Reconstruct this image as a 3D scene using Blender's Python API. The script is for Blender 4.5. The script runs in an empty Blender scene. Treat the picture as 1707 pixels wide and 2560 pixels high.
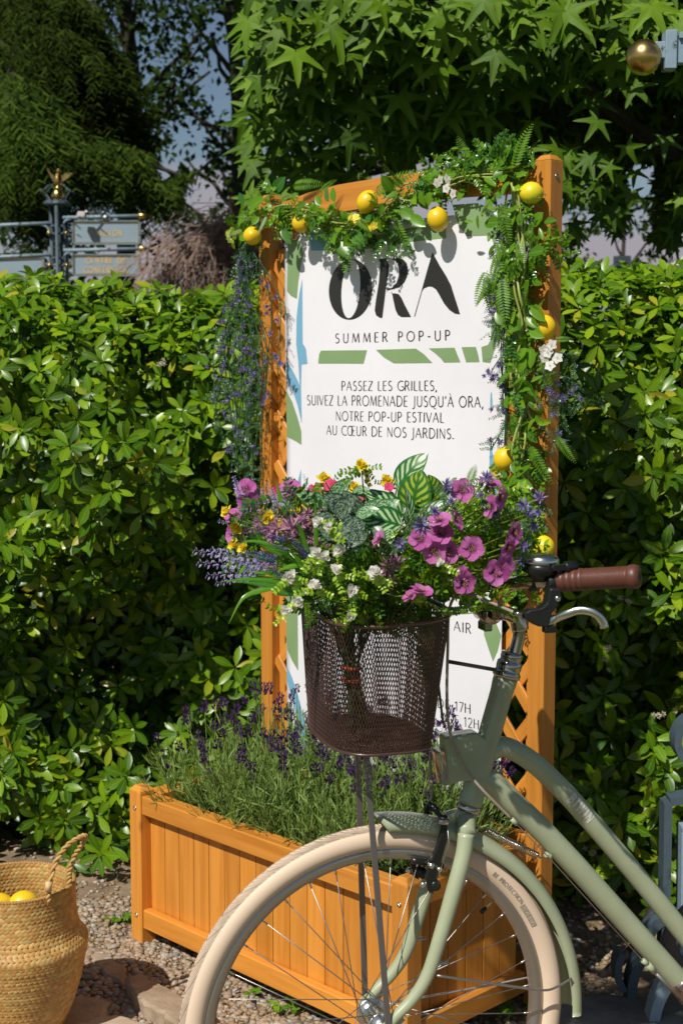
import bpy, math, random
import numpy as np
from mathutils import Vector, Matrix
from mathutils.geometry import tessellate_polygon
random.seed(7); RNG = np.random.default_rng(11)
R = math.radians
SC = bpy.context.scene
COL = SC.collection
# ------------------------------------------------------------------ camera, sky, sun, exposure
CAMH, PITCH, FPX = 1.479, R(5.70), 3556.0
cam = bpy.data.cameras.new('camera'); cam.sensor_fit = 'HORIZONTAL'; cam.sensor_width = 24.0; cam.lens = 50.0
cam.clip_end = 2000; cam.clip_start = .05
cam.dof.use_dof = True; cam.dof.focus_distance = 2.72; cam.dof.aperture_fstop = 8.0
camo = bpy.data.objects.new('camera', cam); COL.objects.link(camo)
camo.location = (0, 0, CAMH); camo.rotation_euler = (R(90) - PITCH, 0, 0); SC.camera = camo
SUNV = Vector((-.373, -.553, .745)).normalized()
SUN_EL = math.asin(SUNV.z); SUN_ROT = math.atan2(SUNV.x, SUNV.y)
W = bpy.data.worlds.new('World'); SC.world = W; W.use_nodes = True
nt = W.node_tree; N = nt.nodes; Lk = nt.links; N.clear()
wo = N.new('ShaderNodeOutputWorld'); bg = N.new('ShaderNodeBackground'); bg2 = N.new('ShaderNodeBackground')
sky = N.new('ShaderNodeTexSky'); sky.sky_type = 'NISHITA'; sky.sun_disc = False
sky.sun_elevation = SUN_EL; sky.sun_rotation = SUN_ROT; sky.air_density = 1.0; sky.dust_density = .6
bg.inputs[1].default_value = .058
Lk.new(sky.outputs[0], bg.inputs[0])
tc = N.new('ShaderNodeTexCoord'); sep = N.new('ShaderNodeSeparateXYZ'); Lk.new(tc.outputs['Generated'], sep.inputs[0])
mp = N.new('ShaderNodeMapping'); mp.inputs['Scale'].default_value = (1.6, 1.6, 5.0); Lk.new(tc.outputs['Generated'], mp.inputs[0])
nz = N.new('ShaderNodeTexNoise'); nz.inputs['Scale'].default_value = 2.2; nz.inputs['Detail'].default_value = 7; nz.inputs['Roughness'].default_value = .55
Lk.new(mp.outputs[0], nz.inputs['Vector'])
mr = N.new('ShaderNodeMapRange'); mr.inputs[1].default_value = .0; mr.inputs[2].default_value = .22; mr.inputs[3].default_value = .26; mr.inputs[4].default_value = -.2
Lk.new(sep.outputs[2], mr.inputs[0])
ad = N.new('ShaderNodeMath'); ad.operation = 'ADD'; Lk.new(nz.outputs[0], ad.inputs[0]); Lk.new(mr.outputs[0], ad.inputs[1])
cr = N.new('ShaderNodeMapRange'); cr.interpolation_type = 'SMOOTHSTEP'; cr.inputs[1].default_value = .47; cr.inputs[2].default_value = .62
Lk.new(ad.outputs[0], cr.inputs[0])
bg2.inputs[0].default_value = (.60, .56, .62, 1); bg2.inputs[1].default_value = .62
mx = N.new('ShaderNodeMixShader'); Lk.new(cr.outputs[0], mx.inputs[0]); Lk.new(bg.outputs[0], mx.inputs[1]); Lk.new(bg2.outputs[0], mx.inputs[2])
Lk.new(mx.outputs[0], wo.inputs[0])
sl = bpy.data.lights.new('sun', 'SUN'); sl.energy = 4.8; sl.angle = R(.55); sl.color = (1, .95, .87)
so = bpy.data.objects.new('sun', sl); COL.objects.link(so); so.rotation_euler = SUNV.to_track_quat('Z', 'Y').to_euler(); so.location = (-3, -5, 8)
SC.view_settings.view_transform = 'Standard'; SC.view_settings.look = 'None'
SC.view_settings.exposure = 0; SC.view_settings.gamma = 1; SC.view_settings.use_curve_mapping = False
try:
    SC.cycles.max_bounces = 7; SC.cycles.transparent_max_bounces = 8; SC.cycles.sample_clamp_indirect = 4
except Exception: pass

# ------------------------------------------------------------------ projection helpers
FW = Vector((0, math.cos(PITCH), -math.sin(PITCH))); UPV = Vector((0, math.sin(PITCH), math.cos(PITCH))); CP = Vector((0, 0, CAMH))
def ray(px, py): return FW + Vector((1, 0, 0)) * ((px - 853.5) / FPX) - UPV * ((py - 1280) / FPX)
def P(px, py, Y):
    d = ray(px, py); return CP + d * (Y / d.y)
def PL(px, py, o, n):
    d = ray(px, py); o = Vector(o); n = Vector(n); return CP + d * ((o - CP).dot(n) / d.dot(n))
def GR(px, py, z=0.0): return PL(px, py, (0, 0, z), (0, 0, 1))
def proj(v):
    v = Vector(v) - CP; t = v.dot(FW)
    return (853.5 + FPX * v.x / t, 1280 - FPX * v.dot(UPV) / t, t)

# ------------------------------------------------------------------ mesh accumulator
class B:
    def __init__(s): s.v = []; s.f = []; s.uv = []; s.n = 0; s.sm = []
    def add(s, v, f, uv=None, smooth=True):
        v = np.asarray(v, float).reshape(-1, 3); k = s.n; s.v.append(v); s.n += len(v)
        s.f += [tuple(int(i) + k for i in q) for q in f]
        if uv is None: uv = np.zeros((len(v), 2))
        s.uv.append(np.asarray(uv, float)); s.sm += [smooth] * len(f); return s
    def tube(s, pts, r, seg=8, caps=True, flat=1.0, up=None):
        pts = [Vector(p) for p in pts]; n = len(pts)
        if not hasattr(r, '__len__'): r = [r] * n
        vs = []; uv = []; L = 0
        t0 = (pts[1] - pts[0]).normalized()
        a = Vector(up) if up is not None else (Vector((0, 0, 1)) if abs(t0.z) < .9 else Vector((1, 0, 0)))
        a = (a - t0 * a.dot(t0)).normalized()
        for i, p in enumerate(pts):
            t = (pts[min(i + 1, n - 1)] - pts[max(i - 1, 0)]).normalized()
            a = (a - t * a.dot(t))
            a = a.normalized() if a.length > 1e-6 else t.orthogonal().normalized()
            b = t.cross(a)
            if i: L += (p - pts[i - 1]).length
            for k in range(seg):
                an = 2 * math.pi * k / seg
                vs.append(p + a * (math.cos(an) * r[i]) + b * (math.sin(an) * r[i] * flat)); uv.append((L, k / seg))
        f = [(i * seg + k, i * seg + (k + 1) % seg, (i + 1) * seg + (k + 1) % seg, (i + 1) * seg + k) for i in range(n - 1) for k in range(seg)]
        if caps: f += [tuple(range(seg - 1, -1, -1)), tuple((n - 1) * seg + k for k in range(seg))]
        return s.add([tuple(v) for v in vs], f, uv)
    def box(s, c, ax, ay, az, sx, sy, sz, bev=.0015):
        """box centred c, axes ax(long, grain) ay az, full sizes; small chamfer"""
        c = Vector(c); ax, ay, az = [Vector(q).normalized() for q in (ax, ay, az)]
        hx, hy, hz = sx / 2, sy / 2, sz / 2; b = min(bev, hx * .45, hy * .45, hz * .45)
        vs = []; idx = {}
        ru, rv = random.random() * 9, random.random() * 9
        uvs = []
        for ix in (-1, 1):
            for iy in (-1, 1):
                for iz in (-1, 1):
                    for m in range(3):
                        x, y, z = hx - (b if m != 0 else 0), hy - (b if m != 1 else 0), hz - (b if m != 2 else 0)
                        idx[(ix, iy, iz, m)] = len(vs)
                        vs.append(c + ax * ix * x + ay * iy * y + az * iz * z)
                        uvs.append((ru + ix * x, rv + iy * y + iz * z * .9))
        f = []
        for m, (o1, o2) in ((0, (1, 2)), (1, (2, 0)), (2, (0, 1))):
            for sg in (-1, 1):
                q = []
                for (a1, a2) in ((-1, -1), (1, -1), (1, 1), (-1, 1)):
                    k = [0, 0, 0]; k[m] = sg; k[o1] = a1; k[o2] = a2; q.append(idx[(k[0], k[1], k[2], m)])
                f.append(tuple(q if sg > 0 else q[::-1]))
        for m in range(3):       # edges parallel to axis m
            o1, o2 = (m + 1) % 3, (m + 2) % 3
            for s1 in (-1, 1):
                for s2 in (-1, 1):
                    k0 = [0, 0, 0]; k0[m] = -1; k0[o1] = s1; k0[o2] = s2; k1 = list(k0); k1[m] = 1
                    q = (idx[(*k0, o1)], idx[(*k1, o1)], idx[(*k1, o2)], idx[(*k0, o2)])
                    f.append(q if s1 * s2 > 0 else q[::-1])
        for ix in (-1, 1):
            for iy in (-1, 1):
                for iz in (-1, 1):
                    q = tuple(idx[(ix, iy, iz, m)] for m in range(3)); f.append(q if ix * iy * iz > 0 else q[::-1])
        # boxes flipped when the axes are left-handed
        if ax.cross(ay).dot(az) < 0: f = [q[::-1] for q in f]
        return s.add([tuple(v) for v in vs], f, uvs, smooth=False)
    def poly(s, pts, smooth=False):
        pts = [Vector(p) for p in pts]
        tr = tessellate_polygon([pts])
        return s.add([tuple(p) for p in pts], [tuple(t) for t in tr], None, smooth)
    def extrude(s, pts, d):
        """closed outline pts swept along vector d"""
        pts = [Vector(p) for p in pts]; d = Vector(d); n = len(pts)
        tr = [tuple(t) for t in tessellate_polygon([pts])]
        nn = Vector((0, 0, 0))
        for i in range(n): nn += pts[i].cross(pts[(i + 1) % n])
        t0 = tr[0]; nt_ = (pts[t0[1]] - pts[t0[0]]).cross(pts[t0[2]] - pts[t0[0]])
        if nt_.dot(nn) < 0: tr = [t[::-1] for t in tr]
        f = [t if nn.dot(d) < 0 else t[::-1] for t in tr] + [tuple(i + n for i in (t[::-1] if nn.dot(d) < 0 else t)) for t in tr]
        for i in range(n):
            j = (i + 1) % n; q = (i, j, j + n, i + n); f.append(q if nn.dot(d) > 0 else q[::-1])
        return s.add([tuple(p) for p in pts] + [tuple(p + d) for p in pts], f, None, False)
    def sphere(s, c, r, seg=16, rings=10, sc=(1, 1, 1), rot=None, tip=0):
        vs = []; uv = []
        for i in range(rings + 1):
            th = math.pi * i / rings
            for k in range(seg):
                ph = 2 * math.pi * k / seg
                z = math.cos(th); q = math.sin(th)
                zz = z * (1 + tip * (abs(z) ** 8))
                v = Vector((q * math.cos(ph) * sc[0], q * math.sin(ph) * sc[1], zz * sc[2])) * r
                if rot is not None: v = rot @ v
                vs.append(tuple(Vector(c) + v)); uv.append((k / seg, i / rings))
        f = []
        for i in range(rings):
            for k in range(seg):
                a, b_, c_, d = i * seg + k, i * seg + (k + 1) % seg, (i + 1) * seg + (k + 1) % seg, (i + 1) * seg + k
                f.append((a, d, c_) if i == 0 else ((a, d, b_) if i == rings - 1 else (a, d, c_, b_)))
        return s.add(vs, f, uv)
    def lathe(s, prof, c, axis=(0, 0, 1), seg=24, closed=False, sx=1, sy=1, xdir=None):
        ax = Vector(axis).normalized(); a = Vector(xdir) if xdir is not None else ax.orthogonal(); a = (a - ax * a.dot(ax)).normalized(); b = ax.cross(a)
        c = Vector(c); vs = []; uv = []; n = len(prof)
        for i, (r, h) in enumerate(prof):
            for k in range(seg):
                t = 2 * math.pi * k / seg
                vs.append(tuple(c + a * r * math.cos(t) * sx + b * r * math.sin(t) * sy + ax * h)); uv.append((k / seg, i / max(1, n - 1)))
        m = n if closed else n - 1
        f = [(i * seg + k, i * seg + (k + 1) % seg, ((i + 1) % n) * seg + (k + 1) % seg, ((i + 1) % n) * seg + k) for i in range(m) for k in range(seg)]
        if not closed:
            if prof[0][0] > 1e-5: f.append(tuple(range(seg - 1, -1, -1)))
            if prof[-1][0] > 1e-5: f.append(tuple((n - 1) * seg + k for k in range(seg)))
        return s.add(vs, f, uv)
    def inst(s, T, mats):
        """numpy instancing of template T=(v,f,uv) at a list of 4x4 matrices"""
        v, f, uv = T
        if len(mats) == 0: return s
        A = np.array([np.array(m) for m in mats]); v = np.asarray(v, float)
        o = np.einsum('nij,vj->nvi', A[:, :3, :3], v) + A[:, None, :3, 3]
        n = len(v); k = s.n; s.v.append(o.reshape(-1, 3)); s.uv.append(np.tile(np.asarray(uv, float), (len(A), 1)))
        for j in range(len(A)):
            s.f += [tuple(i + k + j * n for i in q) for q in f]
        s.sm += [True] * (len(f) * len(A)); s.n += n * len(A); return s
    def mesh(s, name, origin=(0, 0, 0)):
        me = bpy.data.meshes.new(name)
        v = np.concatenate(s.v) - np.array(origin); uv = np.concatenate(s.uv)
        me.vertices.add(len(v)); me.vertices.foreach_set('co', v.astype(np.float32).ravel())
        ln = np.fromiter((len(q) for q in s.f), np.int32, len(s.f)); li = np.fromiter((i for q in s.f for i in q), np.int32, int(ln.sum()))
        me.loops.add(len(li)); me.loops.foreach_set('vertex_index', li)
        me.polygons.add(len(ln)); st = np.zeros(len(ln), np.int32); st[1:] = np.cumsum(ln)[:-1]
        me.polygons.foreach_set('loop_start', st); me.polygons.foreach_set('loop_total', ln)
        me.polygons.foreach_set('use_smooth', np.array(s.sm, bool))
        u = me.uv_layers.new(name='UVMap'); u.data.foreach_set('uv', uv[li].astype(np.float32).ravel())
        me.update(calc_edges=True); me.validate(); return me

WLOC = {}
def link(o, parent=None, wl=(0, 0, 0)):
    COL.objects.link(o); WLOC[o.name] = Vector(wl)
    if parent is not None: o.parent = parent
    return o
def base_origin(b):
    v = np.concatenate(b.v); return Vector(((v[:, 0].min() + v[:, 0].max()) / 2, (v[:, 1].min() + v[:, 1].max()) / 2, v[:, 2].min()))
def obj(name, b, m, parent=None):
    v = np.concatenate(b.v)
    o0 = Vector(v.mean(0)) if parent is not None else base_origin(b)
    me = b.mesh(name, o0); me.materials.append(m)
    o = bpy.data.objects.new(name, me)
    if name == 'stems': o['kind'] = 'stuff'
    o.location = o0 - (WLOC[parent.name] if parent is not None else Vector((0, 0, 0)))
    return link(o, parent, o0)
def shared(name, me, M4, parent=None):
    """object sharing mesh data me, placed at world matrix M4"""
    o = bpy.data.objects.new(name, me); link(o, parent, M4.translation)
    L = M4.copy()
    if parent is not None: L.translation = L.translation - WLOC[parent.name]
    o.matrix_local = L if parent is None else L
    return o
def tm(T, name, m):
    b = B(); b.add(T[0], T[1], T[2]); me = b.mesh(name); me.materials.append(m); return me
def tag(o, label=None, cat=None, group=None, kind=None):
    if label: o['label'] = label
    if cat: o['category'] = cat
    if group: o['group'] = group
    if kind: o['kind'] = kind
    return o
def thing(name, loc, label, cat, group=None):
    o = bpy.data.objects.new(name, None); o.empty_display_size = .05; o.location = loc; link(o, None, loc); return tag(o, label, cat, group)
def frame(y, n, loc, s=1.0, sx=None, roll=0.0):
    """matrix whose local +Y is y, local +Z close to n"""
    y = Vector(y).normalized(); n = Vector(n); x = y.cross(n)
    if x.length < 1e-5: x = y.orthogonal()
    x.normalize(); z = x.cross(y)
    if roll:
        q = Matrix.Rotation(roll, 3, y); x = q @ x; z = q @ z
    m = Matrix.Identity(4)
    k = s if sx is None else sx
    for i in range(3): m[i][0] = x[i] * k; m[i][1] = y[i] * s; m[i][2] = z[i] * s; m[i][3] = loc[i]
    return m
def rv(k=1.0): return Vector((random.gauss(0, 1), random.gauss(0, 1), random.gauss(0, 1))) * k
def catmull(pts, k=6):
    pts = [Vector(p) for p in pts]; q = [pts[0] * 2 - pts[1]] + pts + [pts[-1] * 2 - pts[-2]]; out = []
    for i in range(1, len(q) - 2):
        for j in range(k):
            t = j / k; a, b, c, d = q[i - 1], q[i], q[i + 1], q[i + 2]
            out.append(.5 * ((2 * b) + (c - a) * t + (2 * a - 5 * b + 4 * c - d) * t * t + (3 * b - a - 3 * c + d) * t ** 3))
    out.append(pts[-1]); return out

# ------------------------------------------------------------------ materials
def nodes(name):
    m = bpy.data.materials.new(name); m.use_nodes = True; t = m.node_tree; return m, t, t.nodes, t.links, t.nodes['Principled BSDF']
def nd(N, kind, **kw):
    n = N.new(kind)
    for k, v in kw.items():
        if k.startswith('i_'): n.inputs[k[2:] if not k[2:].isdigit() else int(k[2:])].default_value = v
        else: setattr(n, k, v)
    return n
def c4(c): return (c[0], c[1], c[2], 1)
def M(name, col, rough=.5, metal=0, spec=.5, noise=0, nscale=30, bump=0, bscale=60, coat=0, col2=None, thr=None):
    m, t, N, L, p = nodes(name)
    p.inputs['Roughness'].default_value = rough; p.inputs['Metallic'].default_value = metal
    p.inputs['Specular IOR Level'].default_value = spec; p.inputs['Coat Weight'].default_value = coat; p.inputs['Coat Roughness'].default_value = .15
    p.inputs['Base Color'].default_value = c4(col)
    tc = nd(N, 'ShaderNodeTexCoord')
    if noise or col2:
        c2 = col2 or [x * (1 - noise) for x in col]
        nz = nd(N, 'ShaderNodeTexNoise', i_Scale=nscale, i_Detail=6, i_Roughness=.6); L.new(tc.outputs['Object'], nz.inputs['Vector'])
        mr = nd(N, 'ShaderNodeMapRange'); a, b = thr or (.35, .65); mr.inputs[1].default_value = a; mr.inputs[2].default_value = b
        L.new(nz.outputs[0], mr.inputs[0]); mx = nd(N, 'ShaderNodeMix', data_type='RGBA'); L.new(mr.outputs[0], mx.inputs[0])
        mx.inputs[6].default_value = c4(col); mx.inputs[7].default_value = c4(c2); L.new(mx.outputs[2], p.inputs['Base Color'])
    if bump:
        nb = nd(N, 'ShaderNodeTexNoise', i_Scale=bscale, i_Detail=5); L.new(tc.outputs['Object'], nb.inputs['Vector'])
        bm = nd(N, 'ShaderNodeBump', i_Strength=bump, i_Distance=.004); L.new(nb.outputs[0], bm.inputs['Height']); L.new(bm.outputs[0], p.inputs['Normal'])
    return m
def rnd_node(N, L):
    """one random number per leaf: per island inside a joined mesh plus per object"""
    g = nd(N, 'ShaderNodeNewGeometry'); oi = nd(N, 'ShaderNodeObjectInfo'); a = nd(N, 'ShaderNodeMath', operation='ADD')
    L.new(g.outputs['Random Per Island'], a.inputs[0]); L.new(oi.outputs['Random'], a.inputs[1])
    f = nd(N, 'ShaderNodeMath', operation='FRACT'); L.new(a.outputs[0], f.inputs[0]); return f.outputs[0]
def LM(name, cols, rough=.35, tr=.3, vein=.25, spec=.5, coat=0, veincol=None, trcol=None, back=1.25, hue=.5, centre=None):
    m, t, N, L, p = nodes(name)
    p.inputs['Roughness'].default_value = rough; p.inputs['Specular IOR Level'].default_value = spec; p.inputs['Coat Weight'].default_value = coat; p.inputs['Coat Roughness'].default_value = .2
    r = rnd_node(N, L); ramp = nd(N, 'ShaderNodeValToRGB'); L.new(r, ramp.inputs[0]); e = ramp.color_ramp.elements
    for i, c in enumerate(cols):
        pos = i / max(1, len(cols) - 1)
        if i < 2 and i < len(e): e[i].position = pos; e[i].color = c4(c)
        else:
            x = e.new(pos); x.color = c4(c)
    if len(cols) == 1: e[1].color = c4(cols[0])
    col = ramp.outputs[0]
    if vein:
        uv = nd(N, 'ShaderNodeUVMap'); sx = nd(N, 'ShaderNodeSeparateXYZ'); L.new(uv.outputs[0], sx.inputs[0])
        s1 = nd(N, 'ShaderNodeMath', operation='SUBTRACT'); s1.inputs[1].default_value = .5; L.new(sx.outputs[0], s1.inputs[0])
        ab = nd(N, 'ShaderNodeMath', operation='ABSOLUTE'); L.new(s1.outputs[0], ab.inputs[0])
        mr = nd(N, 'ShaderNodeMapRange'); mr.inputs[1].default_value = .02; mr.inputs[2].default_value = .07; mr.inputs[3].default_value = vein; mr.inputs[4].default_value = 0; L.new(ab.outputs[0], mr.inputs[0])
        mx = nd(N, 'ShaderNodeMix', data_type='RGBA'); L.new(mr.outputs[0], mx.inputs[0]); L.new(col, mx.inputs[6]); mx.inputs[7].default_value = c4(veincol or (.35, .5, .12)); col = mx.outputs[2]
    if centre:
        uv2 = nd(N, 'ShaderNodeUVMap'); s2 = nd(N, 'ShaderNodeSeparateXYZ'); L.new(uv2.outputs[0], s2.inputs[0])
        m2 = nd(N, 'ShaderNodeMapRange'); m2.inputs[1].default_value = .12; m2.inputs[2].default_value = .48; m2.inputs[3].default_value = .9; m2.inputs[4].default_value = 0; L.new(s2.outputs[1], m2.inputs[0])
        x2 = nd(N, 'ShaderNodeMix', data_type='RGBA'); L.new(m2.outputs[0], x2.inputs[0]); L.new(col, x2.inputs[6]); x2.inputs[7].default_value = c4(centre); col = x2.outputs[2]
    L.new(col, p.inputs['Base Color'])
    if tr:
        tl = nd(N, 'ShaderNodeBsdfTranslucent'); hs = nd(N, 'ShaderNodeHueSaturation'); hs.inputs['Value'].default_value = back; hs.inputs['Hue'].default_value = hue; L.new(col, hs.inputs['Color']); L.new(hs.outputs[0], tl.inputs[0])
        ms = nd(N, 'ShaderNodeMixShader'); ms.inputs[0].default_value = tr; L.new(p.outputs[0], ms.inputs[1]); L.new(tl.outputs[0], ms.inputs[2])
        L.new(ms.outputs[0], N['Material Output'].inputs[0])
    return m
def wood(name, c1, c2, c3):
    m, t, N, L, p = nodes(name)
    uv = nd(N, 'ShaderNodeUVMap'); r = nd(N, 'ShaderNodeObjectInfo'); 
    mp = nd(N, 'ShaderNodeMapping'); mp.inputs['Scale'].default_value = (2.2, 42, 1); L.new(uv.outputs[0], mp.inputs[0])
    off = nd(N, 'ShaderNodeCombineXYZ'); mu = nd(N, 'ShaderNodeMath', operation='MULTIPLY'); mu.inputs[1].default_value = 37; L.new(r.outputs['Random'], mu.inputs[0]); L.new(mu.outputs[0], off.inputs[0]); L.new(off.outputs[0], mp.inputs['Location'])
    n1 = nd(N, 'ShaderNodeTexNoise', i_Scale=1, i_Detail=5, i_Roughness=.6, i_Distortion=.4); L.new(mp.outputs[0], n1.inputs['Vector'])
    ra = nd(N, 'ShaderNodeValToRGB'); e = ra.color_ramp.elements; e[0].position = .33; e[0].color = c4(c2); e[1].position = .58; e[1].color = c4(c1); L.new(n1.outputs[0], ra.inputs[0])
    # knots
    mp2 = nd(N, 'ShaderNodeMapping'); mp2.inputs['Scale'].default_value = (7, 13, 1); L.new(uv.outputs[0], mp2.inputs[0]); L.new(off.outputs[0], mp2.inputs['Location'])
    vo = nd(N, 'ShaderNodeTexVoronoi', i_Scale=1.0, i_Randomness=1.0); L.new(mp2.outputs[0], vo.inputs['Vector'])
    mk = nd(N, 'ShaderNodeMapRange'); mk.inputs[1].default_value = .05; mk.inputs[2].default_value = .16; mk.inputs[3].default_value = .8; mk.inputs[4].default_value = 0; L.new(vo.outputs['Distance'], mk.inputs[0])
    se = nd(N, 'ShaderNodeSeparateColor'); L.new(vo.outputs['Color'], se.inputs[0]); gt = nd(N, 'ShaderNodeMath', operation='GREATER_THAN'); gt.inputs[1].default_value = .60; L.new(se.outputs[0], gt.inputs[0])
    mm = nd(N, 'ShaderNodeMath', operation='MULTIPLY'); L.new(mk.outputs[0], mm.inputs[0]); L.new(gt.outputs[0], mm.inputs[1])
    mx = nd(N, 'ShaderNodeMix', data_type='RGBA'); L.new(mm.outputs[0], mx.inputs[0]); L.new(ra.outputs[0], mx.inputs[6]); mx.inputs[7].default_value = c4(c3)
    # one tone per board
    hs = nd(N, 'ShaderNodeHueSaturation'); va = nd(N, 'ShaderNodeMapRange'); va.inputs[3].default_value = .86; va.inputs[4].default_value = 1.12; L.new(r.outputs['Random'], va.inputs[0]); L.new(va.outputs[0], hs.inputs['Value']); L.new(mx.outputs[2], hs.inputs['Color'])
    L.new(hs.outputs[0], p.inputs['Base Color']); p.inputs['Roughness'].default_value = .42; p.inputs['Specular IOR Level'].default_value = .4
    bm = nd(N, 'ShaderNodeBump', i_Strength=.25, i_Distance=.001); L.new(n1.outputs[0], bm.inputs['Height']); L.new(bm.outputs[0], p.inputs['Normal'])
    return m
WOOD = wood('varnished_wood', (.62, .255, .040), (.50, .185, .022), (.19, .06, .012))
BANNER = M('banner_vinyl', (.80, .79, .82), .45, noise=.04, nscale=7)
INK = M('black_ink', (.022, .021, .018), .55)
GREENP = M('green_print', (.225, .345, .15), .5, noise=.08, nscale=9)
BLUEP = M('blue_print', (.175, .40, .56), .5)
BRASS = M('brass', (.72, .50, .18), .22, 1)
STEEL = M('chrome_steel', (.50, .455, .40), .13, 1)
STAIN = M('brushed_steel', (.50, .47, .43), .45, 1)
ALU = M('polished_aluminium', (.74, .72, .68), .24, 1)
DSTEEL = M('dull_steel_stay', (.19, .17, .16), .45, .6)
BLACKP = M('black_plastic', (.012, .012, .012), .3)
RUBBER = M('brown_rubber_grip', (.12, .042, .026), .45, noise=.15, nscale=80)
SAGE = M('sage_paint', (.385, .43, .275), .35, coat=.3, noise=.12, nscale=11)
CABLE = M('cable_housing', (.30, .26, .20), .4)
TEXTG = M('pale_print', (.62, .62, .55), .4)
TEXTD = M('grey_print', (.30, .26, .21), .6)
def tyre_mat():
    m, t, N, L, p = nodes('cream_rubber')
    uv = nd(N, 'ShaderNodeUVMap'); sx = nd(N, 'ShaderNodeSeparateXYZ'); L.new(uv.outputs[0], sx.inputs[0])
    s1 = nd(N, 'ShaderNodeMath', operation='SUBTRACT'); s1.inputs[1].default_value = .5; L.new(sx.outputs[1], s1.inputs[0]); ab = nd(N, 'ShaderNodeMath', operation='ABSOLUTE'); L.new(s1.outputs[0], ab.inputs[0])
    # tread arcs: waves bent with distance from the centre line
    a = nd(N, 'ShaderNodeMath', operation='MULTIPLY'); a.inputs[1].default_value = 46; L.new(sx.outputs[0], a.inputs[0])
    q = nd(N, 'ShaderNodeMath', operation='POWER'); q.inputs[1].default_value = 1.7; L.new(ab.outputs[0], q.inputs[0]); q2 = nd(N, 'ShaderNodeMath', operation='MULTIPLY'); q2.inputs[1].default_value = 30; L.new(q.outputs[0], q2.inputs[0])
    s = nd(N, 'ShaderNodeMath', operation='ADD'); L.new(a.outputs[0], s.inputs[0]); L.new(q2.outputs[0], s.inputs[1])
    fr = nd(N, 'ShaderNodeMath', operation='FRACT'); L.new(s.outputs[0], fr.inputs[0])
    fr3 = nd(N, 'ShaderNodeMath', operation='MULTIPLY'); fr3.inputs[1].default_value = 31.4; L.new(fr.outputs[0], fr3.inputs[0]); sn = nd(N, 'ShaderNodeMath', operation='SINE'); L.new(fr3.outputs[0], sn.inputs[0])
    g = nd(N, 'ShaderNodeMapRange'); g.inputs[1].default_value = .0; g.inputs[2].default_value = .1; L.new(fr.outputs[0], g.inputs[0])
    h = nd(N, 'ShaderNodeMath', operation='MULTIPLY_ADD'); h.inputs[1].default_value = .22; L.new(sn.outputs[0], h.inputs[0]); L.new(g.outputs[0], h.inputs[2])
    mk = nd(N, 'ShaderNodeMapRange'); mk.inputs[1].default_value = .115; mk.inputs[2].default_value = .13; mk.inputs[3].default_value = 1; mk.inputs[4].default_value = 0; L.new(ab.outputs[0], mk.inputs[0])
    hm = nd(N, 'ShaderNodeMath', operation='MULTIPLY'); L.new(h.outputs[0], hm.inputs[0]); L.new(mk.outputs[0], hm.inputs[1])
    bm = nd(N, 'ShaderNodeBump', i_Strength=.8, i_Distance=.007); L.new(hm.outputs[0], bm.inputs['Height']); L.new(bm.outputs[0], p.inputs['Normal'])
    tcx = nd(N, 'ShaderNodeTexCoord'); nz = nd(N, 'ShaderNodeTexNoise', i_Scale=18, i_Detail=7, i_Roughness=.65); L.new(tcx.outputs['Object'], nz.inputs['Vector'])
    d = nd(N, 'ShaderNodeMapRange'); d.inputs[1].default_value = .48; d.inputs[2].default_value = .72; d.inputs[3].default_value = .1; d.inputs[4].default_value = .8; L.new(nz.outputs[0], d.inputs[0])
    dd = nd(N, 'ShaderNodeMath', operation='MULTIPLY'); L.new(d.outputs[0], dd.inputs[0]); L.new(mk.outputs[0], dd.inputs[1])
    mx = nd(N, 'ShaderNodeMix', data_type='RGBA'); L.new(dd.outputs[0], mx.inputs[0]); mx.inputs[6].default_value = (.74, .575, .42, 1); mx.inputs[7].default_value = (.36, .27, .20, 1); L.new(mx.outputs[2], p.inputs['Base Color'])
    p.inputs['Roughness'].default_value = .55; return m
TYRE = tyre_mat()
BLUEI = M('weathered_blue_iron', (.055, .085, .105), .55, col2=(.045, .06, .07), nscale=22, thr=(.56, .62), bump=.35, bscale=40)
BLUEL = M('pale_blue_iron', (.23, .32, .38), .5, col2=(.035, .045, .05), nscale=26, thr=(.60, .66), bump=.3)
GOLD = M('gilded_metal', (.72, .47, .16), .28, 1, noise=.25, nscale=40, bump=.06, bscale=90)
LEMON = M('lemon_skin', (.86, .56, .012), .38, noise=.10, nscale=5, bump=.10, bscale=260, spec=.5)
LEMON2 = M('green_tinged_lemon_skin', (.84, .62, .014), .36, col2=(.55, .60, .03), nscale=9, thr=(.52, .72), bump=.10, bscale=260)
SOIL = M('soil', (.035, .022, .014), .9, noise=.6, nscale=60, bump=.9, bscale=90)
BARK = M('bark', (.055, .04, .028), .85, noise=.5, nscale=30, bump=.8, bscale=40)
STEMG = M('green_stem', (.16, .22, .035), .45); STEML = M('pale_vine_stem', (.33, .38, .09), .4)
WHITEPL = M('white_paint', (.78, .78, .76), .4)
HEDGEL = LM('hedge_leaf', [(.028, .08, .002), (.065, .16, .003), (.14, .27, .004), (.24, .38, .006), (.04, .11, .003), (.09, .20, .003), (.19, .32, .006), (.035, .095, .003), (.07, .17, .003), (.20, .34, .006), (.03, .085, .002), (.12, .24, .004), (.05, .13, .003), (.25, .38, .01), (.36, .33, .025)], .32, .23, .25, .36, hue=.488)
GUML = LM('sweetgum_leaf', [(.028, .07, .003), (.08, .17, .005), (.14, .25, .008), (.04, .095, .004), (.11, .21, .006)], .55, .2, .2, .2, hue=.485, veincol=(.2, .3, .08))
CONIF2 = LM('sunlit_conifer_needles', [(.012, .028, .004), (.035, .065, .006), (.08, .13, .014), (.018, .038, .005)], .8, .2, 0, spec=.08)  # lighter copy of the conifer needles, sunlight painted into the colour
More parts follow.
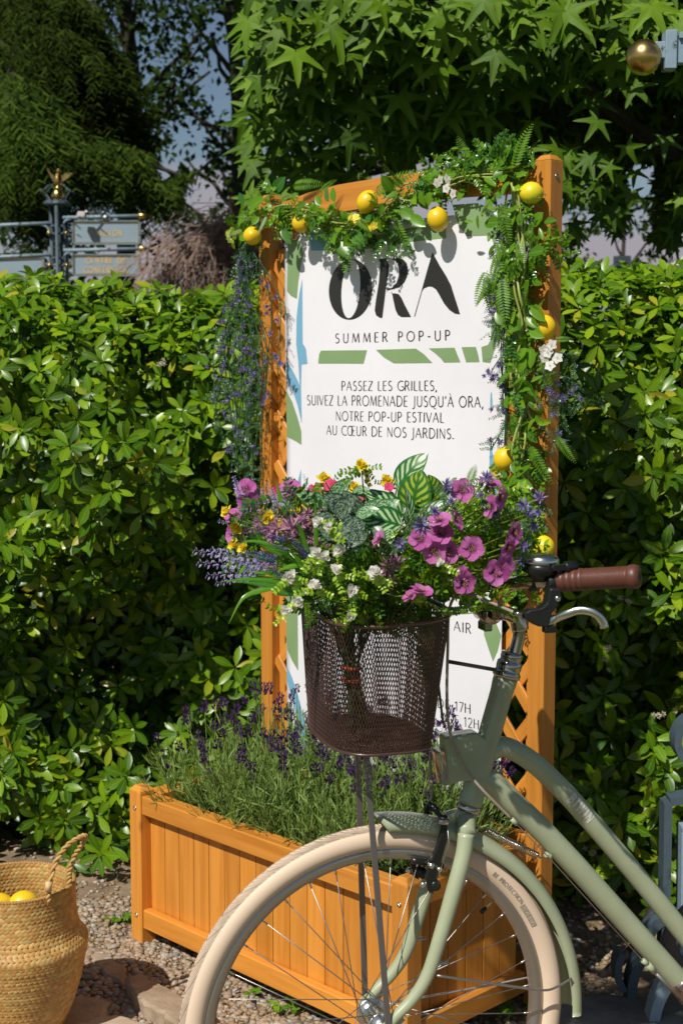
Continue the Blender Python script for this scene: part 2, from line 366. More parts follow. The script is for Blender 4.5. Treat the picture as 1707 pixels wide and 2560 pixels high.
CONIF = LM('conifer_needles', [(.008, .018, .002), (.016, .032, .003), (.05, .08, .006), (.01, .02, .002)], .8, .15, 0, spec=.08)
BROAD = LM('background_leaf', [(.010, .024, .002), (.018, .04, .004), (.04, .075, .006)], .7, .25, 0, spec=.1)
VINE = LM('lemon_vine_leaf', [(.085, .22, .006), (.14, .32, .01), (.06, .17, .006), (.22, .40, .012)], .3, .32, .25, .5, hue=.49)
VINED = LM('dark_glossy_leaf', [(.02, .095, .018), (.04, .15, .015), (.10, .24, .02)], .2, .2, .15, .6)
FERN = LM('fern_green', [(.09, .22, .012), (.15, .30, .015), (.05, .15, .012)], .4, .3, 0)
EUC = LM('blue_green_sprig', [(.025, .09, .03), (.055, .15, .05), (.11, .19, .06)], .3, .2, 0)
VIOLET = LM('violet_bloom', [(.20, .17, .36), (.29, .25, .46), (.13, .10, .26)], .5, .2, 0)
LAVF = LM('lavender_bloom', [(.20, .16, .38), (.30, .26, .50), (.34, .33, .42)], .6, .15, 0)
LAVD = LM('deep_lavender_bloom', [(.05, .04, .22), (.10, .08, .34), (.16, .12, .44)], .55, .15, 0)
LAVB = LM('garden_lavender_bud', [(.035, .012, .055), (.055, .022, .085), (.08, .04, .12)], .8, .1, 0, spec=.1)
LAVL = LM('lavender_foliage', [(.10, .18, .025), (.16, .25, .04), (.22, .32, .07), (.06, .12, .018)], .6, .25, 0)
PETAL = LM('magenta_petal', [(.52, .12, .38), (.62, .20, .49), (.42, .08, .29)], .6, .3, .35, spec=.2, veincol=(.24, .02, .16), centre=(.09, .01, .05))
PINK = LM('pink_petal', [(.65, .04, .14), (.75, .08, .2)], .5, .3, 0)
WHITEF = LM('white_petal', [(.86, .85, .80), (.80, .78, .72)], .5, .4, 0)
YELF = LM('yellow_petal', [(.86, .70, .02), (.88, .76, .08), (.80, .58, .01)], .5, .25, 0)
MAUVE = LM('mauve_sprig', [(.35, .14, .25), (.45, .24, .35), (.25, .08, .16)], .5, .2, 0)
GRASSB = LM('grass_blade', [(.07, .24, .015), (.15, .38, .02), (.03, .16, .03)], .22, .3, .2, .6, veincol=(.3, .5, .05))
LIME = LM('lime_leaf', [(.30, .50, .02), (.42, .58, .04), (.16, .38, .015)], .3, .3, .2)
STAMEN = M('stamen', (.45, .30, .06), .6); 
def stripes(name, dark, light, kind):
    m, t, N, L, p = nodes(name)
    uv = nd(N, 'ShaderNodeUVMap'); sx = nd(N, 'ShaderNodeSeparateXYZ'); L.new(uv.outputs[0], sx.inputs[0])
    s1 = nd(N, 'ShaderNodeMath', operation='SUBTRACT'); s1.inputs[1].default_value = .5; L.new(sx.outputs[0], s1.inputs[0]); ab = nd(N, 'ShaderNodeMath', operation='ABSOLUTE'); L.new(s1.outputs[0], ab.inputs[0])
    if kind == 'stripe':
        a = nd(N, 'ShaderNodeMath', operation='MULTIPLY'); a.inputs[1].default_value = -.75; L.new(ab.outputs[0], a.inputs[0]); s = nd(N, 'ShaderNodeMath', operation='ADD'); L.new(a.outputs[0], s.inputs[0]); L.new(sx.outputs[1], s.inputs[1])
        nz = nd(N, 'ShaderNodeTexNoise', i_Scale=4, i_Detail=2); L.new(uv.outputs[0], nz.inputs['Vector']); k = nd(N, 'ShaderNodeMath', operation='MULTIPLY_ADD'); k.inputs[1].default_value = .06; L.new(nz.outputs[0], k.inputs[0]); L.new(s.outputs[0], k.inputs[2])
        m2 = nd(N, 'ShaderNodeMath', operation='MULTIPLY'); m2.inputs[1].default_value = 6.2 * 5.6; L.new(k.outputs[0], m2.inputs[0]); sn = nd(N, 'ShaderNodeMath', operation='SINE'); L.new(m2.outputs[0], sn.inputs[0])
        mr = nd(N, 'ShaderNodeMapRange'); mr.inputs[1].default_value = -.25; mr.inputs[2].default_value = .35; L.new(sn.outputs[0], mr.inputs[0])
        ed = nd(N, 'ShaderNodeMapRange'); ed.inputs[1].default_value = .36; ed.inputs[2].default_value = .44; ed.inputs[3].default_value = 1; ed.inputs[4].default_value = 0; L.new(ab.outputs[0], ed.inputs[0])
        e2 = nd(N, 'ShaderNodeMapRange'); e2.inputs[1].default_value = .03; e2.inputs[2].default_value = .09; L.new(ab.outputs[0], e2.inputs[0])
        f1 = nd(N, 'ShaderNodeMath', operation='MULTIPLY'); L.new(mr.outputs[0], f1.inputs[0]); L.new(ed.outputs[0], f1.inputs[1]); f2 = nd(N, 'ShaderNodeMath', operation='MULTIPLY'); L.new(f1.outputs[0], f2.inputs[0]); L.new(e2.outputs[0], f2.inputs[1]); fac = f2.outputs[0]
    else:
        mp = nd(N, 'ShaderNodeMapping'); mp.inputs['Scale'].default_value = (15, 13, 1); mp.inputs['Rotation'].default_value = (0, 0, .5); L.new(uv.outputs[0], mp.inputs[0])
        nz = nd(N, 'ShaderNodeTexNoise', i_Scale=1, i_Detail=2, i_Distortion=.7); L.new(mp.outputs[0], nz.inputs['Vector'])
        mr = nd(N, 'ShaderNodeMapRange'); mr.inputs[1].default_value = .50; mr.inputs[2].default_value = .56; L.new(nz.outputs[0], mr.inputs[0])
        ed = nd(N, 'ShaderNodeMapRange'); ed.inputs[1].default_value = .40; ed.inputs[2].default_value = .46; ed.inputs[3].default_value = 1; ed.inputs[4].default_value = 0; L.new(ab.outputs[0], ed.inputs[0])
        f1 = nd(N, 'ShaderNodeMath', operation='MULTIPLY'); L.new(mr.outputs[0], f1.inputs[0]); L.new(ed.outputs[0], f1.inputs[1]); fac = f1.outputs[0]
    mx = nd(N, 'ShaderNodeMix', data_type='RGBA'); L.new(fac, mx.inputs[0]); mx.inputs[6].default_value = c4(dark); mx.inputs[7].default_value = c4(light); L.new(mx.outputs[2], p.inputs['Base Color'])
    p.inputs['Roughness'].default_value = .3
    tl = nd(N, 'ShaderNodeBsdfTranslucent'); L.new(mx.outputs[2], tl.inputs[0]); ms = nd(N, 'ShaderNodeMixShader'); ms.inputs[0].default_value = .2; L.new(p.outputs[0], ms.inputs[1]); L.new(tl.outputs[0], ms.inputs[2]); L.new(ms.outputs[0], N['Material Output'].inputs[0])
    return m
PEPE = stripes('striped_leaf', (.015, .14, .02), (.50, .64, .36), 'stripe')
PEPY = stripes('yellow_striped_leaf', (.035, .16, .015), (.38, .50, .05), 'stripe')
SPECK = stripes('speckled_leaf', (.03, .15, .04), (.44, .58, .34), 'speck')
SPECKD = stripes('dark_speckled_leaf', (.02, .05, .035), (.26, .36, .22), 'speck')
def wicker():
    m, t, N, L, p = nodes('woven_seagrass')
    r = rnd_node(N, L); ramp = nd(N, 'ShaderNodeValToRGB'); L.new(r, ramp.inputs[0]); e = ramp.color_ramp.elements
    e[0].color = (.36, .20, .055, 1); e[1].color = (.58, .36, .12, 1); x = e.new(.5); x.color = (.47, .25, .07, 1); x = e.new(.8); x.color = (.42, .30, .10, 1)
    tcx = nd(N, 'ShaderNodeTexCoord'); nz = nd(N, 'ShaderNodeTexNoise', i_Scale=9, i_Detail=4); L.new(tcx.outputs['Object'], nz.inputs['Vector'])
    mx = nd(N, 'ShaderNodeMix', data_type='RGBA', blend_type='MULTIPLY'); mx.inputs[0].default_value = .5; L.new(ramp.outputs[0], mx.inputs[6]); L.new(nz.outputs[0], mx.inputs[7])
    hs = nd(N, 'ShaderNodeHueSaturation'); hs.inputs['Value'].default_value = 1.35; L.new(mx.outputs[2], hs.inputs['Color'])
    L.new(hs.outputs[0], p.inputs['Base Color']); p.inputs['Roughness'].default_value = .55; return m
WICKER = wicker()
# ------------------------------------------------------------------ leaf and flower templates (unit length along +Y, face +Z)
def leafT(w=.4, ny=5, fold=.12, curl=.15, peak=.55, sharp=1.0, nx=3, wave=0, stem=0):
    v = []; uv = []
    for i in range(ny + 1):
        t = i / ny
        s = math.sin(math.pi * (t ** (math.log(.5) / math.log(peak)))) ** sharp if 0 < t < 1 else 0
        hw = w / 2 * s + .004
        z = -curl * t * t
        for k in range(nx):
            u = k / (nx - 1) * 2 - 1
            v.append((hw * u, t + stem, z + fold * abs(u) * s * w + wave * math.sin(t * 11 + u * 2) * abs(u))); uv.append((.5 + u / 2, t))
    f = [(i * nx + k, i * nx + k + 1, (i + 1) * nx + k + 1, (i + 1) * nx + k) for i in range(ny) for k in range(nx - 1)]
    return np.array(v), f, np.array(uv)
def merge(*Ts):
    vs, fs, us, k = [], [], [], 0
    for v, f, u in Ts:
        vs.append(v); us.append(u); fs += [tuple(i + k for i in q) for q in f]; k += len(v)
    return np.concatenate(vs), fs, np.concatenate(us)
def xf(T, m):
    m = np.array(m); return T[0] @ m[:3, :3].T + m[:3, 3], T[1], T[2]
def fromB(b): return np.concatenate(b.v), b.f, np.concatenate(b.uv)
HLEAF = leafT(.36, 5, .10, .16, .60, .8); HLEAF2 = leafT(.34, 4, .2, .3, .6, .8)
OVAL = leafT(.62, 6, .12, .12, .45, .75); OVAL2 = leafT(.55, 5, .2, .35, .5, .8); NARROW = leafT(.22, 5, .15, .25, .45, .8)
BIGL = leafT(.56, 9, .10, .28, .42, .72, nx=5)
BLADE = leafT(.035, 8, .3, .1, .4, .5)
SMALLQ = leafT(.35, 2, .1, .1, .5, .8)
def starT(droop=.5):
    lob = [(90, 1.0), (26, .90), (154, .90), (-38, .62), (218, .62)]
    pts = []
    order = sorted([(a if a > -90 else a + 360, r) for a, r in lob])
    order = [(-38, .62), (26, .90), (90, 1.0), (154, .90), (218, .62)]
    v = [(0, 0, 0)]; uv = [(.5, 0)]
    def pt(a, r, u):
        x, y = r * math.cos(R(a)), r * math.sin(R(a)); z = -droop * r * r * .55
        v.append((x, y, z)); uv.append((u, r))
    ol = []
    pt(-80, .12, .2); ol.append(len(v) - 1)
    for i, (a, r) in enumerate(order):
        pt(a - 14, r * .48, .1); ol.append(len(v) - 1)
        pt(a - 6, r * .78, .3); ol.append(len(v) - 1)
        pt(a, r, .5); ol.append(len(v) - 1)
        pt(a + 6, r * .78, .7); ol.append(len(v) - 1)
        pt(a + 14, r * .48, .9); ol.append(len(v) - 1)
        if i < 4: pt((a + order[i + 1][0]) / 2, .30, .0); ol.append(len(v) - 1)
    pt(260, .12, .8); ol.append(len(v) - 1)
    mids = []
    for a, r in order: pt(a, r * .5, .5); mids.append(len(v) - 1); v[-1] = (v[-1][0], v[-1][1], v[-1][2] - .035)
    f = [(0, ol[0], ol[1])]
    k = 1
    for i in range(5):
        A, Bq, C, D, E = ol[k:k + 5]; m = mids[i]
        f += [(0, A, m), (A, Bq, m), (Bq, C, m), (C, D, m), (D, E, m), (0, m, E)]
        k += 5
        if i < 4: f += [(0, E, ol[k]), (0, ol[k], ol[k + 1])]; k += 1
    f.append((0, ol[-2], ol[-1]))
    v = np.array(v); v[:, 1] += .1
    return v, f, np.array(uv)
STAR = starT()
def frondT(n=15, w=.20, droop=.35):
    Ts = []; leaf = leafT(.30, 3, .1, .1, .4, .8)
    for i in range(n):
        t = .08 + .9 * i / (n - 1); L = w * math.sin(math.pi * min(1, (t * .75 + .22))) ** .8 + .012
        for s in (-1, 1):
            m = frame(Vector((s, .35, -.12)), (0, .1, 1), (0, t, -droop * t * t), L)
            Ts.append(xf(leaf, m))
    b = B(); b.tube([(0, t, -droop * t * t) for t in (0, .25, .5, .75, 1)], [.008, .007, .006, .005, .002], 4)
    Ts.append(fromB(b)); return merge(*Ts)
FROND = frondT()
def sprigT(n=7, leaf=None, L=.3, spread=1.0, stem=.012, droop=.1, seed=1):
    rr = random.Random(seed); leaf = leaf or leafT(.45, 3, .1, .2, .5, .8); Ts = []
    for i in range(n):
        t = .15 + .8 * i / max(1, n - 1)
        for s in (-1, 1):
            a = rr.uniform(-.9, .9)
            Ts.append(xf(leaf, frame(Vector((s * spread, .5, math.sin(a) * .8)), (0.1 * s, -.2, 1), (0, t, -droop * t * t), L * rr.uniform(.75, 1.15) * (1.1 - .45 * t))))
    Ts.append(xf(leaf, frame((0, 1, 0), (0, 0, 1), (0, .92, -droop * .85), L * .6)))
    b = B(); b.tube([(0, t, -droop * t * t) for t in (0, .33, .66, 1)], [stem, stem, stem * .8, stem * .5], 4); Ts.append(fromB(b)); return merge(*Ts)
SPRIG = sprigT(); SPRIG2 = sprigT(5, leafT(.6, 4, .1, .2, .5, .75), .34, seed=3); SPRIGE = sprigT(8, leafT(.5, 2, .1, .1, .5, .8), .17, 1, .008, seed=5)
def ballflowerT(n=16, leaf=None, L=1.0, seed=2):
    rr = random.Random(seed); leaf = leaf or leafT(.42, 2, .25, -.3, .6, .8); Ts = []
    for i in range(n):
        z = 1 - 1.25 * (i + .5) / n; a = i * 2.4; q = math.sqrt(max(0, 1 - z * z))
        Ts.append(xf(leaf, frame((q * math.cos(a), q * math.sin(a), z + .15), (-math.sin(a) * .2, math.cos(a) * .2, 1), (0, 0, 0), L * rr.uniform(.8, 1.1))))
    return merge(*Ts)
BALLF = ballflowerT()
ROSEF = ballflowerT(18, leafT(.75, 3, .25, -.35, .6, .6), seed=4)
def spikeT(n=60, r=.055, seed=3, taper=1.0):
    rr = random.Random(seed); bud = leafT(.55, 2, .3, -.2, .5, .7); Ts = []
    for i in range(n):
        t = i / n; a = i * 2.4
        rad = r * (1 - .55 * t * taper) * (.75 + .25 * math.sin(t * 44))
        Ts.append(xf(bud, frame((math.cos(a), math.sin(a) , 1.0), (math.cos(a + 1.5), math.sin(a + 1.5), .1), (math.cos(a) * rad * .3, math.sin(a) * rad * .3, t), rad * 1.7)))
    return merge(*Ts)       # along +Z
SPIKE = spikeT()
SPIKES = spikeT(22, .32, 5, .6)
def petuniaT():
    Ts = []; pet = leafT(.98, 6, .10, .02, .62, .42, nx=5, wave=.045)
    for i in range(5):
        a = i * math.tau / 5
        Ts.append(xf(pet, frame((math.cos(a), math.sin(a), .28), (-.28 * math.cos(a), -.28 * math.sin(a), 1), (math.cos(a) * .05, math.sin(a) * .05, 0), 1.0, roll=.18)))
    return merge(*Ts)
PETU = petuniaT()
def stamenT():
    b = B()
    for i in range(7):
        a = i * .9; r_ = .12 if i else 0
        b.tube([(0, 0, .02), (math.cos(a) * r_, math.sin(a) * r_, .30), (math.cos(a) * r_ * 1.8, math.sin(a) * r_ * 1.8, .38)], [.012, .012, .035], 4)
    return fromB(b)
STAM = stamenT()
def smallflowerT(n=5, w=.8):
    pet = leafT(w, 3, .1, .1, .6, .5); return merge(*[xf(pet, frame((math.cos(a), math.sin(a), .15), (-.15 * math.cos(a), -.15 * math.sin(a), 1), (0, 0, 0), 1)) for a in [i * math.tau / n for i in range(n)]])
SFLOW = smallflowerT()
ZDIR = lambda d, loc, s, up=(0, 1, .3): frame(Vector(up) - Vector(d).normalized() * Vector(up).dot(Vector(d).normalized()), d, loc, s)

# ------------------------------------------------------------------ ground
def grid_sheet(name, x0, x1, y0, y1, nx, ny, zf, m):
    xs = np.linspace(x0, x1, nx); ys = np.linspace(y0, y1, ny); X, Y = np.meshgrid(xs, ys); Z = zf(X, Y)
    v = np.stack([X.ravel(), Y.ravel(), Z.ravel()], 1); i = np.arange((nx - 1) * (ny - 1)); r, c = i // (nx - 1), i % (nx - 1); a = r * nx + c
    b = B(); b.add(v, np.stack([a, a + 1, a + 1 + nx, a + nx], 1), None); return obj(name, b, m)
GM = M('gravel_earth', (.30, .22, .14), .95, col2=(.14, .095, .055), nscale=14, bump=.9, bscale=120)
b = B(); b.add([(-150, -60, -.02), (150, -60, -.02), (150, 400, -.02), (-150, 400, -.02)], [(0, 1, 2, 3)])
tag(obj('ground', b, M('lawn_far', (.06, .11, .025), .95, noise=.5, nscale=.6)), kind='structure')
def gz(X, Y): return .006 * np.sin(X * 5.1 + Y * 3) + .006 * np.sin(Y * 7.3 - X * 2) + .012 * np.clip(Y - 3.6, 0, 1.5) - .004
tag(grid_sheet('gravel_bed', -4, 5, 1.2, 8, 90, 70, gz, GM), kind='structure')
def pebbles():
    ico = bpy.data.meshes.new('t'); import bmesh as bm_; q = bm_.new(); bm_.ops.create_icosphere(q, subdivisions=1, radius=1); vv = np.array([v.co[:] for v in q.verts]); ff = [tuple(v.index for v in f.verts) for f in q.faces]; q.free(); bpy.data.meshes.remove(ico)
    T = (vv, ff, np.zeros((len(vv), 2)))
    ms = []
    for i in range(15500):
        px = random.uniform(40, 1560); py = random.uniform(2080, 2640)
        if i < 9000: px = random.uniform(150, 1000); py = random.uniform(2250, 2640)
        g = GR(px, py)
        s = random.choice([.003, .004, .005, .006, .0075, .009]) * random.uniform(.8, 1.25)
        m = Matrix.Rotation(random.uniform(0, 6.3), 4, 'Z') @ Matrix.Rotation(random.uniform(-.5, .5), 4, 'X') @ Matrix.Diagonal((s * random.uniform(.9, 1.4), s, s * random.uniform(.45, .75), 1))
        m.translation = (g.x, g.y, float(gz(g.x, g.y)) + s * .4); ms.append(m)
    b = B(); b.inst(T, ms)
    m, t, N, L, p = nodes('pebble_stone'); r = rnd_node(N, L); ra = nd(N, 'ShaderNodeValToRGB'); e = ra.color_ramp.elements; L.new(r, ra.inputs[0])
    e[0].color = (.20, .13, .08, 1); e[1].color = (.46, .42, .36, 1)
    for pp, c in ((.25, (.36, .26, .165)), (.5, (.27, .18, .10)), (.7, (.44, .35, .25)), (.85, (.22, .19, .16))): x = e.new(pp); x.color = c4(c)
    L.new(ra.outputs[0], p.inputs['Base Color']); p.inputs['Roughness'].default_value = .7
    tag(obj('gravel_pebbles', b, m), kind='stuff')
pebbles()
def litter():
    ms = []
    for i in range(170):
        g = GR(random.uniform(100, 1560), random.uniform(2150, 2620)); s = random.uniform(.010, .028)
        ms.append(frame(Vector((random.gauss(0, 1), random.gauss(0, 1), random.gauss(0, .15))), Vector((0, 0, 1)) + rv(.25), (g.x, g.y, float(gz(g.x, g.y)) + .012), s))
    b = B(); b.inst(leafT(.4, 4, .3, -.3, .55, .8), ms); tag(obj('leaf_litter', b, LM('dead_leaf', [(.10, .05, .02), (.24, .15, .06), (.17, .09, .03), (.14, .16, .04)], .7, .1, .1, .2)), kind='stuff')
litter()
CONC = M('worn_concrete', (.40, .31, .215), .85, col2=(.24, .175, .115), nscale=9, bump=.8, bscale=55)
def slab(name, outline, z0, z1, label=None, cat=None, kind=None, mtl=None):
    q = []
    for i in range(len(outline)):
        a, c_ = Vector(outline[i]), Vector(outline[(i + 1) % len(outline)]); k = max(1, min(14, int((c_ - a).length / .022)))
        q += [tuple(a.lerp(c_, j / k) + Vector((random.gauss(0, .003), random.gauss(0, .003)))) for j in range(k)]
    outline = q; b = B(); n = len(outline); vs = []
    ins = []
    c = Vector((sum(p[0] for p in outline) / n, sum(p[1] for p in outline) / n, 0))
    b.extrude([(p[0], p[1], z0) for p in outline], (0, 0, z1 - z0 - .006))
    top = [Vector((p[0], p[1], 0)) * .0 + c + (Vector((p[0], p[1], 0)) - c) * (1 - .012 / max(.05, (Vector((p[0], p[1], 0)) - c).length)) for p in outline]
    k = b.n
    b.add([(p[0], p[1], z1 - .006) for p in outline] + [(p.x, p.y, z1) for p in top], [(i, (i + 1) % n, (i + 1) % n + n, i + n) for i in range(n)], None, False)
    b.poly([(p.x, p.y, z1) for p in top])
    o = obj(name, b, mtl or CONC); return tag(o, label, cat, None, kind)
def gl(lst, z=0): return [tuple(GR(x, y, z)[:2]) for x, y in lst]
k1 = gl([(316, 2440), (345, 2430), (478, 2498), (530, 2530), (520, 2620), (440, 2560), (330, 2480)], .035)
slab('kerb_block', k1, -.03, .035, 'long rough concrete kerb block lying in the gravel beside the wheel', 'kerb')
k2 = gl([(210, 2375), (240, 2368), (318, 2420), (312, 2462), (262, 2440)], .012)
slab('kerb_block', k2, -.03, .014, 'low worn kerb stone sunk in the gravel between basket and planter', 'kerb')
k3 = gl([(150, 2500), (215, 2490), (280, 2505), (262, 2545), (200, 2572), (120, 2600), (-400, 2760), (-500, 2620), (-100, 2540)], .012)
slab('paving_slab', k3, -.03, .014, kind='structure')
k4 = gl([(140, 2600), (180, 2562), (250, 2542), (300, 2535), (380, 2560), (430, 2620), (200, 2900), (-700, 2900), (-400, 2700)], .02)
slab('paving_slab', k4, -.03, .02, kind='structure', mtl=M('pale_paving', (.50, .41, .31), .8, col2=(.36, .27, .18), nscale=6, bump=.5, bscale=80))
# dark earth under the hedge
tag(grid_sheet('hedge_soil', -4.5, 5, 4.25, 5.5, 60, 14, lambda X, Y: .03 + .012 * np.sin(X * 9 + Y * 5) + .01 * np.sin(Y * 17 - X * 4) - .045 * np.exp(-(Y - 4.25) * 9), SOIL), kind='structure')

# ------------------------------------------------------------------ hedge
def hedge_y(x, z):
    """front face of the clipped hedge"""
    s = 1 / (1 + math.exp(-(x - .42) / .07))
    base = 4.02 - .36 * s - .06 * max(0, x - 1)
    bulge = .10 * math.sin(x * 3.1 + 1) * math.sin(z * 4.2 + .5 + x) + .06 * math.sin(x * 8.3 + z * 6) + .05 * math.sin(z * 11 - x * 4)
    low = 0
    g = math.sin(x * 2.6 + 1.9) * .5 + math.sin(x * 5.1 - z * 3.1) * .3 + math.sin(z * 5.2 + x * 1.3) * .35
    under = min(1, max(0, (1.28 - z) / .22)) * min(1, max(0, (z - .1) / .3))
    base += under * (1 - .75 * s) * (.24 * min(1, max(0, (g + .25) * 1.6)) + .14 * math.exp(-((x + .62) / .36) ** 2)) - .10 * math.exp(-((z - 1.38) / .2) ** 2)
    return base - bulge + low + .30 * max(0, (z - .9) / .9) ** 2
HTOP = 1.705
def build_hedge():
    t = thing('hedge', (0.3, 4.6, 0), 'dense glossy green clipped hedge of rosette leaves running right across behind the planter', 'hedge')
    big = []; fill = []; twigs = B(); cand = []
    def rosette(c, out, size, n, dst, first=False):
        out = out.normalized(); a = out.orthogonal().normalized(); bb = out.cross(a); ph = random.uniform(0, 6.28)
        for i in range(n):
            an = ph + i * math.tau / n * 1.0 + random.uniform(-.2, .2); el = random.uniform(.15, .75)
            d = (a * math.cos(an) + bb * math.sin(an)) * math.cos(el) + out * math.sin(el)
            d.z -= .18
            nn = out * math.cos(el) - (a * math.cos(an) + bb * math.sin(an)) * math.sin(el) + rv(.12)
            m = frame(d, nn, c + d * .004, size * random.uniform(.75, 1.15))
            dst.append(m)
            if first: cand.append((m, c))
        # two or three small young leaves in the middle
        for i in range(random.choice((0, 2, 3))):
            dst.append(frame(out + rv(.35), a + rv(.3), c, size * random.uniform(.35, .55)))
    # outer layer
    for i in range(5200):
        x = random.uniform(-2.5, 3.0); z = random.uniform(.03, HTOP + (.045 if x > .6 else 0))
        if x < -1.9 or x > 1.9:
            if random.random() < .35: continue
        q = proj((x, 4.0, z))
        hidden = 700 < q[0] < 1250 and 560 < q[1] < 1900
        if hidden and random.random() < .8: continue
        lay = random.random(); dep = 0 if lay < .33 else random.uniform(.03, .34)
        if z < .12 and random.random() < .5: continue
        # gaps where the dark inside shows
        hole = math.sin(x * 5.3 + 2 * math.sin(z * 4)) * math.sin(z * 6.1 + x * 2.2)
        if hole > .30 and dep < .05 and z < 1.5: dep += .22
        y = hedge_y(x, z) + dep
        out = Vector((random.gauss(0, .38), -1, random.gauss(.42, .35)))
        if z > 1.55: out = Vector((random.gauss(0, .35), -.75, 1.1))
        s = .068 if z < 1.35 else .058
        rosette(Vector((x, y, z)), out, s, random.choice((5, 6, 7, 8)), big, dep < .04 and not hidden)
        if random.random() < .5: twigs.tube([(x, y, z), (x + random.gauss(0, .02), y + .08, z - .05), (x + random.gauss(0, .03), y + .22, z - .1)], [.002, .0025, .003], 4, caps=False)
    # top surface
    for i in range(2100):
        x = random.uniform(-2.6, 3.1); y = random.uniform(4.0 if x > .6 else 4.35, 5.3); z = HTOP + .03 * math.sin(x * 6 + y * 3) + .02 * math.sin(x * 17) + random.uniform(-.08, .03) + (.045 if x > .6 else 0)
        rosette(Vector((x, y, z)), Vector((random.gauss(0, .4), -.35 + random.gauss(0, .3), 1)), .06, random.choice((5, 6, 7)), big)
    # inner filling so that no daylight passes
    for i in range(15000):
        x = random.uniform(-2.6, 3.1); z = random.uniform(.02, HTOP - .05); y = hedge_y(x, z) + random.uniform(.16, .62)
        fill.append(frame(rv() + Vector((0, -.3, 0)), Vector((0, -1, .5)) + rv(.5), (x, y, z), .095))
    core = [frame(rv(), Vector((0, -1, .3)) + rv(.3), (random.uniform(-2.7, 3.2), random.uniform(4.85, 5.2), random.uniform(0, HTOP - .12)), .2) for i in range(3200)]
    cand2 = [m for m, c in cand if 0 < proj(c)[0] < 1707 and not (540 < proj(c)[0] < 1390) and proj(c)[1] > 640]
    random.shuffle(cand2); cand2.sort(key=lambda m: m.translation.y + 0.0); pick = [cand2[i] for i in range(0, min(len(cand2), 3000), max(1, min(len(cand2), 3000) // 300))][:300]
    ids = {id(m) for m in pick}
    b = B(); b.inst(HLEAF, [m for m in big if id(m) not in ids]); b.inst(HLEAF2, fill); b.inst(HLEAF2, core)
    o = obj('foliage', b, HEDGEL, t); o['kind'] = 'stuff'
    me = tm(HLEAF, 'leaf', HEDGEL)
    for m in pick: shared('leaf', me, m, t)
    obj('twigs', twigs, BARK, t)['kind'] = 'stuff'
    # woody stems from the ground
    for i in range(26):
        x = -2.4 + i * .21 + random.uniform(-.06, .06); y = 4.95 + random.uniform(-.08, .1); s = B()
        s.tube([(x, y, .0), (x + random.gauss(0, .05), y, .4), (x + random.gauss(0, .1), y + .05, .9), (x + random.gauss(0, .12), y + .1, 1.4)], [.014, .011, .008, .004], 6); obj('stem', s, BARK, t)
    # a few small faded blossom heads as in the photo
    fm = tm(ballflowerT(12, seed=9), 'blossom', M('faded_blossom', (.55, .50, .36), .8))
    for (px, py, yy) in ((402, 905, 4.1), (1520, 1630, 3.85), (1478, 2130, 3.8), (1650, 1790, 3.8), (1575, 1500, 3.85), (1500, 1655, 3.85)):
        q = P(px, py, yy); y = hedge_y(q.x, q.z) - .03; q = P(px, py, y)
        for k in range(3): shared('blossom', fm, ZDIR(Vector((0, -1, .3)) + rv(.4), q + rv(.012), .012), t)
build_hedge()

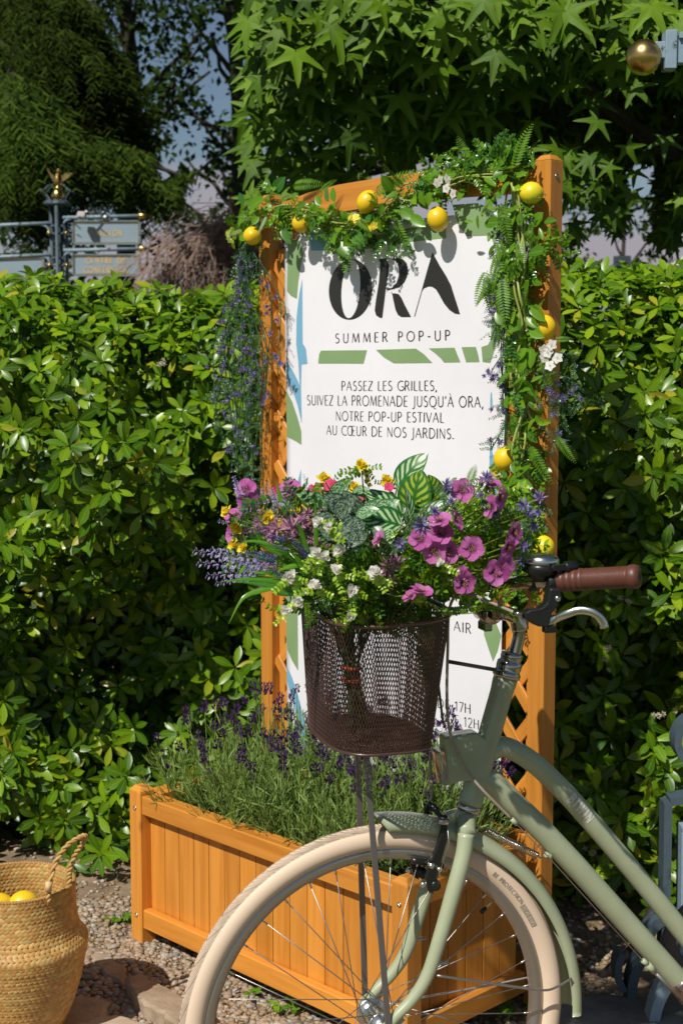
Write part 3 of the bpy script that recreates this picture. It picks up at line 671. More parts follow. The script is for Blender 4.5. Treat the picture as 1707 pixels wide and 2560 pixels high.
# ------------------------------------------------------------------ trees
def limb(b, p0, p1, r0, r1, wob=.08, n=6):
    p0, p1 = Vector(p0), Vector(p1); L = (p1 - p0).length; pts = []
    for i in range(n + 1):
        t = i / n; q = p0.lerp(p1, t) + (rv(wob * L * .35) if 0 < i < n else Vector()); pts.append(q)
    pts = catmull(pts, 3); m = len(pts); b.tube(pts, [r0 + (r1 - r0) * i / (m - 1) for i in range(m)], 7, caps=False); return pts
SKYH = ((560, 90, 50, 60), (530, 190, 40, 60), (570, 260, 40, 40), (480, 330, 55, 35), (410, 410, 40, 45), (500, 480, 55, 50), (640, 300, 60, 60), (455, 390, 60, 40), (690, 360, 50, 40))
def sweetgum():
    base = Vector((2.05, 7.0, 0)); t = thing('sweetgum_tree', base, 'star leaved sweetgum tree with drooping branches hanging over the trellis and hedge on the right', 'tree')
    tb = B(); limb(tb, base, base + Vector((-.05, 0, 5.2)), .16, .08, .02); obj('trunk', tb, BARK, t)
    lit = []; dark = []; roof = []; 
    cl = [(600, 40, 4.6), (650, 110, 4.5), (720, 50, 4.45), (790, 20, 4.4), (690, 190, 4.55), (640, 270, 4.6), (610, 200, 4.7), (700, 280, 4.6), (780, 110, 4.4), (860, 60, 4.3), (850, 160, 4.45), (940, 40, 4.3), (930, 120, 4.35), (1010, 90, 4.25), (1010, 200, 4.45), (1070, 30, 4.2), (1090, 130, 4.3), (1150, 70, 4.2), (1180, 150, 4.3), (1240, 40, 4.15), (1250, 110, 4.25), (1320, 60, 4.2), (1370, 20, 4.15), (1440, 30, 4.2), (1500, 0, 4.2), (1130, 0, 4.1), (960, -30, 4.15), (1290, 150, 4.4), (1390, 100, 4.35), (1480, 70, 4.4), (1560, 10, 4.3),
          (880, 250, 4.6), (930, 290, 4.6), (1000, 260, 4.55), (980, 230, 4.5), (1060, 230, 4.6), (850, 330, 4.8), (760, 360, 4.7), (800, 390, 4.65), (730, 410, 4.75), (860, 420, 4.75), (810, 440, 4.7), (700, 390, 4.8), (900, 360, 4.8), (680, 330, 4.9),
          (1370, 420, 4.2), (1420, 450, 4.3), (1400, 500, 4.3), (1450, 440, 4.5)]
    for (px, py, y) in cl:
        c = P(px, py, y + .15); lb = B(); limb(lb, c + Vector((.25, .9, .15)), c + Vector((0, .02, .03)), .012, .003, .1, 4)
        obj('twig', lb, BARK, t)
        n = 17 if y < 4.62 else (8 if py > 300 else 13)
        for i in range(n):
            o = Vector((random.gauss(0, .13), random.gauss(0, .12), random.gauss(0, .07)))
            d = Vector((random.gauss(0, .45), -.42 + random.gauss(0, .25), -.85)); nn = Vector((random.gauss(-.1, .35), -.9, .55 + random.gauss(0, .3)))
            lit.append(frame(d, nn, c + o, random.uniform(.065, .112) * (.72 if px > 1330 and py > 300 else 1)))
    # limbs
    for e in ((700, 150, 4.7), (850, 300, 5.0), (1000, 80, 4.6), (1200, 60, 4.5), (1400, 40, 4.6), (1450, 350, 5.5), (1650, 200, 5.5), (1600, 450, 6), (900, 380, 5.2), (1100, 200, 5), (1300, 420, 6)):
        lb = B(); pts = limb(lb, base + Vector((-.05, 0, random.uniform(2.3, 4.2))), P(*e) + Vector((0, .3, .1)), .05, .012, .05); 
        if min(proj(p)[0] for p in pts) > 600: obj('branch', lb, BARK, t)
        for k in range(4):
            q = random.choice(pts[4:]); lb2 = B()
            if proj(q)[0] < 850: continue
            e2 = q + Vector((random.gauss(.1, .25), random.gauss(-.2, .3), random.gauss(0, .2)))
            if proj(e2)[0] < 700: continue
            limb(lb2, q, e2, .012, .004, .1, 4); obj('branch', lb2, BARK, t)
    # shaded interior, and unseen leaves above the frame added to keep sun off it
    def dl(c, s=None):
        d = Vector((random.gauss(0, .5), -.2 + random.gauss(0, .4), -.8)); nn = Vector((random.gauss(0, .5), -.7, .6 + random.gauss(0, .4)))
        dark.append(frame(d, nn, c, s or random.uniform(.075, .11)))
    n = 0
    while n < 15500:
        px = random.uniform(600, 2300); py = random.uniform(-260, 700); y = random.uniform(5.1, 8.8)
        # lower outline of the hanging crown
        low = 470 if px > 1400 else 400 + (px - 1100) * .2 if px > 1100 else 150 + (px - 600) * .52
        low += 0; low += 45 * math.sin(px * .021) + 35 * math.sin(px * .057 + 1) 
        if px > 1380: low = 545 + 80 * math.sin(px * .012 + .8) + 30 * math.sin(px * .05)
        if 1560 < px < 1640: low = min(low, 420)
        lim = low - 60 * (y - 5) * (.25 if px > 1380 else .1)
        if py > lim: continue
        if px < 1000 and random.random() < .5: continue
        if any((px - hx) ** 2 / hr ** 2 + (py - hy) ** 2 / hs ** 2 < 1 for hx, hy, hr, hs in SKYH + ((800, 270, 30, 30), (790, 190, 25, 20))): continue
        if px > 1100 and py > 200 and y < 5.8: continue
        c = P(px, py, y)
        g = math.sin(c.x * 4.3) * math.sin(c.y * 3.7 + 1) * math.sin(c.z * 5.1)
        if g < -.28: continue
        dl(c, random.uniform(.06, .085) if px > 1100 else None); n += 1
    n = 0
    while n < 21000:      # unseen leaf shell above the frame, shaped to block sun from the interior
        v = rv().normalized(); k = random.uniform(.72, 1); c = Vector((2.0 + 4.0 * k * v.x, 7.4 + 3.4 * k * v.y, 2.9 + 4.3 * k * abs(v.z)))
        if c.y < 4.3: continue
        q = proj(c)
        if q[1] > -150 and -200 < q[0] < 1900: continue
        roof.append(frame(rv(), Vector((-.35, -.5, .75)) + rv(.4), c, .19)); n += 1
    for i in range(20000):      # unseen leaf slab above the frame, added to cast shade on the interior
        x = random.uniform(-.5, 4.2); y = random.uniform(4.35, 5.1); z = random.uniform(2.85, 4.5) + (y - 4.35) * .3
        q = proj((x, y, z))
        if x < 0 or (q[1] > -110 and q[0] < 1150): continue
        roof.append(frame(rv(), Vector((-.35, -.5, .75)) + rv(.35), (x, y, z), .18))
    lit = [m for m in lit if proj(m.translation)[0] > 590 + random.random() * 40]
    vis = [m for m in lit if 0 < proj(m.translation)[1] < 640 and proj(m.translation)[0] < 1700]; vis.sort(key=lambda m: m.translation.y); pick = vis[:300]; ids = {id(m) for m in pick}
    me = tm(STAR, 'leaf', GUML)
    for m in pick: shared('leaf', me, m, t)
    b = B(); b.inst(STAR, [m for m in lit if id(m) not in ids] + dark); b.inst(leafT(.7, 2, .1, .2, .5, .7), roof); obj('crown', b, GUML, t)['kind'] = 'stuff'
sweetgum()

def broad_tree(base, h, label, name, rx, ry, z0, n, leafs=.07, mat=BROAD, trunk=.12, lean=(0, 0), gaps=.12, seed=1, holes=()):
    rr = random.Random(seed); base = Vector(base); t = thing(name, base, label, 'tree', None)
    tb = B(); top = base + Vector((lean[0], lean[1], h)); limb(tb, base, top, trunk, trunk * .25, .015, 8); obj('trunk', tb, BARK, t)
    ms = []; cl = []
    for i in range(int(n / 55)):
        z = rr.uniform(z0, h); k = 1 - ((z - z0) / (h - z0 + .01)) * .45; a = rr.uniform(0, 6.28); r = math.sqrt(rr.random()) * k
        cl.append(Vector((base.x + lean[0] * z / h + rx * r * math.cos(a), base.y + lean[1] * z / h + ry * r * math.sin(a), z)))
    for i, c in enumerate(cl):
        if i % 3 == 0:
            lb = B(); limb(lb, (base.x + lean[0] * c.z / h, base.y, max(z0 * .6, c.z - .6)), c, trunk * .25, .012, .06, 4); obj('branch', lb, BARK, t)
        for k in range(55):
            q = c + Vector((rr.gauss(0, .32), rr.gauss(0, .32), rr.gauss(0, .16))) * (h / 9)
            pq = proj(q)
            if any((pq[0] - hx) ** 2 / hr ** 2 + (pq[1] - hy) ** 2 / hs ** 2 < 1 for hx, hy, hr, hs in holes) and rr.random() < .84: continue
            ms.append(frame(rv() + Vector((0, -.4, -.4)), Vector((0, -.7, .6)) + rv(.5), q, leafs * rr.uniform(.7, 1.3)))
    b = B(); b.inst(leafT(.6, 2, .1, .2, .5, .7), ms); obj('crown', b, mat, t)['kind'] = 'stuff'; return t
CY = 15.0
broad_tree((P(592, 700, 15).x, 15, 0), 8.2, 'tall dark airy tree with a slim straight trunk behind the left end of the garland', 'broadleaf_tree', 1.25, .9, 1.7, 5200, .085, trunk=.13, seed=3, holes=SKYH)
broad_tree((P(330, 700, 13.5).x, 13.5, 0), 8.0, 'dark green bushy tree behind the conifer branches left of the sky gap', 'broadleaf_tree', 1.1, .9, 3.2, 5200, .085, trunk=.12, seed=5, holes=SKYH)
broad_tree((P(760, 700, 17).x, 17, 0), 4.1, 'small dark tree behind the hedge, left of the banner top', 'broadleaf_tree', 1.5, .9, 1.6, 3600, .09, trunk=.1, seed=6, holes=SKYH + ((760, 330, 45, 45), (850, 380, 30, 30)))
broad_tree((P(1560, 700, 16).x, 16, 0), 3.4, 'small loose tree seen under the sweetgum branches at far right', 'broadleaf_tree', 1.3, .8, 1.3, 1500, .08, trunk=.06, seed=8)
broad_tree((P(1395, 700, 14).x, 14, 0), 3.0, 'young thin tree just right of the right trellis post beyond the hedge', 'broadleaf_tree', .35, .4, 1.5, 700, .07, trunk=.04, seed=9)
broad_tree((P(-60, 700, 16).x, 16, 0), 9.5, 'large dark tree filling the far left edge behind the signpost', 'broadleaf_tree', 2.6, 1.2, .8, 9500, .13, trunk=.2, seed=10, holes=SKYH)

def conifer():
    base = Vector((P(-120, 700, 11.5).x, 11.5, 0)); t = thing('cedar_tree', base, 'large dark cedar with long drooping feathery branches at the upper left', 'tree')
    tb = B(); limb(tb, base, base + Vector((0, 0, 10)), .28, .1, .01); obj('trunk', tb, BARK, t)
    ms = []
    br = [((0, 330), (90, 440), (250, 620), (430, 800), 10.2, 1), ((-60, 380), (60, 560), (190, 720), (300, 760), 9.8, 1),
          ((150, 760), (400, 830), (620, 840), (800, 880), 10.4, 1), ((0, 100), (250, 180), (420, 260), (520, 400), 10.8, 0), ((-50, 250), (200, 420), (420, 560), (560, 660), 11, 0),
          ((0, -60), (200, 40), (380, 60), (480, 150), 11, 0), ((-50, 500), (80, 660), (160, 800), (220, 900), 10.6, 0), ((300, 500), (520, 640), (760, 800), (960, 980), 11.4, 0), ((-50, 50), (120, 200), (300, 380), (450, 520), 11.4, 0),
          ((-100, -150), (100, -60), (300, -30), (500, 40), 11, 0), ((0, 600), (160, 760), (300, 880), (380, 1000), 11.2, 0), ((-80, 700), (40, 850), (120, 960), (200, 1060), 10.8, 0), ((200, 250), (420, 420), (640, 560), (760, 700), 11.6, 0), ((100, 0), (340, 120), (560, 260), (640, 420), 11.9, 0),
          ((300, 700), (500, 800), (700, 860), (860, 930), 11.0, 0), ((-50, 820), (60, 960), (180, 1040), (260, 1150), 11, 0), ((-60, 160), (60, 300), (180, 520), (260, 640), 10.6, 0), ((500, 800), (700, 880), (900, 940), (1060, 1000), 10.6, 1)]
    ms2 = []
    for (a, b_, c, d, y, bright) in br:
        dst = ms2 if bright else ms  # bright: branches in the sun, their light painted into the needle colour
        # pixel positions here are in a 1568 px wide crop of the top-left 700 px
        k = .4464; pts = [P(q[0] * k, q[1] * k, y + (.9 if i == 0 else 0)) for i, q in enumerate((a, b_, c, d))]
        lb = B(); cp = catmull([base + Vector((0, 0, pts[0].z + .25)), pts[0] + Vector((0, .3, .1))] + pts, 8); n = len(cp)
        lb.tube(cp, [.05 - .042 * i / (n - 1) for i in range(n)], 6, caps=False); obj('branch', lb, BARK, t)
        s0 = n // 4
        for i in range(s0, n):
            for j in range(10 if bright else 15):
                q = cp[i].lerp(cp[max(i - 1, 0)], random.random()) + Vector((random.gauss(0, .05), random.gauss(0, .16), random.gauss(0, .03)))
                L = random.uniform(.18, .5); side = random.choice((-1, 1))
                dr = Vector((side * random.uniform(.1, .8) + .2, random.gauss(0, .5), -random.uniform(.5, 1.1))).normalized()
                m = 9
                for s in range(m):
                    tq = q + dr * (L * s / m) - Vector((0, 0, .10 * (s / m) ** 2))
                    pq = proj(tq)
                    if any((pq[0] - hx) ** 2 / hr ** 2 + (pq[1] - hy) ** 2 / hs ** 2 < .8 for hx, hy, hr, hs in SKYH): continue
                    for sd in (-1, 1):
                        dd = dr + Vector((sd * .9, random.gauss(0, .5), random.gauss(-.1, .25)))
                        dst.append(frame(dd, Vector((0, -1, .4)) + rv(.4), tq, random.uniform(.05, .10) * (1.1 - .5 * s / m)))
        # brown bare bits
    b = B(); v = np.array([(-.08, 0, 0), (.08, 0, 0), (.05, 1, -.1), (-.05, 1, -.1)]); QT = (v, [(0, 1, 2, 3)], np.array([(0, 0), (1, 0), (1, 1), (0, 1)], float)); b2 = B(); b2.inst(QT, ms2); obj('sunlit_foliage', b2, CONIF2, t)['kind'] = 'stuff'; b.inst((v, [(0, 1, 2, 3)], np.array([(0, 0), (1, 0), (1, 1), (0, 1)], float)), ms)
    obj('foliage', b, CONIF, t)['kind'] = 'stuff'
    # small rusty catkins along the lit branch
    cm = tm(spikeT(16, .3, 4), 'cone', M('rusty_cone', (.36, .13, .06), .8))
    for (px, py) in ((165, 400), (183, 398), (190, 400), (225, 404), (238, 407), (285, 400), (310, 397), (122, 338)):
        shared('cone', cm, ZDIR((random.gauss(0, .3), 0, 1), P(px, py, 10.2), .035), t)
conifer()

def weeping():
    base = P(640, 700, 9.0); base.z = 0; t = thing('weeping_shrub', base, 'bare brown weeping shrub arching above the hedge, left of the trellis', 'shrub')
    tb = B(); top = P(560, 600, 9.0); limb(tb, base, P(640, 640, 9), .05, .03, .03); obj('trunk', tb, BARK, t)
    tw = B()
    for (a, b_) in (((640, 640), (505, 575)), ((640, 650), (480, 600)), ((640, 640), (560, 590)), ((650, 640), (600, 590)), ((650, 650), (700, 600)), ((620, 660), (440, 640)), ((640, 640), (530, 610))):
        pts = [P(a[0], a[1], 9), P((a[0] + b_[0]) / 2, min(a[1], b_[1]) - 12, 8.95), P(b_[0], b_[1], 8.9), P(b_[0] - 30, b_[1] + 40, 8.85)]
        lb = B(); cp = catmull(pts, 6); lb.tube(cp, [.022 - .016 * i / (len(cp) - 1) for i in range(len(cp))], 6); obj('branch', lb, M('grey_bark', (.30, .22, .16), .85, noise=.4) if 'grey_bark' not in bpy.data.materials else bpy.data.materials['grey_bark'], t)
        for q in cp:
            for j in range(5):
                s = q + rv(.07); e = [s]
                dx = random.gauss(-.05, .12)
                for k in range(1, 5): e.append(s + Vector((dx * k * .5 + random.gauss(0, .02), random.gauss(0, .04), .03 * k - .035 * k * k)))
                tw.tube(e, .0028, 3, caps=False)
    obj('twigs', tw, M('brown_twig', (.36, .25, .20), .8, noise=.4, nscale=4), t)['kind'] = 'stuff'
weeping()

# distant belt of trees that closes the view low down
def far_belt():
    ms = []
    for i in range(26000):
        x = random.uniform(-22, 24); k = .5 * math.sin(x * .6) + .35 * math.sin(x * 1.7 + 1)
        z = random.uniform(0, 2.4 + k); ms.append(frame(rv(), Vector((0, -1, .5)) + rv(.4), (x, 30 + random.uniform(0, 2.5), z), .22))
    b = B(); b.inst(leafT(.7, 2, .1, .2, .5, .7), ms); tag(obj('far_shrubbery', b, BROAD), 'distant belt of dark green shrubs along the horizon beyond the hedge', 'shrubbery', None, 'stuff')
far_belt()

# ------------------------------------------------------------------ far right: white pole, pale roof edge
b = B(); q0 = P(1554, 700, 12); b.tube([(q0.x, 12, 0), (q0.x, 12, P(1554, 640, 12).z)], .075, 14); tag(obj('white_pole', b, WHITEPL), 'short white pole standing beyond the hedge, right of the trellis', 'pole')
def awning():
    o = P(1700, 690, 12.5); t = thing('garden_canopy', (o.x + 1.2, 12.5, 0), 'pale slanted canopy edge just over the hedge at the right edge of the photo', 'canopy')
    a = B(); p0, p1 = P(1640, 715, 12.5), P(1730, 658, 12.5); d = (p1 - p0); p2 = p0 + d * 3.2
    a.extrude([p0, p2, p2 - Vector((0, 0, .09)), p0 - Vector((0, 0, .09))], (0, 1.6, 0)); obj('roof', a, M('pale_canvas', (.55, .50, .42), .8), t)
    for x in (p0.x + .5, p2.x - .1):
        s = B(); zt = p0.z + (x - p0.x) * d.z / d.x - .09; s.tube([(x, 12.6, 0), (x, 12.6, zt)], .03, 10); obj('post', s, WHITEPL, t)
awning()
# ------------------------------------------------------------------ lettering (own stroke letters)
def _arc(cx, cy, rx, ry, a0, a1, n=9): return [(cx + rx * math.cos(R(a0 + (a1 - a0) * i / n)), cy + ry * math.sin(R(a0 + (a1 - a0) * i / n))) for i in range(n + 1)]
k_, h_ = 1.25, .62
FONT = {
 'A': (.62, [([(0, 0), (.30, 1)], h_), ([(.30, 1), (.60, 0)], k_), ([(.11, .36), (.49, .36)], h_)]),
 'B': (.50, [([(.07, 0), (.07, 1)], k_), ([(.07, 1)] + _arc(.24, .76, .2, .24, 90, -90) + [(.07, .52)], 1), ([(.07, .52)] + _arc(.26, .26, .22, .26, 90, -90) + [(.07, 0)], 1)]),
 'C': (.60, [(_arc(.42, .5, .38, .5, 55, 305, 14), 1)]),
 'D': (.66, [([(.07, 0), (.07, 1)], k_), ([(.07, 1)] + _arc(.24, .5, .38, .5, 90, -90, 14) + [(.07, 0)], 1)]),
 'E': (.44, [([(.07, 0), (.07, 1)], k_), ([(.07, 1), (.42, 1)], h_), ([(.07, .52), (.37, .52)], h_), ([(.07, 0), (.43, 0)], h_)]),
 'F': (.42, [([(.07, 0), (.07, 1)], k_), ([(.07, 1), (.42, 1)], h_), ([(.07, .52), (.37, .52)], h_)]),
 'G': (.64, [(_arc(.42, .5, .38, .5, 60, 330, 14) + [(.58, .42)], 1), ([(.42, .44), (.58, .44)], h_)]),
 'H': (.62, [([(.07, 0), (.07, 1)], k_), ([(.55, 0), (.55, 1)], k_), ([(.07, .52), (.55, .52)], h_)]),
 'I': (.16, [([(.08, 0), (.08, 1)], k_)]),
 'J': (.30, [([(.20, 1), (.20, .05)] + [(.17, -.12), (.08, -.2), (-.02, -.2)], 1)]),
 'L': (.42, [([(.07, 0), (.07, 1)], k_), ([(.07, 0), (.41, 0)], h_)]),
 'M': (.78, [([(.03, 0), (.12, 1)], h_), ([(.12, 1), (.38, .05)], k_), ([(.38, .05), (.64, 1)], h_), ([(.64, 1), (.72, 0)], k_)]),
 'N': (.64, [([(.07, 0), (.07, 1)], h_), ([(.07, 1), (.57, 0)], k_), ([(.57, 0), (.57, 1)], h_)]),
 'O': (.80, [(_arc(.40, .5, .36, .5, 0, 360, 22), 1)]),
 'P': (.48, [([(.07, 0), (.07, 1)], k_), ([(.07, 1)] + _arc(.23, .74, .21, .26, 90, -90) + [(.07, .48)], 1)]),
 'Q': (.80, [(_arc(.40, .5, .36, .5, 0, 360, 22), 1), ([(.38, .06), (.52, -.14), (.72, -.2)], h_)]),
 'R': (.54, [([(.07, 0), (.07, 1)], k_), ([(.07, 1)] + _arc(.23, .75, .20, .25, 90, -90) + [(.07, .5)], 1), ([(.25, .5), (.50, 0)], k_)]),
 'S': (.46, [(_arc(.24, .76, .17, .24, 50, 240, 8) + _arc(.22, .26, .20, .26, 60, -130, 10), 1.05)]),
 'T': (.50, [([(.25, 0), (.25, 1)], k_), ([(.0, 1), (.50, 1)], h_)]),
 'U': (.60, [([(.07, 1), (.07, .3)] + _arc(.30, .28, .23, .28, 180, 360) + [(.53, 1)], 1)]),
 'V': (.58, [([(.0, 1), (.29, 0)], k_), ([(.29, 0), (.56, 1)], h_)]),
 'W': (.86, [([(.0, 1), (.22, 0)], k_), ([(.22, 0), (.43, 1)], h_), ([(.43, 1), (.64, 0)], k_), ([(.64, 0), (.85, 1)], h_)]),
 'Z': (.52, [([(.03, 1), (.48, 1)], h_), ([(.48, 1), (.03, 0)], k_), ([(.03, 0), (.50, 0)], h_)]),
 '1': (.32, [([(.05, .82), (.20, 1), (.20, 0)], 1)]),
 '2': (.48, [(_arc(.23, .74, .2, .26, 160, -20, 9) + [(.30, .4), (.05, 0), (.46, 0)], 1)]),
 '3': (.46, [(_arc(.22, .76, .18, .24, 140, -80, 9), 1), (_arc(.22, .27, .2, .27, 80, -140, 9), 1)]),
 '4': (.50, [([(.36, 0), (.36, 1), (.04, .3), (.48, .3)], 1)]),
 '5': (.46, [([(.40, 1), (.10, 1), (.08, .58)] + _arc(.22, .32, .2, .32, 110, -130, 9), 1)]),
 '7': (.44, [([(.02, 1), (.42, 1), (.16, 0)], 1)]),
 '/': (.40, [([(.02, -.05), (.36, 1.05)], h_)]),
 '-': (.30, [([(.03, .42), (.27, .42)], 1.2)]), '.': (.16, [([(.08, 0), (.08, .08)], 1.9)]), ',': (.16, [([(.10, .07), (.03, -.18)], 1.2)]), "'": (.16, [([(.11, 1.02), (.06, .78)], 1.2)]), ' ': (.30, []),
}
FONT['À'] = (.62, FONT['A'][1] + [([(.20, 1.28), (.31, 1.10)], .8)])
FONT['É'] = (.44, FONT['E'][1] + [([(.20, 1.10), (.33, 1.28)], .8)])
FONT['Œ'] = (.98, [(_arc(.36, .5, .33, .5, 0, 360, 20), 1), ([(.58, 0), (.58, 1)], k_), ([(.58, 1), (.94, 1)], h_), ([(.58, .52), (.88, .52)], h_), ([(.58, 0), (.95, 0)], h_)])
def letters(text, wt=.085, sp=.13):
    """list of quads in letter units; returns (quads, width)"""
    x = 0; out = []
    for ch in text:
        w, st = FONT[ch]
        for pts, k in st:
            hw = wt * k / 2; n = len(pts)
            for i in range(n - 1):
                a, c = pts[i], pts[i + 1]; dx, dy = c[0] - a[0], c[1] - a[1]; L = math.hypot(dx, dy) or 1; tx, ty = dx / L, dy / L
                e = hw * .35 if n > 2 else 0
                m = max(1, int(L / .25)) if n == 2 else 1
                for j in range(m):
                    p0 = (a[0] + dx * j / m - (tx * e if j == 0 else 0), a[1] + dy * j / m - (ty * e if j == 0 else 0)); p1 = (a[0] + dx * (j + 1) / m + (tx * e if j == m - 1 else 0), a[1] + dy * (j + 1) / m + (ty * e if j == m - 1 else 0))
                    out.append([(x + p0[0] - ty * hw, p0[1] + tx * hw), (x + p0[0] + ty * hw, p0[1] - tx * hw), (x + p1[0] + ty * hw, p1[1] - tx * hw), (x + p1[0] - ty * hw, p1[1] + tx * hw)])
        x += w + sp
    return out, x - sp
def put_text(b, text, fn, wt=.085, sp=.13, flip=False):
    q, w = letters(text, wt, sp)
    for i, quad in enumerate(q):
        b.add([tuple(fn(x / w, y, i * 2e-6)) for x, y in quad], [(0, 1, 2, 3)], None, False)

# ------------------------------------------------------------------ planter with trellis
U = Vector((.7005, -.7137, 0)).normalized(); NF = Vector((-U.y, U.x, 0)) * -1   # U runs left post -> right post, NF faces the camera
if NF.y > 0: NF = -NF
Bc = Vector((.137, 2.862, 0)); Lp, Wp = .972, .45
Cc = Bc - NF * Wp; Ac = Bc - U * Lp; Dc = Cc - U * Lp; Z1 = Vector((0, 0, 1))
pl = thing('trellis_planter', (Ac + Cc) / 2, 'orange varnished wooden planter box with a tall lattice trellis rising from its back', 'planter')
PS = .046
def post(corner, ztop, lab=None):
    """corner = front-right corner of the post on the ground"""
    c = corner - U * PS / 2 - NF * PS / 2; b = B()
    b.box(c + Z1 * (ztop - .012) / 2, Z1, U, NF, ztop - .012, PS, PS, .002)
    zt = ztop - .012; k = PS / 2 - .0005; kk = PS / 2 - .011
    vs = [c + U * sx * k + NF * sy * k + Z1 * zt for sx, sy in ((-1, -1), (1, -1), (1, 1), (-1, 1))] + [c + U * sx * kk + NF * sy * kk + Z1 * ztop for sx, sy in ((-1, -1), (1, -1), (1, 1), (-1, 1))]
    f = [(0, 1, 5, 4), (1, 2, 6, 5), (2, 3, 7, 6), (3, 0, 4, 7), (4, 5, 6, 7)]
    if U.cross(NF).z < 0: f = [q[::-1] for q in f]
    b.add([tuple(v) for v in vs], f, [(v.dot(U), v.dot(NF)) for v in vs], False)
    return obj('post', b, WOOD, pl)
post(Ac + U * PS, .422); post(Bc, .422); post(Cc, 1.952)
post(Dc + U * PS, 1.945)
SCREWH = M('screw_steel', (.45, .38, .30), .3, 1)
def screw(p, n):
    b = B(); b.lathe([(.0001, .0012), (.0045, .0015), (.0062, .0004), (.0062, -.002)], p, n, 12); b.box(Vector(p) + Vector(n) * .0017, Vector(n).orthogonal(), Vector(n).cross(Vector(n).orthogonal()), n, .007, .0012, .0006, .0001); obj('screw', b, SCREWH, pl)
for c in (Ac + U * PS, Bc):
    for z in (.365, .082): screw(c - U * PS / 2 + NF * .0004 + Z1 * z, NF); screw(c - NF * PS / 2 + U * .0004 + Z1 * (z - .012), U)
screw(Cc - NF * PS / 2 + U * .0004 + Z1 * 1.905, U)
def rail(p0, p1, z0, z1, th, out, inset, bev=.0025, shift=0):
    d = (p1 - p0); L = d.length; d.normalize(); b = B(); b.box((p0 + p1) / 2 - out * (inset + th / 2) + Z1 * (z0 + z1) / 2, d, out, Z1, L - .001, th, z1 - z0, bev); return obj('rail', b, WOOD, pl)
def side(p0, p1, out, n):
    rail(p0, p1, .352, .400, .024, out, .004); rail(p0, p1, .052, .102, .024, out, .004)
    d = (p1 - p0); L = d.length; d.normalize(); w = L / n
    for i in range(n):
        b = B(); b.box(p0 + d * (w * (i + .5)) - out * (.030 + .006 + random.uniform(-.0004, .0004)) + Z1 * .225, Z1, d, out, .30, w - .0022, .010, .0012); obj('board', b, WOOD, pl)
    # inner top ledge
    b = B(); b.box(p0 + d * (L / 2) - out * .043 + Z1 * .386, d, out, Z1, L - .002, .026, .024, .002); obj('ledge', b, WOOD, pl)
e = PS
side(Ac + U * e, Bc - U * e, NF, 15)                  # long front side
side(Bc - NF * e, Cc + NF * e, U, 6)                    # short right side
side(Ac - NF * e, Dc + NF * e, -U, 6)                   # short left side
side(Dc + U * e, Cc - U * e, -NF, 15) if False else None
for z0, z1 in ((.352, .400), (.052, .102)):
    rail(Dc + U * e, Cc - U * e, z0, z1, .024, NF, .012)
b = B(); b.box((Ac + Cc) / 2 + Z1 * .2, U, NF, Z1, Lp - .1, Wp - .1, .25, .01)
so_ = B(); 
xs = np.linspace(.05, Lp - .05, 50); ys = np.linspace(.05, Wp - .05, 26); vs = []
for y in ys:
    for x in xs: q = Ac + U * x - NF * y; vs.append((q.x, q.y, .352 + .006 * math.sin(x * 61 + y * 40) + .005 * math.sin(y * 90 - x * 35) + random.uniform(-.003, .003)))
so_.add(vs, [(j * 50 + i, j * 50 + i + 1, (j + 1) * 50 + i + 1, (j + 1) * 50 + i) for j in range(25) for i in range(49)], None); obj('soil', so_, SOIL, pl)
# trellis plane coordinates: s from the outer left corner, z up
TO = Dc.copy()
def TP(s, z, d=0.0): return TO + U * s + Z1 * z + NF * d
def tsz(px, py, d=0.0):
    q = PL(px, py, TO + NF * d, NF) - TO; return q.dot(U), q.z
def TPX(px, py, d=0.0): return PL(px, py, TO + NF * d, NF)
# top beam, arched
bt = [(735, 490), (772, 481), (846, 461), (965, 441), (1087, 424), (1180, 418), (1270, 419), (1350, 424)]
bb = [(735, 552), (772, 545), (846, 530), (965, 511), (1087, 496), (1180, 488), (1270, 482), (1350, 479)]
tt = [tsz(*p, d=-.010) for p in bt]; bo = [tsz(*p, d=-.010) for p in bb]
tt[0] = (PS + .0005, tt[0][1] - .02); bo[0] = (PS + .0005, bo[0][1] - .0); tt[-1] = (Lp - PS - .0005, tt[-1][1]); bo[-1] = (Lp - PS - .0005, bo[-1][1])
b = B(); ol = tt + bo[::-1]; b.extrude([TP(s, z, -.008) for s, z in ol], -NF * .028)
for i in range(len(b.uv)): b.uv[i] = np.array([((Vector(v) - TO).dot(U) , v[2]) for v in b.v[i]])
obj('crossbeam', b, WOOD, pl)
print('beam', tt, bo)
b = B(); b.box(TP(Lp / 2, .46, -.022), U, NF, Z1, Lp - 2 * PS - .001, .022, .04); obj('rail', b, WOOD, pl)
for s in (PS + .012, Lp - PS - .012): b = B(); b.box(TP(s, 1.10, -.034), Z1, U, NF, 1.4, .022, .016); obj('batten', b, WOOD, pl)
def lattice(sign, depth):
    s0, s1, zb = PS + .002, Lp - PS - .002, .44; ph = math.atan(1.22)
    c = -3.0
    while c < 4:
        c += .134
        # line z = c + sign*1.22*(s)
        def zt(s): return (1.84 - .10 * abs(s - .55))
        a = s0; e_ = s1; f = lambda s: c + sign * 1.22 * s
        lo, hi = None, None
        for k in range(401):
            s = a + (e_ - a) * k / 400
            if zb <= f(s) <= zt(s):
                if lo is None: lo = s
                hi = s
        if lo is None or hi - lo < .04: continue
        p0, p1 = TP(lo, f(lo), depth), TP(hi, f(hi), depth); b = B(); d = (p1 - p0)
        b.box((p0 + p1) / 2, d, d.cross(NF), NF, d.length, .029, .008, .0015); obj('slat', b, WOOD, pl)
lattice(1, -.0245); lattice(-1, -.0160)

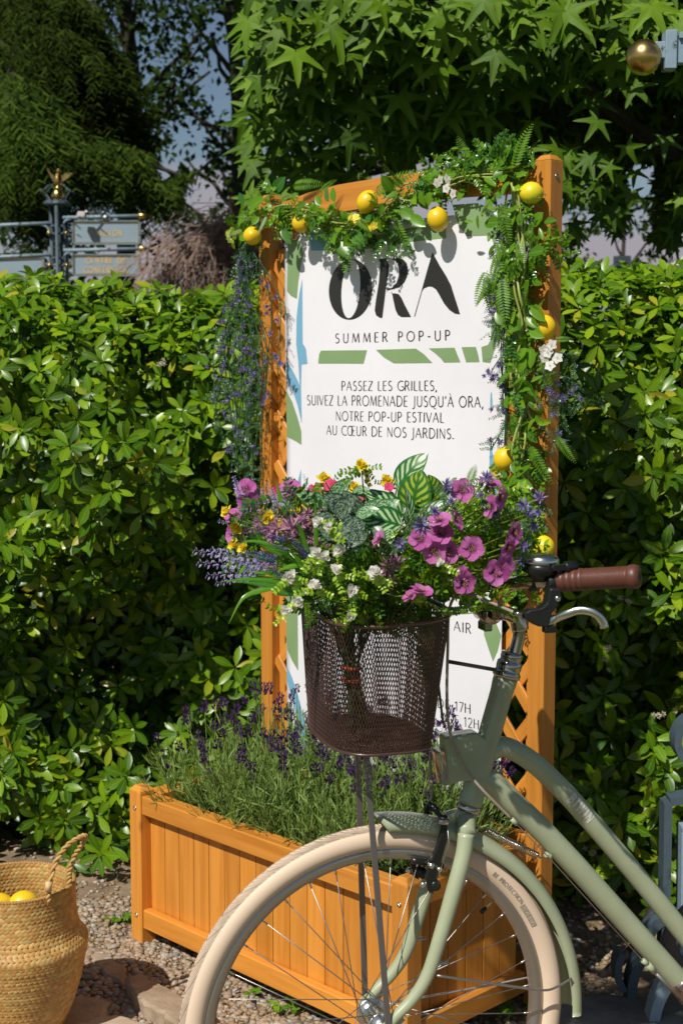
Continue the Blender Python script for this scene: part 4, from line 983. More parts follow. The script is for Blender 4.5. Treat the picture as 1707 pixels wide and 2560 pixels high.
# ------------------------------------------------------------------ banner
BD = -.0005
cs = [tsz(719, 598, BD), tsz(1275, 502, BD), tsz(1243, 1975, BD), tsz(711, 1905, BD)]; print('banner corners', cs)
s0, s1 = (cs[0][0] + cs[3][0]) / 2, (cs[1][0] + cs[2][0]) / 2; z1, z0 = (cs[0][1] + cs[1][1]) / 2, (cs[2][1] + cs[3][1]) / 2
bn = thing('banner', TP((s0 + s1) / 2, z0, BD), 'white printed vinyl banner reading ORA SUMMER POP-UP tied to the trellis by brass eyelets', 'banner')
def wv(s, z): return .0042 * math.sin(s * 9 + z * 3) * math.sin(z * 5.5 + 1) 
b = B(); ns, nz_ = 40, 70; vs = []; 
for j in range(nz_ + 1):
    for i in range(ns + 1):
        s = s0 + (s1 - s0) * i / ns; z = z0 + (z1 - z0) * j / nz_; vs.append(tuple(TP(s, z, BD + wv(s, z))))
b.add(vs, [(j * (ns + 1) + i, j * (ns + 1) + i + 1, (j + 1) * (ns + 1) + i + 1, (j + 1) * (ns + 1) + i) for j in range(nz_) for i in range(ns)]); 
sheet = obj('sheet', b, BANNER, bn); 
md = sheet.modifiers.new('t', 'SOLIDIFY'); md.thickness = .0008; md.offset = 0
def printed(pts, name, m, lift=.0009):
    """printed area following the sheet: outline in photo pixels, cut to a fine grid of strips"""
    q = [tsz(px, py, BD) for px, py in pts]; q = [(min(max(s, s0 + .0005), s1 - .0005), z) for s, z in q]
    dense = []
    for i in range(len(q)):
        a, c = q[i], q[(i + 1) % len(q)]; n = max(1, int(math.hypot(c[0] - a[0], c[1] - a[1]) / .02))
        for k in range(n): dense.append((a[0] + (c[0] - a[0]) * k / n, a[1] + (c[1] - a[1]) * k / n))
    # horizontal slicing keeps long areas on the gently waved sheet
    zs = sorted(set([z for _, z in q] + list(np.arange(min(z for _, z in q), max(z for _, z in q), .02)))); b = B()
    for za, zb in zip(zs[:-1], zs[1:]):
        if zb - za < 1e-6: continue
        def cut(zz):
            xs = []
            for i in range(len(q)):
                (x1_, y1_), (x2_, y2_) = q[i], q[(i + 1) % len(q)]
                if (y1_ - zz) * (y2_ - zz) < 0: xs.append((x1_ + (x2_ - x1_) * (zz - y1_) / (y2_ - y1_)))
            return sorted(xs)
        A, C = cut(za + 1e-6), cut(zb - 1e-6)
        if len(A) != len(C): continue
        for k in range(0, len(A) - 1, 2):
            n = max(1, int(max(A[k + 1] - A[k], C[k + 1] - C[k]) / .03))
            for j in range(n):
                u0, u1 = j / n, (j + 1) / n; r4 = [(A[k] + (A[k + 1] - A[k]) * u0, za), (A[k] + (A[k + 1] - A[k]) * u1, za), (C[k] + (C[k + 1] - C[k]) * u1, zb), (C[k] + (C[k + 1] - C[k]) * u0, zb)]
                b.add([tuple(TP(s, z, BD + wv(s, z) + lift)) for s, z in r4], [(0, 1, 2, 3)], None, True)
    return obj(name, b, m, bn)
c1 = lambda L: [(540 + x * .2934, 340 + y * .2934) for x, y in L]
c2 = lambda L: [(980 + x * .3061, 340 + y * .3061) for x, y in L]
c3 = lambda L: [(500 + x * .3189, 750 + y * .3189) for x, y in L]
c4_ = lambda L: [(1000 + x * .3189, 750 + y * .3189) for x, y in L]
printed(c1([(612, 920), (608, 1320), (640, 1360), (690, 1385), (700, 1250), (720, 1100), (742, 1000), (722, 930), (700, 880), (690, 860), (612, 876)]), 'green_shape', GREENP)
printed(c1([(785, 830), (955, 800), (960, 880), (950, 960), (900, 973), (805, 973), (795, 900)]), 'blue_shape', BLUEP)
printed([(868, 603), (1000, 575), (1117, 548), (1118, 595), (985, 613), (868, 627)], 'green_shape', GREENP)
printed(c2([(500, 560), (700, 545), (740, 560), (900, 685), (905, 720), (880, 800), (830, 880), (810, 820), (780, 810), (620, 818), (550, 730)]), 'green_shape', GREENP)
printed([(755, 696), (748, 735), (742, 790), (741, 860), (746, 905), (749, 965), (751, 1055), (753, 1056), (752, 970), (754, 911), (769, 909), (765, 871), (757, 857), (756, 760)], 'blue_shape', BLUEP)
printed(c3([(676, 470), (720, 540), (770, 640), (787, 690), (792, 960), (760, 820), (720, 700), (676, 610)]), 'blue_shape', BLUEP)
printed(c3([(668, 705), (720, 800), (760, 920), (789, 1030), (789, 1135), (740, 1105), (664, 1070)]), 'green_shape', GREENP)
printed(c3([(785, 1325), (765, 1400), (747, 1470), (735, 1560), (785, 1560)]), 'blue_shape', BLUEP)
printed(c3([(928, 497), (935, 425), (950, 395), (1310, 392), (1285, 498)]), 'green_shape', GREENP)
printed([(940, 874), (1040, 871), (1060, 885), (1081, 907), (985, 908), (960, 893)], 'green_shape', GREENP)
printed(c4_([(225, 378), (428, 372), (473, 487), (345, 489), (318, 455), (280, 420)]), 'green_shape', GREENP)
printed(c4_([(483, 368), (595, 366), (612, 425), (622, 485), (517, 487)]), 'green_shape', GREENP)
printed(c2([(815, 1125), (890, 1160), (905, 1568), (880, 1700), (866, 1740)]) + c4_([(765, 290), (745, 380), (707, 492), (647, 485), (638, 367), (690, 350), (712, 310)]) + c2([(815, 1500)]), 'green_shape', GREENP)
printed(c4_([(707, 723), (716, 725), (720, 800), (714, 850), (705, 890), (702, 800)]), 'blue_shape', BLUEP)
printed(c4_([(697, 1113), (725, 1230), (745, 1330), (760, 1450), (750, 1568), (690, 1500), (690, 1370)]), 'blue_shape', BLUEP)
d1 = lambda L: [(700 + x * .3061, 1480 + y * .3061) for x, y in L]
printed(d1([(40, 0), (150, 0), (152, 645), (100, 560), (60, 470), (43, 380)]), 'green_shape', GREENP)
printed(d1([(45, 600), (100, 700), (150, 850), (200, 1050), (235, 1200), (250, 1390), (165, 1350), (150, 1150), (120, 960), (50, 720)]), 'blue_shape', BLUEP)
printed(d1([(48, 900), (90, 1010), (130, 1150), (165, 1390), (50, 1390)]), 'green_shape', GREENP)
printed(d1([(217, 912), (275, 925), (360, 930), (300, 1110)]), 'green_shape', GREENP)
d2 = lambda L: [(1150 + x * .3189, 1340 + y * .3189) for x, y in L]
printed(d2([(187, 600), (260, 620), (330, 780), (300, 900), (262, 985), (225, 880), (190, 775)]), 'green_shape', GREENP)
d3 = lambda L: [(1050 + x * .1913, 1780 + y * .1913) for x, y in L]
printed(d3([(885, 900), (890, 580), (930, 450), (975, 430), (1010, 560), (1046, 700), (1040, 1010), (885, 980)]), 'green_shape', GREENP)
printed(d3([(-250, 560), (-60, 420), (280, 420), (380, 640), (420, 950), (-250, 900)]), 'green_shape', GREENP)
printed(d3([(985, -60), (1044, -60), (1044, 420), (1000, 180)]), 'green_shape', GREENP)
# big ORA
circ = lambda cx, cy, rx, ry, sk=0, n=48: [(cx + rx * math.cos(t) + sk * ry * math.sin(t), cy + ry * math.sin(t)) for t in [2 * math.pi * i / n for i in range(n)]]
oo = circ(1142, 1305, 186, 259, -.03); oi = circ(1143, 1301, 80, 249, -.06)
def ring(outer, inner, name):
    b = B(); A = [tsz(*p, d=BD) for p in outer]; C = [tsz(*p, d=BD) for p in inner]; n = len(A); m = 4
    for i in range(n):
        j = (i + 1) % n
        for k in range(m):
            r4 = [[p[0] + (q[0] - p[0]) * t for t in (0,)] for p, q in ()]
            def L(a, c, t): return (a[0] + (c[0] - a[0]) * t, a[1] + (c[1] - a[1]) * t)
            for_ = [L(A[i], C[i], k / m), L(A[i], C[i], (k + 1) / m), L(A[j], C[j], (k + 1) / m), L(A[j], C[j], k / m)]
            b.add([tuple(TP(s, z, BD + wv(s, z) + .0009)) for s, z in for_], [(0, 1, 2, 3)])
    return obj(name, b, INK, bn)
ring(c1(oo), c1(oi), 'letter')
Rr = c1([(1385, 1047), (1475, 1040), (1568, 1040)]) + c2([(30, 993), (90, 1000), (125, 1035), (137, 1090), (130, 1145), (105, 1195), (60, 1235), (0, 1252), (-40, 1256), (-45, 1248), (0, 1238), (40, 1195), (58, 1140), (60, 1090), (50, 1040), (20, 1010), (-10, 1002), (-45, 1003)]) + c1([(1478, 1100), (1448, 1300), (1430, 1440), (1416, 1550), (1390, 1545), (1362, 1525), (1350, 1485), (1360, 1400), (1385, 1250), (1400, 1080)])
printed(Rr, 'letter', INK)
printed(c1([(1496, 1312)]) + c2([(-5, 1284), (30, 1283), (58, 1290), (80, 1320), (110, 1385), (155, 1470), (158, 1477), (80, 1478), (50, 1460), (30, 1420), (12, 1340)]), 'letter', INK)
printed(c2([(340, 948), (400, 1060), (450, 1140), (490, 1220), (520, 1320), (545, 1400), (560, 1455), (520, 1450), (475, 1420), (430, 1365), (390, 1290), (365, 1250), (335, 1230), (305, 1228), (270, 1242), (252, 1265), (190, 1474), (183, 1474), (262, 1210)]), 'letter', INK)
def line(text, l, r, cap, wt=.085, sp=.13):
    b = B(); a = tsz(*l, d=BD); c = tsz(*r, d=BD); H = (tsz(l[0], l[1] - cap, BD)[1] - a[1])
    put_text(b, text, lambda u, y, e_: (lambda s, z: TP(s, z, BD + wv(s, z) + .0010 + e_))(a[0] + (c[0] - a[0]) * u, a[1] + (c[1] - a[1]) * u + y * H), wt, sp); return obj('lettering', b, INK, bn)
line('SUMMER POP-UP', (838, 857), (1126, 850), 23, .095, .36)
line('PASSEZ LES GRILLES,', (855, 976), (1092, 976), 23); line("SUIVEZ LA PROMENADE JUSQU'À ORA,", (767, 1012), (1207, 1018), 24)
line('NOTRE POP-UP ESTIVAL', (841, 1051), (1109, 1056), 23); line('AU CŒUR DE NOS JARDINS.', (817, 1086), (1133, 1097), 23)
line('AIR', (1134, 1577), (1178, 1585), 25, .085, .16); line('DE 17H', (1091, 1769), (1175, 1785), 23); line('DE 12H', (1117, 1808), (1196, 1824), 23, .085, .16); line('SA', (763, 1729), (784, 1731), 20)
def eyelet(px, py):
    p = TPX(px, py, BD); b = B(); prof = [(.0085 + .0035 * math.cos(a), .0012 + .0026 * math.sin(a)) for a in [i * math.tau / 10 for i in range(10)]]
    b.lathe(prof, p, NF, 22, closed=True); obj('eyelet', b, BRASS, bn)
eyelet(737, 590); eyelet(1261, 526)
# tie wires holding the eyelets
for a, c in (((737, 590), (742, 552)), ((1261, 526), (1290, 430))):
    b = B(); p, q = TPX(*a, .006), TPX(*c, .004); b.tube(catmull([p, p.lerp(q, .5) + NF * .01, q], 5), .0022, 6); obj('tie', b, M('orange_plastic_tie', (.50, .08, .02), .4), bn)

# ------------------------------------------------------------------ garden lavender in the planter
def lavender():
    sm = tm(SPIKES, 'flower_spike', LAVB)
    spots = [(.15, .16), (.34, .12), (.30, .30), (.52, .15), (.52, .30), (.72, .14), (.74, .31), (.84, .22)]
    labs = ['lavender bush at the left end of the planter with a stray stem leaning out', 'lavender bush at the front of the planter just right of the leftmost one', 'lavender bush behind, near the left trellis post foot', 'lavender bush at the planter front under the bicycle basket', 'lavender bush at the back below the banner bottom, behind the basket stays', 'lavender bush near the front corner post, behind the wheel top', 'lavender bush at the back beside the right trellis post', 'lavender bush at the right short side, behind the head tube']
    for (s, d), lab in zip(spots, labs):
        c = Ac + U * s - NF * d + Z1 * .352; t = thing('lavender_plant', c, lab, 'lavender', 'lavender bushes growing in the planter')
        st = B(); lv = []; n = 88
        for i in range(n):
            a = random.uniform(0, 6.28); q = math.sqrt(random.random()); lean = Vector((math.cos(a), math.sin(a), 0)) * q
            p0 = c + lean * .05 - Z1 * .01; H = random.uniform(.16, .31) * (1.08 - .3 * q) * (1.08 if d > .2 else .86); tip = c + lean * (.16 + .05 * random.random()) + Z1 * H
            if s < .2: tip += -U * .0 + NF * .0
            mid = p0.lerp(tip, .5) + lean * .03 + rv(.008)
            pts = catmull([p0, mid, tip], 3); st.tube(pts, .0009 if i % 3 else .0012, 3, caps=False)
            for k in range(19):
                t_ = random.uniform(.05, .78) ** 1.0; q_ = pts[min(len(pts) - 1, int(t_ * len(pts)))] + rv(.006)
                dd = (tip - p0).normalized() + rv(.38); lv.append(frame(dd, Vector(NF) + Z1 * .4 + rv(.6), q_, random.uniform(.022, .042)))
            if random.random() < .40 and H > .18: 
                dr = (tip - mid).normalized() + rv(.12); shared('flower_spike', sm, ZDIR(dr, tip, random.uniform(.020, .034)), t)
                if random.random() < .3: shared('flower_spike', sm, ZDIR(dr, tip - dr * .022, random.uniform(.014, .020)), t)
        obj('stems', st, LAVL, t)['kind'] = 'stuff'; b = B(); b.inst(leafT(.095, 3, .1, .2, .5, .7), lv); obj('foliage', b, LAVL, t)['kind'] = 'stuff'
        if s == .15:
            b = B(); p0 = P(470, 2003, 3.45); p1 = P(422, 1922, 3.5); b.tube([p0, p0.lerp(p1, .5) + Vector((-.003, 0, .004)), p1], .0013, 5); obj('stem', b, LAVL, t); shared('flower_spike', sm, ZDIR(p1 - p0, p1, .024), t)
lavender()
# weeds on the gravel
def weed(px, py, r, n, label):
    c = GR(px, py, .0); t = thing('weed', c, label, 'weed', 'weeds growing in the gravel'); me = tm(OVAL, 'leaf', VINE); st = B()
    for i in range(n):
        a = random.uniform(0, 6.28); q = math.sqrt(random.random()) * r; p = c + Vector((math.cos(a) * q * 1.3, math.sin(a) * q, random.uniform(.008, .03)))
        st.tube([(p.x - .01, p.y + .005, 0), tuple(p)], .0012, 4, caps=False)
        for k in range(3): shared('leaf', me, frame(Vector((random.gauss(0, 1), random.gauss(0, 1), .25)), Vector((0, -.3, 1)) + rv(.2), p, random.uniform(.012, .024)), t)
    obj('stems', st, STEMG, t)
weed(730, 2510, .085, 26, 'widest low patch of round-leaved weeds seen through the lower wheel'); weed(575, 2440, .03, 9, 'small weed tuft in the gravel just inside the tyre on the left')
weed(1300, 2545, .05, 12, 'leafy weed under the bottom rail at the right of the wheel'); weed(300, 2325, .03, 7, 'tiny weed in the gravel between basket and planter foot'); weed(1165, 2545, .03, 8, 'weed sprig under the right end of the planter seen through the spokes'); weed(840, 2548, .025, 6, 'little weed right beside the hub, lowest of the gravel weeds')

# ------------------------------------------------------------------ signpost far left
def signpost():
    Y = 9.5; c = P(150, 700, Y); base = Vector((c.x, Y, 0)); t = thing('signpost', base, 'tall blue grey iron signpost with gilded bird on top and arms pointing both ways', 'signpost')
    X = lambda px: P(px, 700, Y).x; Zv = lambda py: P(150, py, Y).z
    for px, dy in ((131, 0), (149, -.06), (166, .03), (148, .09)):
        b = B(); b.tube([(X(px), Y + dy, 0), (X(px), Y + dy, Zv(512))], .0125, 8); obj('column', b, BLUEI, t)
    b = B(); b.lathe([(.105, 0), (.115, .012), (.09, .03), (.08, .035)], (X(149), Y, Zv(514)), (0, 0, 1), 4, xdir=(1, 1, 0)); obj('collar', b, BLUEI, t)
    for sx in (-1, 1):
        for sy in (-1, 1):
            b = B(); q = lambda w, py: (X(149) + sx * w, Y + sy * w * .8, Zv(py)); b.tube(catmull([q(.055, 511), q(.065, 495), q(.095, 480), q(.075, 476), q(.05, 465), q(.012, 460)], 4), .006, 6); obj('scroll', b, BLUEI, t)
    b = B(); b.lathe([(.0, 0), (.03, .01), (.045, .05), (.035, .08), (.012, .1), (.02, .12), (0, .13)], (X(149), Y, Zv(508)), (0, 0, 1), 12); obj('gilded_urn', b, GOLD, t)
    # bird with raised wings
    e = B(); bc = Vector((X(150), Y, Zv(450))); e.sphere(bc, .035, 10, 8, (.9, .8, 1.5)); e.sphere(bc + Vector((.01, -.02, .055)), .018, 8, 6, (1, 1.2, 1))
    for s, pts in ((-1, [(-.01, .02), (-.05, .05), (-.085, .12), (-.06, .05), (-.03, -.01)]), (1, [(.01, .02), (.06, .05), (.10, .045), (.07, .015), (.03, -.01)])):
        e.extrude([bc + Vector((x, -.012, z)) for x, z in pts], (0, .025, 0))
    e.lathe([(.012, -.08), (.03, -.05), (.012, -.03)], bc, (0, 0, 1), 10); obj('gilded_bird', e, GOLD, t)
    for py in (575, 655):
        for px in (140, 158):
            b = B(); b.lathe([(.026 + .007 * math.cos(a), .007 * math.sin(a)) for a in [i * math.tau / 8 for i in range(8)]], (X(px), Y - .04, Zv(py)), (0, 1, 0), 16, closed=True); obj('ring', b, BLUEI, t)
        for px in (127, 170): b = B(); b.sphere((X(px), Y - .03, Zv(py + 8)), .016, 10, 7); obj('gilded_boss', b, GOLD, t)
    SB = M('sign_plate_blue', (.27, .36, .42), .45, noise=.1, nscale=8)
    def arm(x0, x1, py, gold):
        b = B(); b.tube([(X(x0), Y - .02, Zv(py)), (X(x1), Y - .02, Zv(py) + (.01 if x1 > x0 else -.02))], .012, 8); a = obj('arm', b, BLUEL, t)
        if gold: g = B(); g.lathe([(.010, 0), (.026, .01), (.016, .05), (.001, .09)], (X(x1) , Y - .02, Zv(py) + .01), (1, 0, 0), 10); obj('arrow_tip', g, GOLD, a)
        k = B(); sg = 1 if x1 > x0 else -1; k.tube(catmull([(X(x0), Y - .02, Zv(py + 22)), (X(x0 + sg * 8), Y - .02, Zv(py + 8)), (X(x0 + sg * 26), Y - .02, Zv(py + 3))], 5), .007, 6); obj('bracket', k, BLUEL, t)
    arm(160, 348, 544, 1); arm(160, 348, 626, 1); arm(128, -60, 558, 0); arm(128, -60, 637, 0)
    def plate(x0, y0, x1, y1, lines):
        c = 6; ol = [(x0 + c, y0), (x1 - c, y0), (x1, y0 + c), (x1, y1 - c), (x1 - c, y1), (x0 + c, y1), (x0, y1 - c), (x0, y0 + c)]
        yy = Y - .012; f = lambda px, py, d: Vector((X(px), yy - d, Zv(py)))
        b = B(); b.extrude([f(px, py, 0) for px, py in ol], (0, .024, 0)); p = obj('plate', b, SB, t)
        def inset(k): return [(min(max(px, x0 + k), x1 - k), min(max(py, y0 + k), y1 - k)) for px, py in ol]
        for (k0, k1, mt, d) in ((0, 2.2, BLUEL, .012), (3.4, 5.6, GOLD, .0035)):
            o_, i_ = inset(k0), inset(k1); g = B()
            for i in range(8):
                j = (i + 1) % 8; g.add([tuple(f(*o_[i], .001)), tuple(f(*o_[j], .001)), tuple(f(*i_[j], .001)), tuple(f(*i_[i], .001)), tuple(f(*o_[i], d)), tuple(f(*o_[j], d)), tuple(f(*i_[j], d)), tuple(f(*i_[i], d))], [(4, 5, 6, 7), (0, 1, 5, 4), (2, 3, 7, 6)], None, False)
            obj('border', g, mt, p)
        for tx, lx, rx, by, cap in lines:
            g = B(); put_text(g, tx, lambda u, y, e_: f(lx + (rx - lx) * u, by - y * cap, .002 + e_), .24, .22); obj('lettering', g, M('faded_gilt_letters', (.52, .38, .20), .5) if 'faded_gilt_letters' not in bpy.data.materials else bpy.data.materials['faded_gilt_letters'], p)
    plate(184, 551, 354, 611, [('PAVILLON', 230, 308, 590, 14)]); plate(183, 635, 353, 690, [('CENTRE DE', 217, 316, 658, 14), ('CONFÉRENCE', 211, 320, 682, 14)]); plate(-60, 642, 113, 699, [])
    b = B(); b.box((X(215), Y - .10, Zv(541)), (1, 0, -.1), (0, 1, 0), (.1, 0, 1), .055, .06, .04, .008); lm_ = obj('spotlight', b, M('grey_lamp_casing', (.55, .52, .50), .4), t)
    b = B(); b.tube([(X(222), Y - .10, Zv(532)), (X(248), Y - .06, Zv(534)), (X(268), Y - .02, Zv(541))], .005, 6); obj('lamp_arm', b, STAIN, t); b = B(); b.lathe([(.018, -.02), (.018, .02)], (X(268), Y - .02, Zv(544)), (1, 0, 0), 10); obj('clamp', b, STAIN, t)
signpost()

# ------------------------------------------------------------------ painted iron post with gilded ball (top right) and scroll railing (bottom right)
def iron():
    Y = 3.35; px_ = 1790; base = P(px_, 1280, Y); base.z = 0
    t = thing('iron_post', base, 'weathered pale blue iron cross bracket with a gilded ball tip at the top right edge', 'post')
    b = B(); b.box(base + Z1 * 1.25, Z1, (1, 0, 0), (0, 1, 0), 2.5, .05, .05, .003); obj('upright', b, BLUEL, t)
    c = P(1609, 142, Y); b = B(); b.sphere(c, .0405, 36, 24); obj('gilded_ball', b, GOLD, t)
    def bx(x0, y0, x1, y1, d, name='bar'):
        p, q = P(x0, y0, Y), P(x1, y1, Y); b = B(); b.box((p + q) / 2, (1, 0, 0), (0, 1, 0), Z1, abs(q.x - p.x), d, abs(p.z - q.z), .0018); return obj(name, b, BLUEL, t)
    bx(1634, 105, 1661, 147, .026, 'stub'); bx(1659.5, 78, 1686, 175, .046, 'crossbar'); bx(1686.5, 98, 1765, 160, .030, 'arm')
    b = B(); p = P(1700, 96, Y); b.box(P(1699, 92, Y + .0), (1, 0, 0), (0, 1, 0), Z1, .012, .05, .014, .001); obj('cap', b, BLUEL, t)
    # railing at the lower right
    Y = 3.15; base = GR(1690, 2590); t = thing('iron_railing', Vector((P(1690, 2300, Y).x, Y, 0)), 'weathered blue painted iron scroll railing behind the bicycle at the bottom right', 'railing')
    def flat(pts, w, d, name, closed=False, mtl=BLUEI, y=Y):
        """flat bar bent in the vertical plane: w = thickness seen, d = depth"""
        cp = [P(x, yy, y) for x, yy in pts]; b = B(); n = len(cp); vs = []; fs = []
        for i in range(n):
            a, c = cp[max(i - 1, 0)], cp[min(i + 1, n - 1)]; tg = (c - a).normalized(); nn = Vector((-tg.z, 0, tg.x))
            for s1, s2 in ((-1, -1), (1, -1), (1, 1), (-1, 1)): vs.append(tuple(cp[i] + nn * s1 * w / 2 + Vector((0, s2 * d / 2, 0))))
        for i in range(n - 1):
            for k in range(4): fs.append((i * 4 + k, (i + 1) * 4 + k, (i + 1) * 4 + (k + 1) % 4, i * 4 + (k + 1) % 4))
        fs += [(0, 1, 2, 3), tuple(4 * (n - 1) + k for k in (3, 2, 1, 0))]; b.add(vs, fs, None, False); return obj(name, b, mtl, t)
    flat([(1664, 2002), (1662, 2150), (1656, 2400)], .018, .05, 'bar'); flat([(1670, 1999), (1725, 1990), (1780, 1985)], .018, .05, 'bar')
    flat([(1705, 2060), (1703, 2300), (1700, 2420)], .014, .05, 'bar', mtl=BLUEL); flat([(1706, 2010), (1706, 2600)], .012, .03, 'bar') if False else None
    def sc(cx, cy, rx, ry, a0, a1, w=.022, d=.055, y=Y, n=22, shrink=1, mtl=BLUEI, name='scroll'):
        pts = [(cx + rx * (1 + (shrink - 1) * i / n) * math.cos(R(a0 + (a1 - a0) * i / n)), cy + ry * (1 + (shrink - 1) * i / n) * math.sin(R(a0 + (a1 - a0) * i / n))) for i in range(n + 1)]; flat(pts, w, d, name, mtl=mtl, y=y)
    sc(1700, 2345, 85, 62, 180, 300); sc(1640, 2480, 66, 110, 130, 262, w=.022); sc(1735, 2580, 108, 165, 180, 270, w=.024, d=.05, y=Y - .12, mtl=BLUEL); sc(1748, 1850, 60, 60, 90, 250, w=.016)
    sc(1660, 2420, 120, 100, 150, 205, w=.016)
    b = B(); cp = catmull([P(1660, 2210, 3.3), P(1590, 2360, 3.3), P(1530, 2420, 3.35), P(1460, 2480, 3.4), P(1400, 2495, 3.4)], 8); b.tube(cp, .013, 8); tag(obj('rubber_hose', b, M('dark_rubber_hose', (.025, .022, .02), .6)), 'dark hose curving down through the shade behind the bicycle frame', 'hose')
    b = B(); cp = catmull([P(1735, 2260, 3.0), P(1690, 2310, 3.0), P(1672, 2350, 3.0), P(1690, 2400, 3.0), P(1730, 2430, 3.0)], 8); b.tube(cp, .016, 10); tag(obj('bicycle_lock', b, M('grey_braided_cable', (.07, .06, .055), .7, bump=.6, bscale=200)), 'grey fabric covered lock cable looped at the right edge behind the frame tube', 'lock')
    # stone base, painted, lying under the railing
    slab('stone_base', gl([(1385, 2500), (1500, 2478), (1660, 2495), (1800, 2540), (1800, 2680), (1400, 2640), (1330, 2560)], .05), 0, .05, 'dark stained stone base under the iron railing at the bottom right', 'stone', mtl=M('stained_stone', (.22, .21, .19), .8, col2=(.09, .08, .07), nscale=7, bump=.9, bscale=30))
iron()
# ------------------------------------------------------------------ bicycle
TH = R(17); EX = Vector((math.cos(TH), math.sin(TH), 0)); NN = Vector((math.sin(TH), -math.cos(TH), 0))   # EX rearwards, NN towards the camera
t0_ = 2.48; HUB = CP + (FW + Vector((1, 0, 0)) * ((942 - 853.5) / FPX) - UPV * ((2552 - 1280) / FPX)) * t0_
WR = HUB.z; print('hub', HUB)
def WP(px, py, off=0.0): return PL(px, py, HUB + NN * off, NN)
def wp(a, r, off=0.0): return HUB + EX * math.cos(a) * r + Z1 * math.sin(a) * r + NN * off
bike = thing('bicycle', Vector((HUB.x + .5, HUB.y + .15, 0)), 'sage green step-through bicycle with cream tyre and wire flower basket parked before the planter', 'bicycle')
def part(name, b, m, parent=None): return obj(name, b, m, parent or bike)
# wheel
wheel = bpy.data.objects.new('wheel', None); wheel.location = HUB - WLOC[bike.name]; wheel.empty_display_size = .05; link(wheel, bike, HUB)
RT = .0215; R0 = WR - RT
b = B(); seg, sec = 160, 22; vs = []; uv = []
for i in range(seg + 1):
    a = 2 * math.pi * i / seg
    for k in range(sec + 1):
        c = 2 * math.pi * k / sec     # v=.5 is the tread centre
        rr = -math.cos(c) * RT * 1.04; ss = math.sin(c) * RT
        vs.append(tuple(wp(a, R0 + rr, ss))); uv.append((i / seg, k / sec))
b.add(vs, [(i * (sec + 1) + k, (i + 1) * (sec + 1) + k, (i + 1) * (sec + 1) + k + 1, i * (sec + 1) + k + 1) for i in range(seg) for k in range(sec)], uv); tyre = part('tyre', b, TYRE, wheel)
def ringb(prof, n=128):
    b = B(); m = len(prof); vs = [tuple(wp(2 * math.pi * i / n, r, o)) for i in range(n) for r, o in prof]
    b.add(vs, [(i * m + k, ((i + 1) % n) * m + k, ((i + 1) % n) * m + (k + 1) % m, i * m + (k + 1) % m) for i in range(n) for k in range(m)]); return b
ri = R0 - RT + .004
rim = part('rim', ringb([(ri, .0125), (ri - .0005, .0135), (ri - .011, .0130), (ri - .013, .0118), (ri - .020, .0075), (ri - .0215, 0), (ri - .020, -.0075), (ri - .013, -.0118), (ri - .011, -.0130), (ri - .0005, -.0135), (ri, -.0125)]), STAIN, wheel)
b = B(); b.lathe([(.0001, -.052), (.005, -.052), (.005, -.040), (.009, -.040), (.0135, -.036), (.0145, -.034), (.0145, -.032), (.026, -.0315), (.028, -.0305), (.028, -.0285), (.026, -.0275), (.018, -.024), (.0165, -.018), (.0165, .018), (.018, .024), (.026, .0275), (.028, .0285), (.028, .0305), (.026, .0315), (.0145, .032), (.0145, .034), (.0135, .036), (.009, .040), (.005, .040), (.005, .052), (.0001, .052)], HUB, NN, 36)
part('hub', b, ALU, wheel)
for i in range(36):
    side = 1 if i % 2 else -1; a = (i + .5) * math.tau / 36; pair = (i // 2) % 2
    fa = a + (1 if pair else -1) * R(58)
    b = B(); p0 = wp(fa, .0265, side * (.031 if pair else .029)); p1 = wp(a, ri - .021, side * .002)
    b.tube([p0, p1], .00095, 6); d = (p1 - p0).normalized(); part('spoke', b, STAIN, wheel)
nip = B()
for i in range(36):
    a = (i + .5) * math.tau / 36; side = 1 if i % 2 else -1; pair = (i // 2) % 2; fa = a + (1 if pair else -1) * R(58); p0 = wp(fa, .0265, side * .03); p1 = wp(a, ri - .020, side * .002); d = (p0 - p1).normalized(); nip.tube([p1, p1 + d * .012], .0019, 6)
part('nipples', nip, ALU, wheel)['kind'] = 'stuff'
va = math.atan2(*( (lambda q: ((q - HUB).z, (q - HUB).dot(EX)))(WP(1195, 2290))))
b = B(); b.tube([wp(va, ri - .02), wp(va, ri - .042)], .0028, 8); part('valve', b, BRASS, wheel); b = B(); b.tube([wp(va, ri - .040), wp(va, ri - .053)], .0042, 8); part('valve_cap', b, BLACKP, wheel)
# writing on the tyre, lying on the side wall
def on_tyre(a, h, lift):     # h = radial offset from tube centre
    c = math.asin(max(-1, min(1, h / (RT * 1.04)))); return wp(a, R0 + math.sin(c) * RT * 1.04, math.cos(c) * RT + lift)
def ang(px, py): q = WP(px, py, RT) - HUB; return math.atan2(q.z, q.dot(EX)), q.length
def tyre_text(text, A, C, h0, H, wt, m):
    b = B(); a0, _ = ang(*A); a1, _ = ang(*C); put_text(b, text, lambda u, y, e_: on_tyre(a0 + (a1 - a0) * u, h0 + y * H, .0007 + e_), wt, .16); return part('lettering', b, m, wheel)
tyre_text('RE PROTECTION', (1224, 2198), (1292, 2270), -.0075, .0075, .13, TEXTD)
b = B(); a0, _ = ang(1296, 2273); a1, _ = ang(1330, 2322)
for i in range(20):
    b.add([tuple(on_tyre(a0 + (a1 - a0) * (i + di) / 20, h, .0004)) for di, h in ((0, -.0115), (1, -.0115), (1, -.0065), (0, -.0065), (0, -.0015), (1, -.0015))], [(0, 1, 2, 3), (3, 2, 5, 4)])
part('print_patch', b, TEXTD, wheel); tyre_text('35/45 BARS', (1298, 2276), (1328, 2319), -.010, .0065, .14, M('cream_print', (.66, .50, .36), .6))
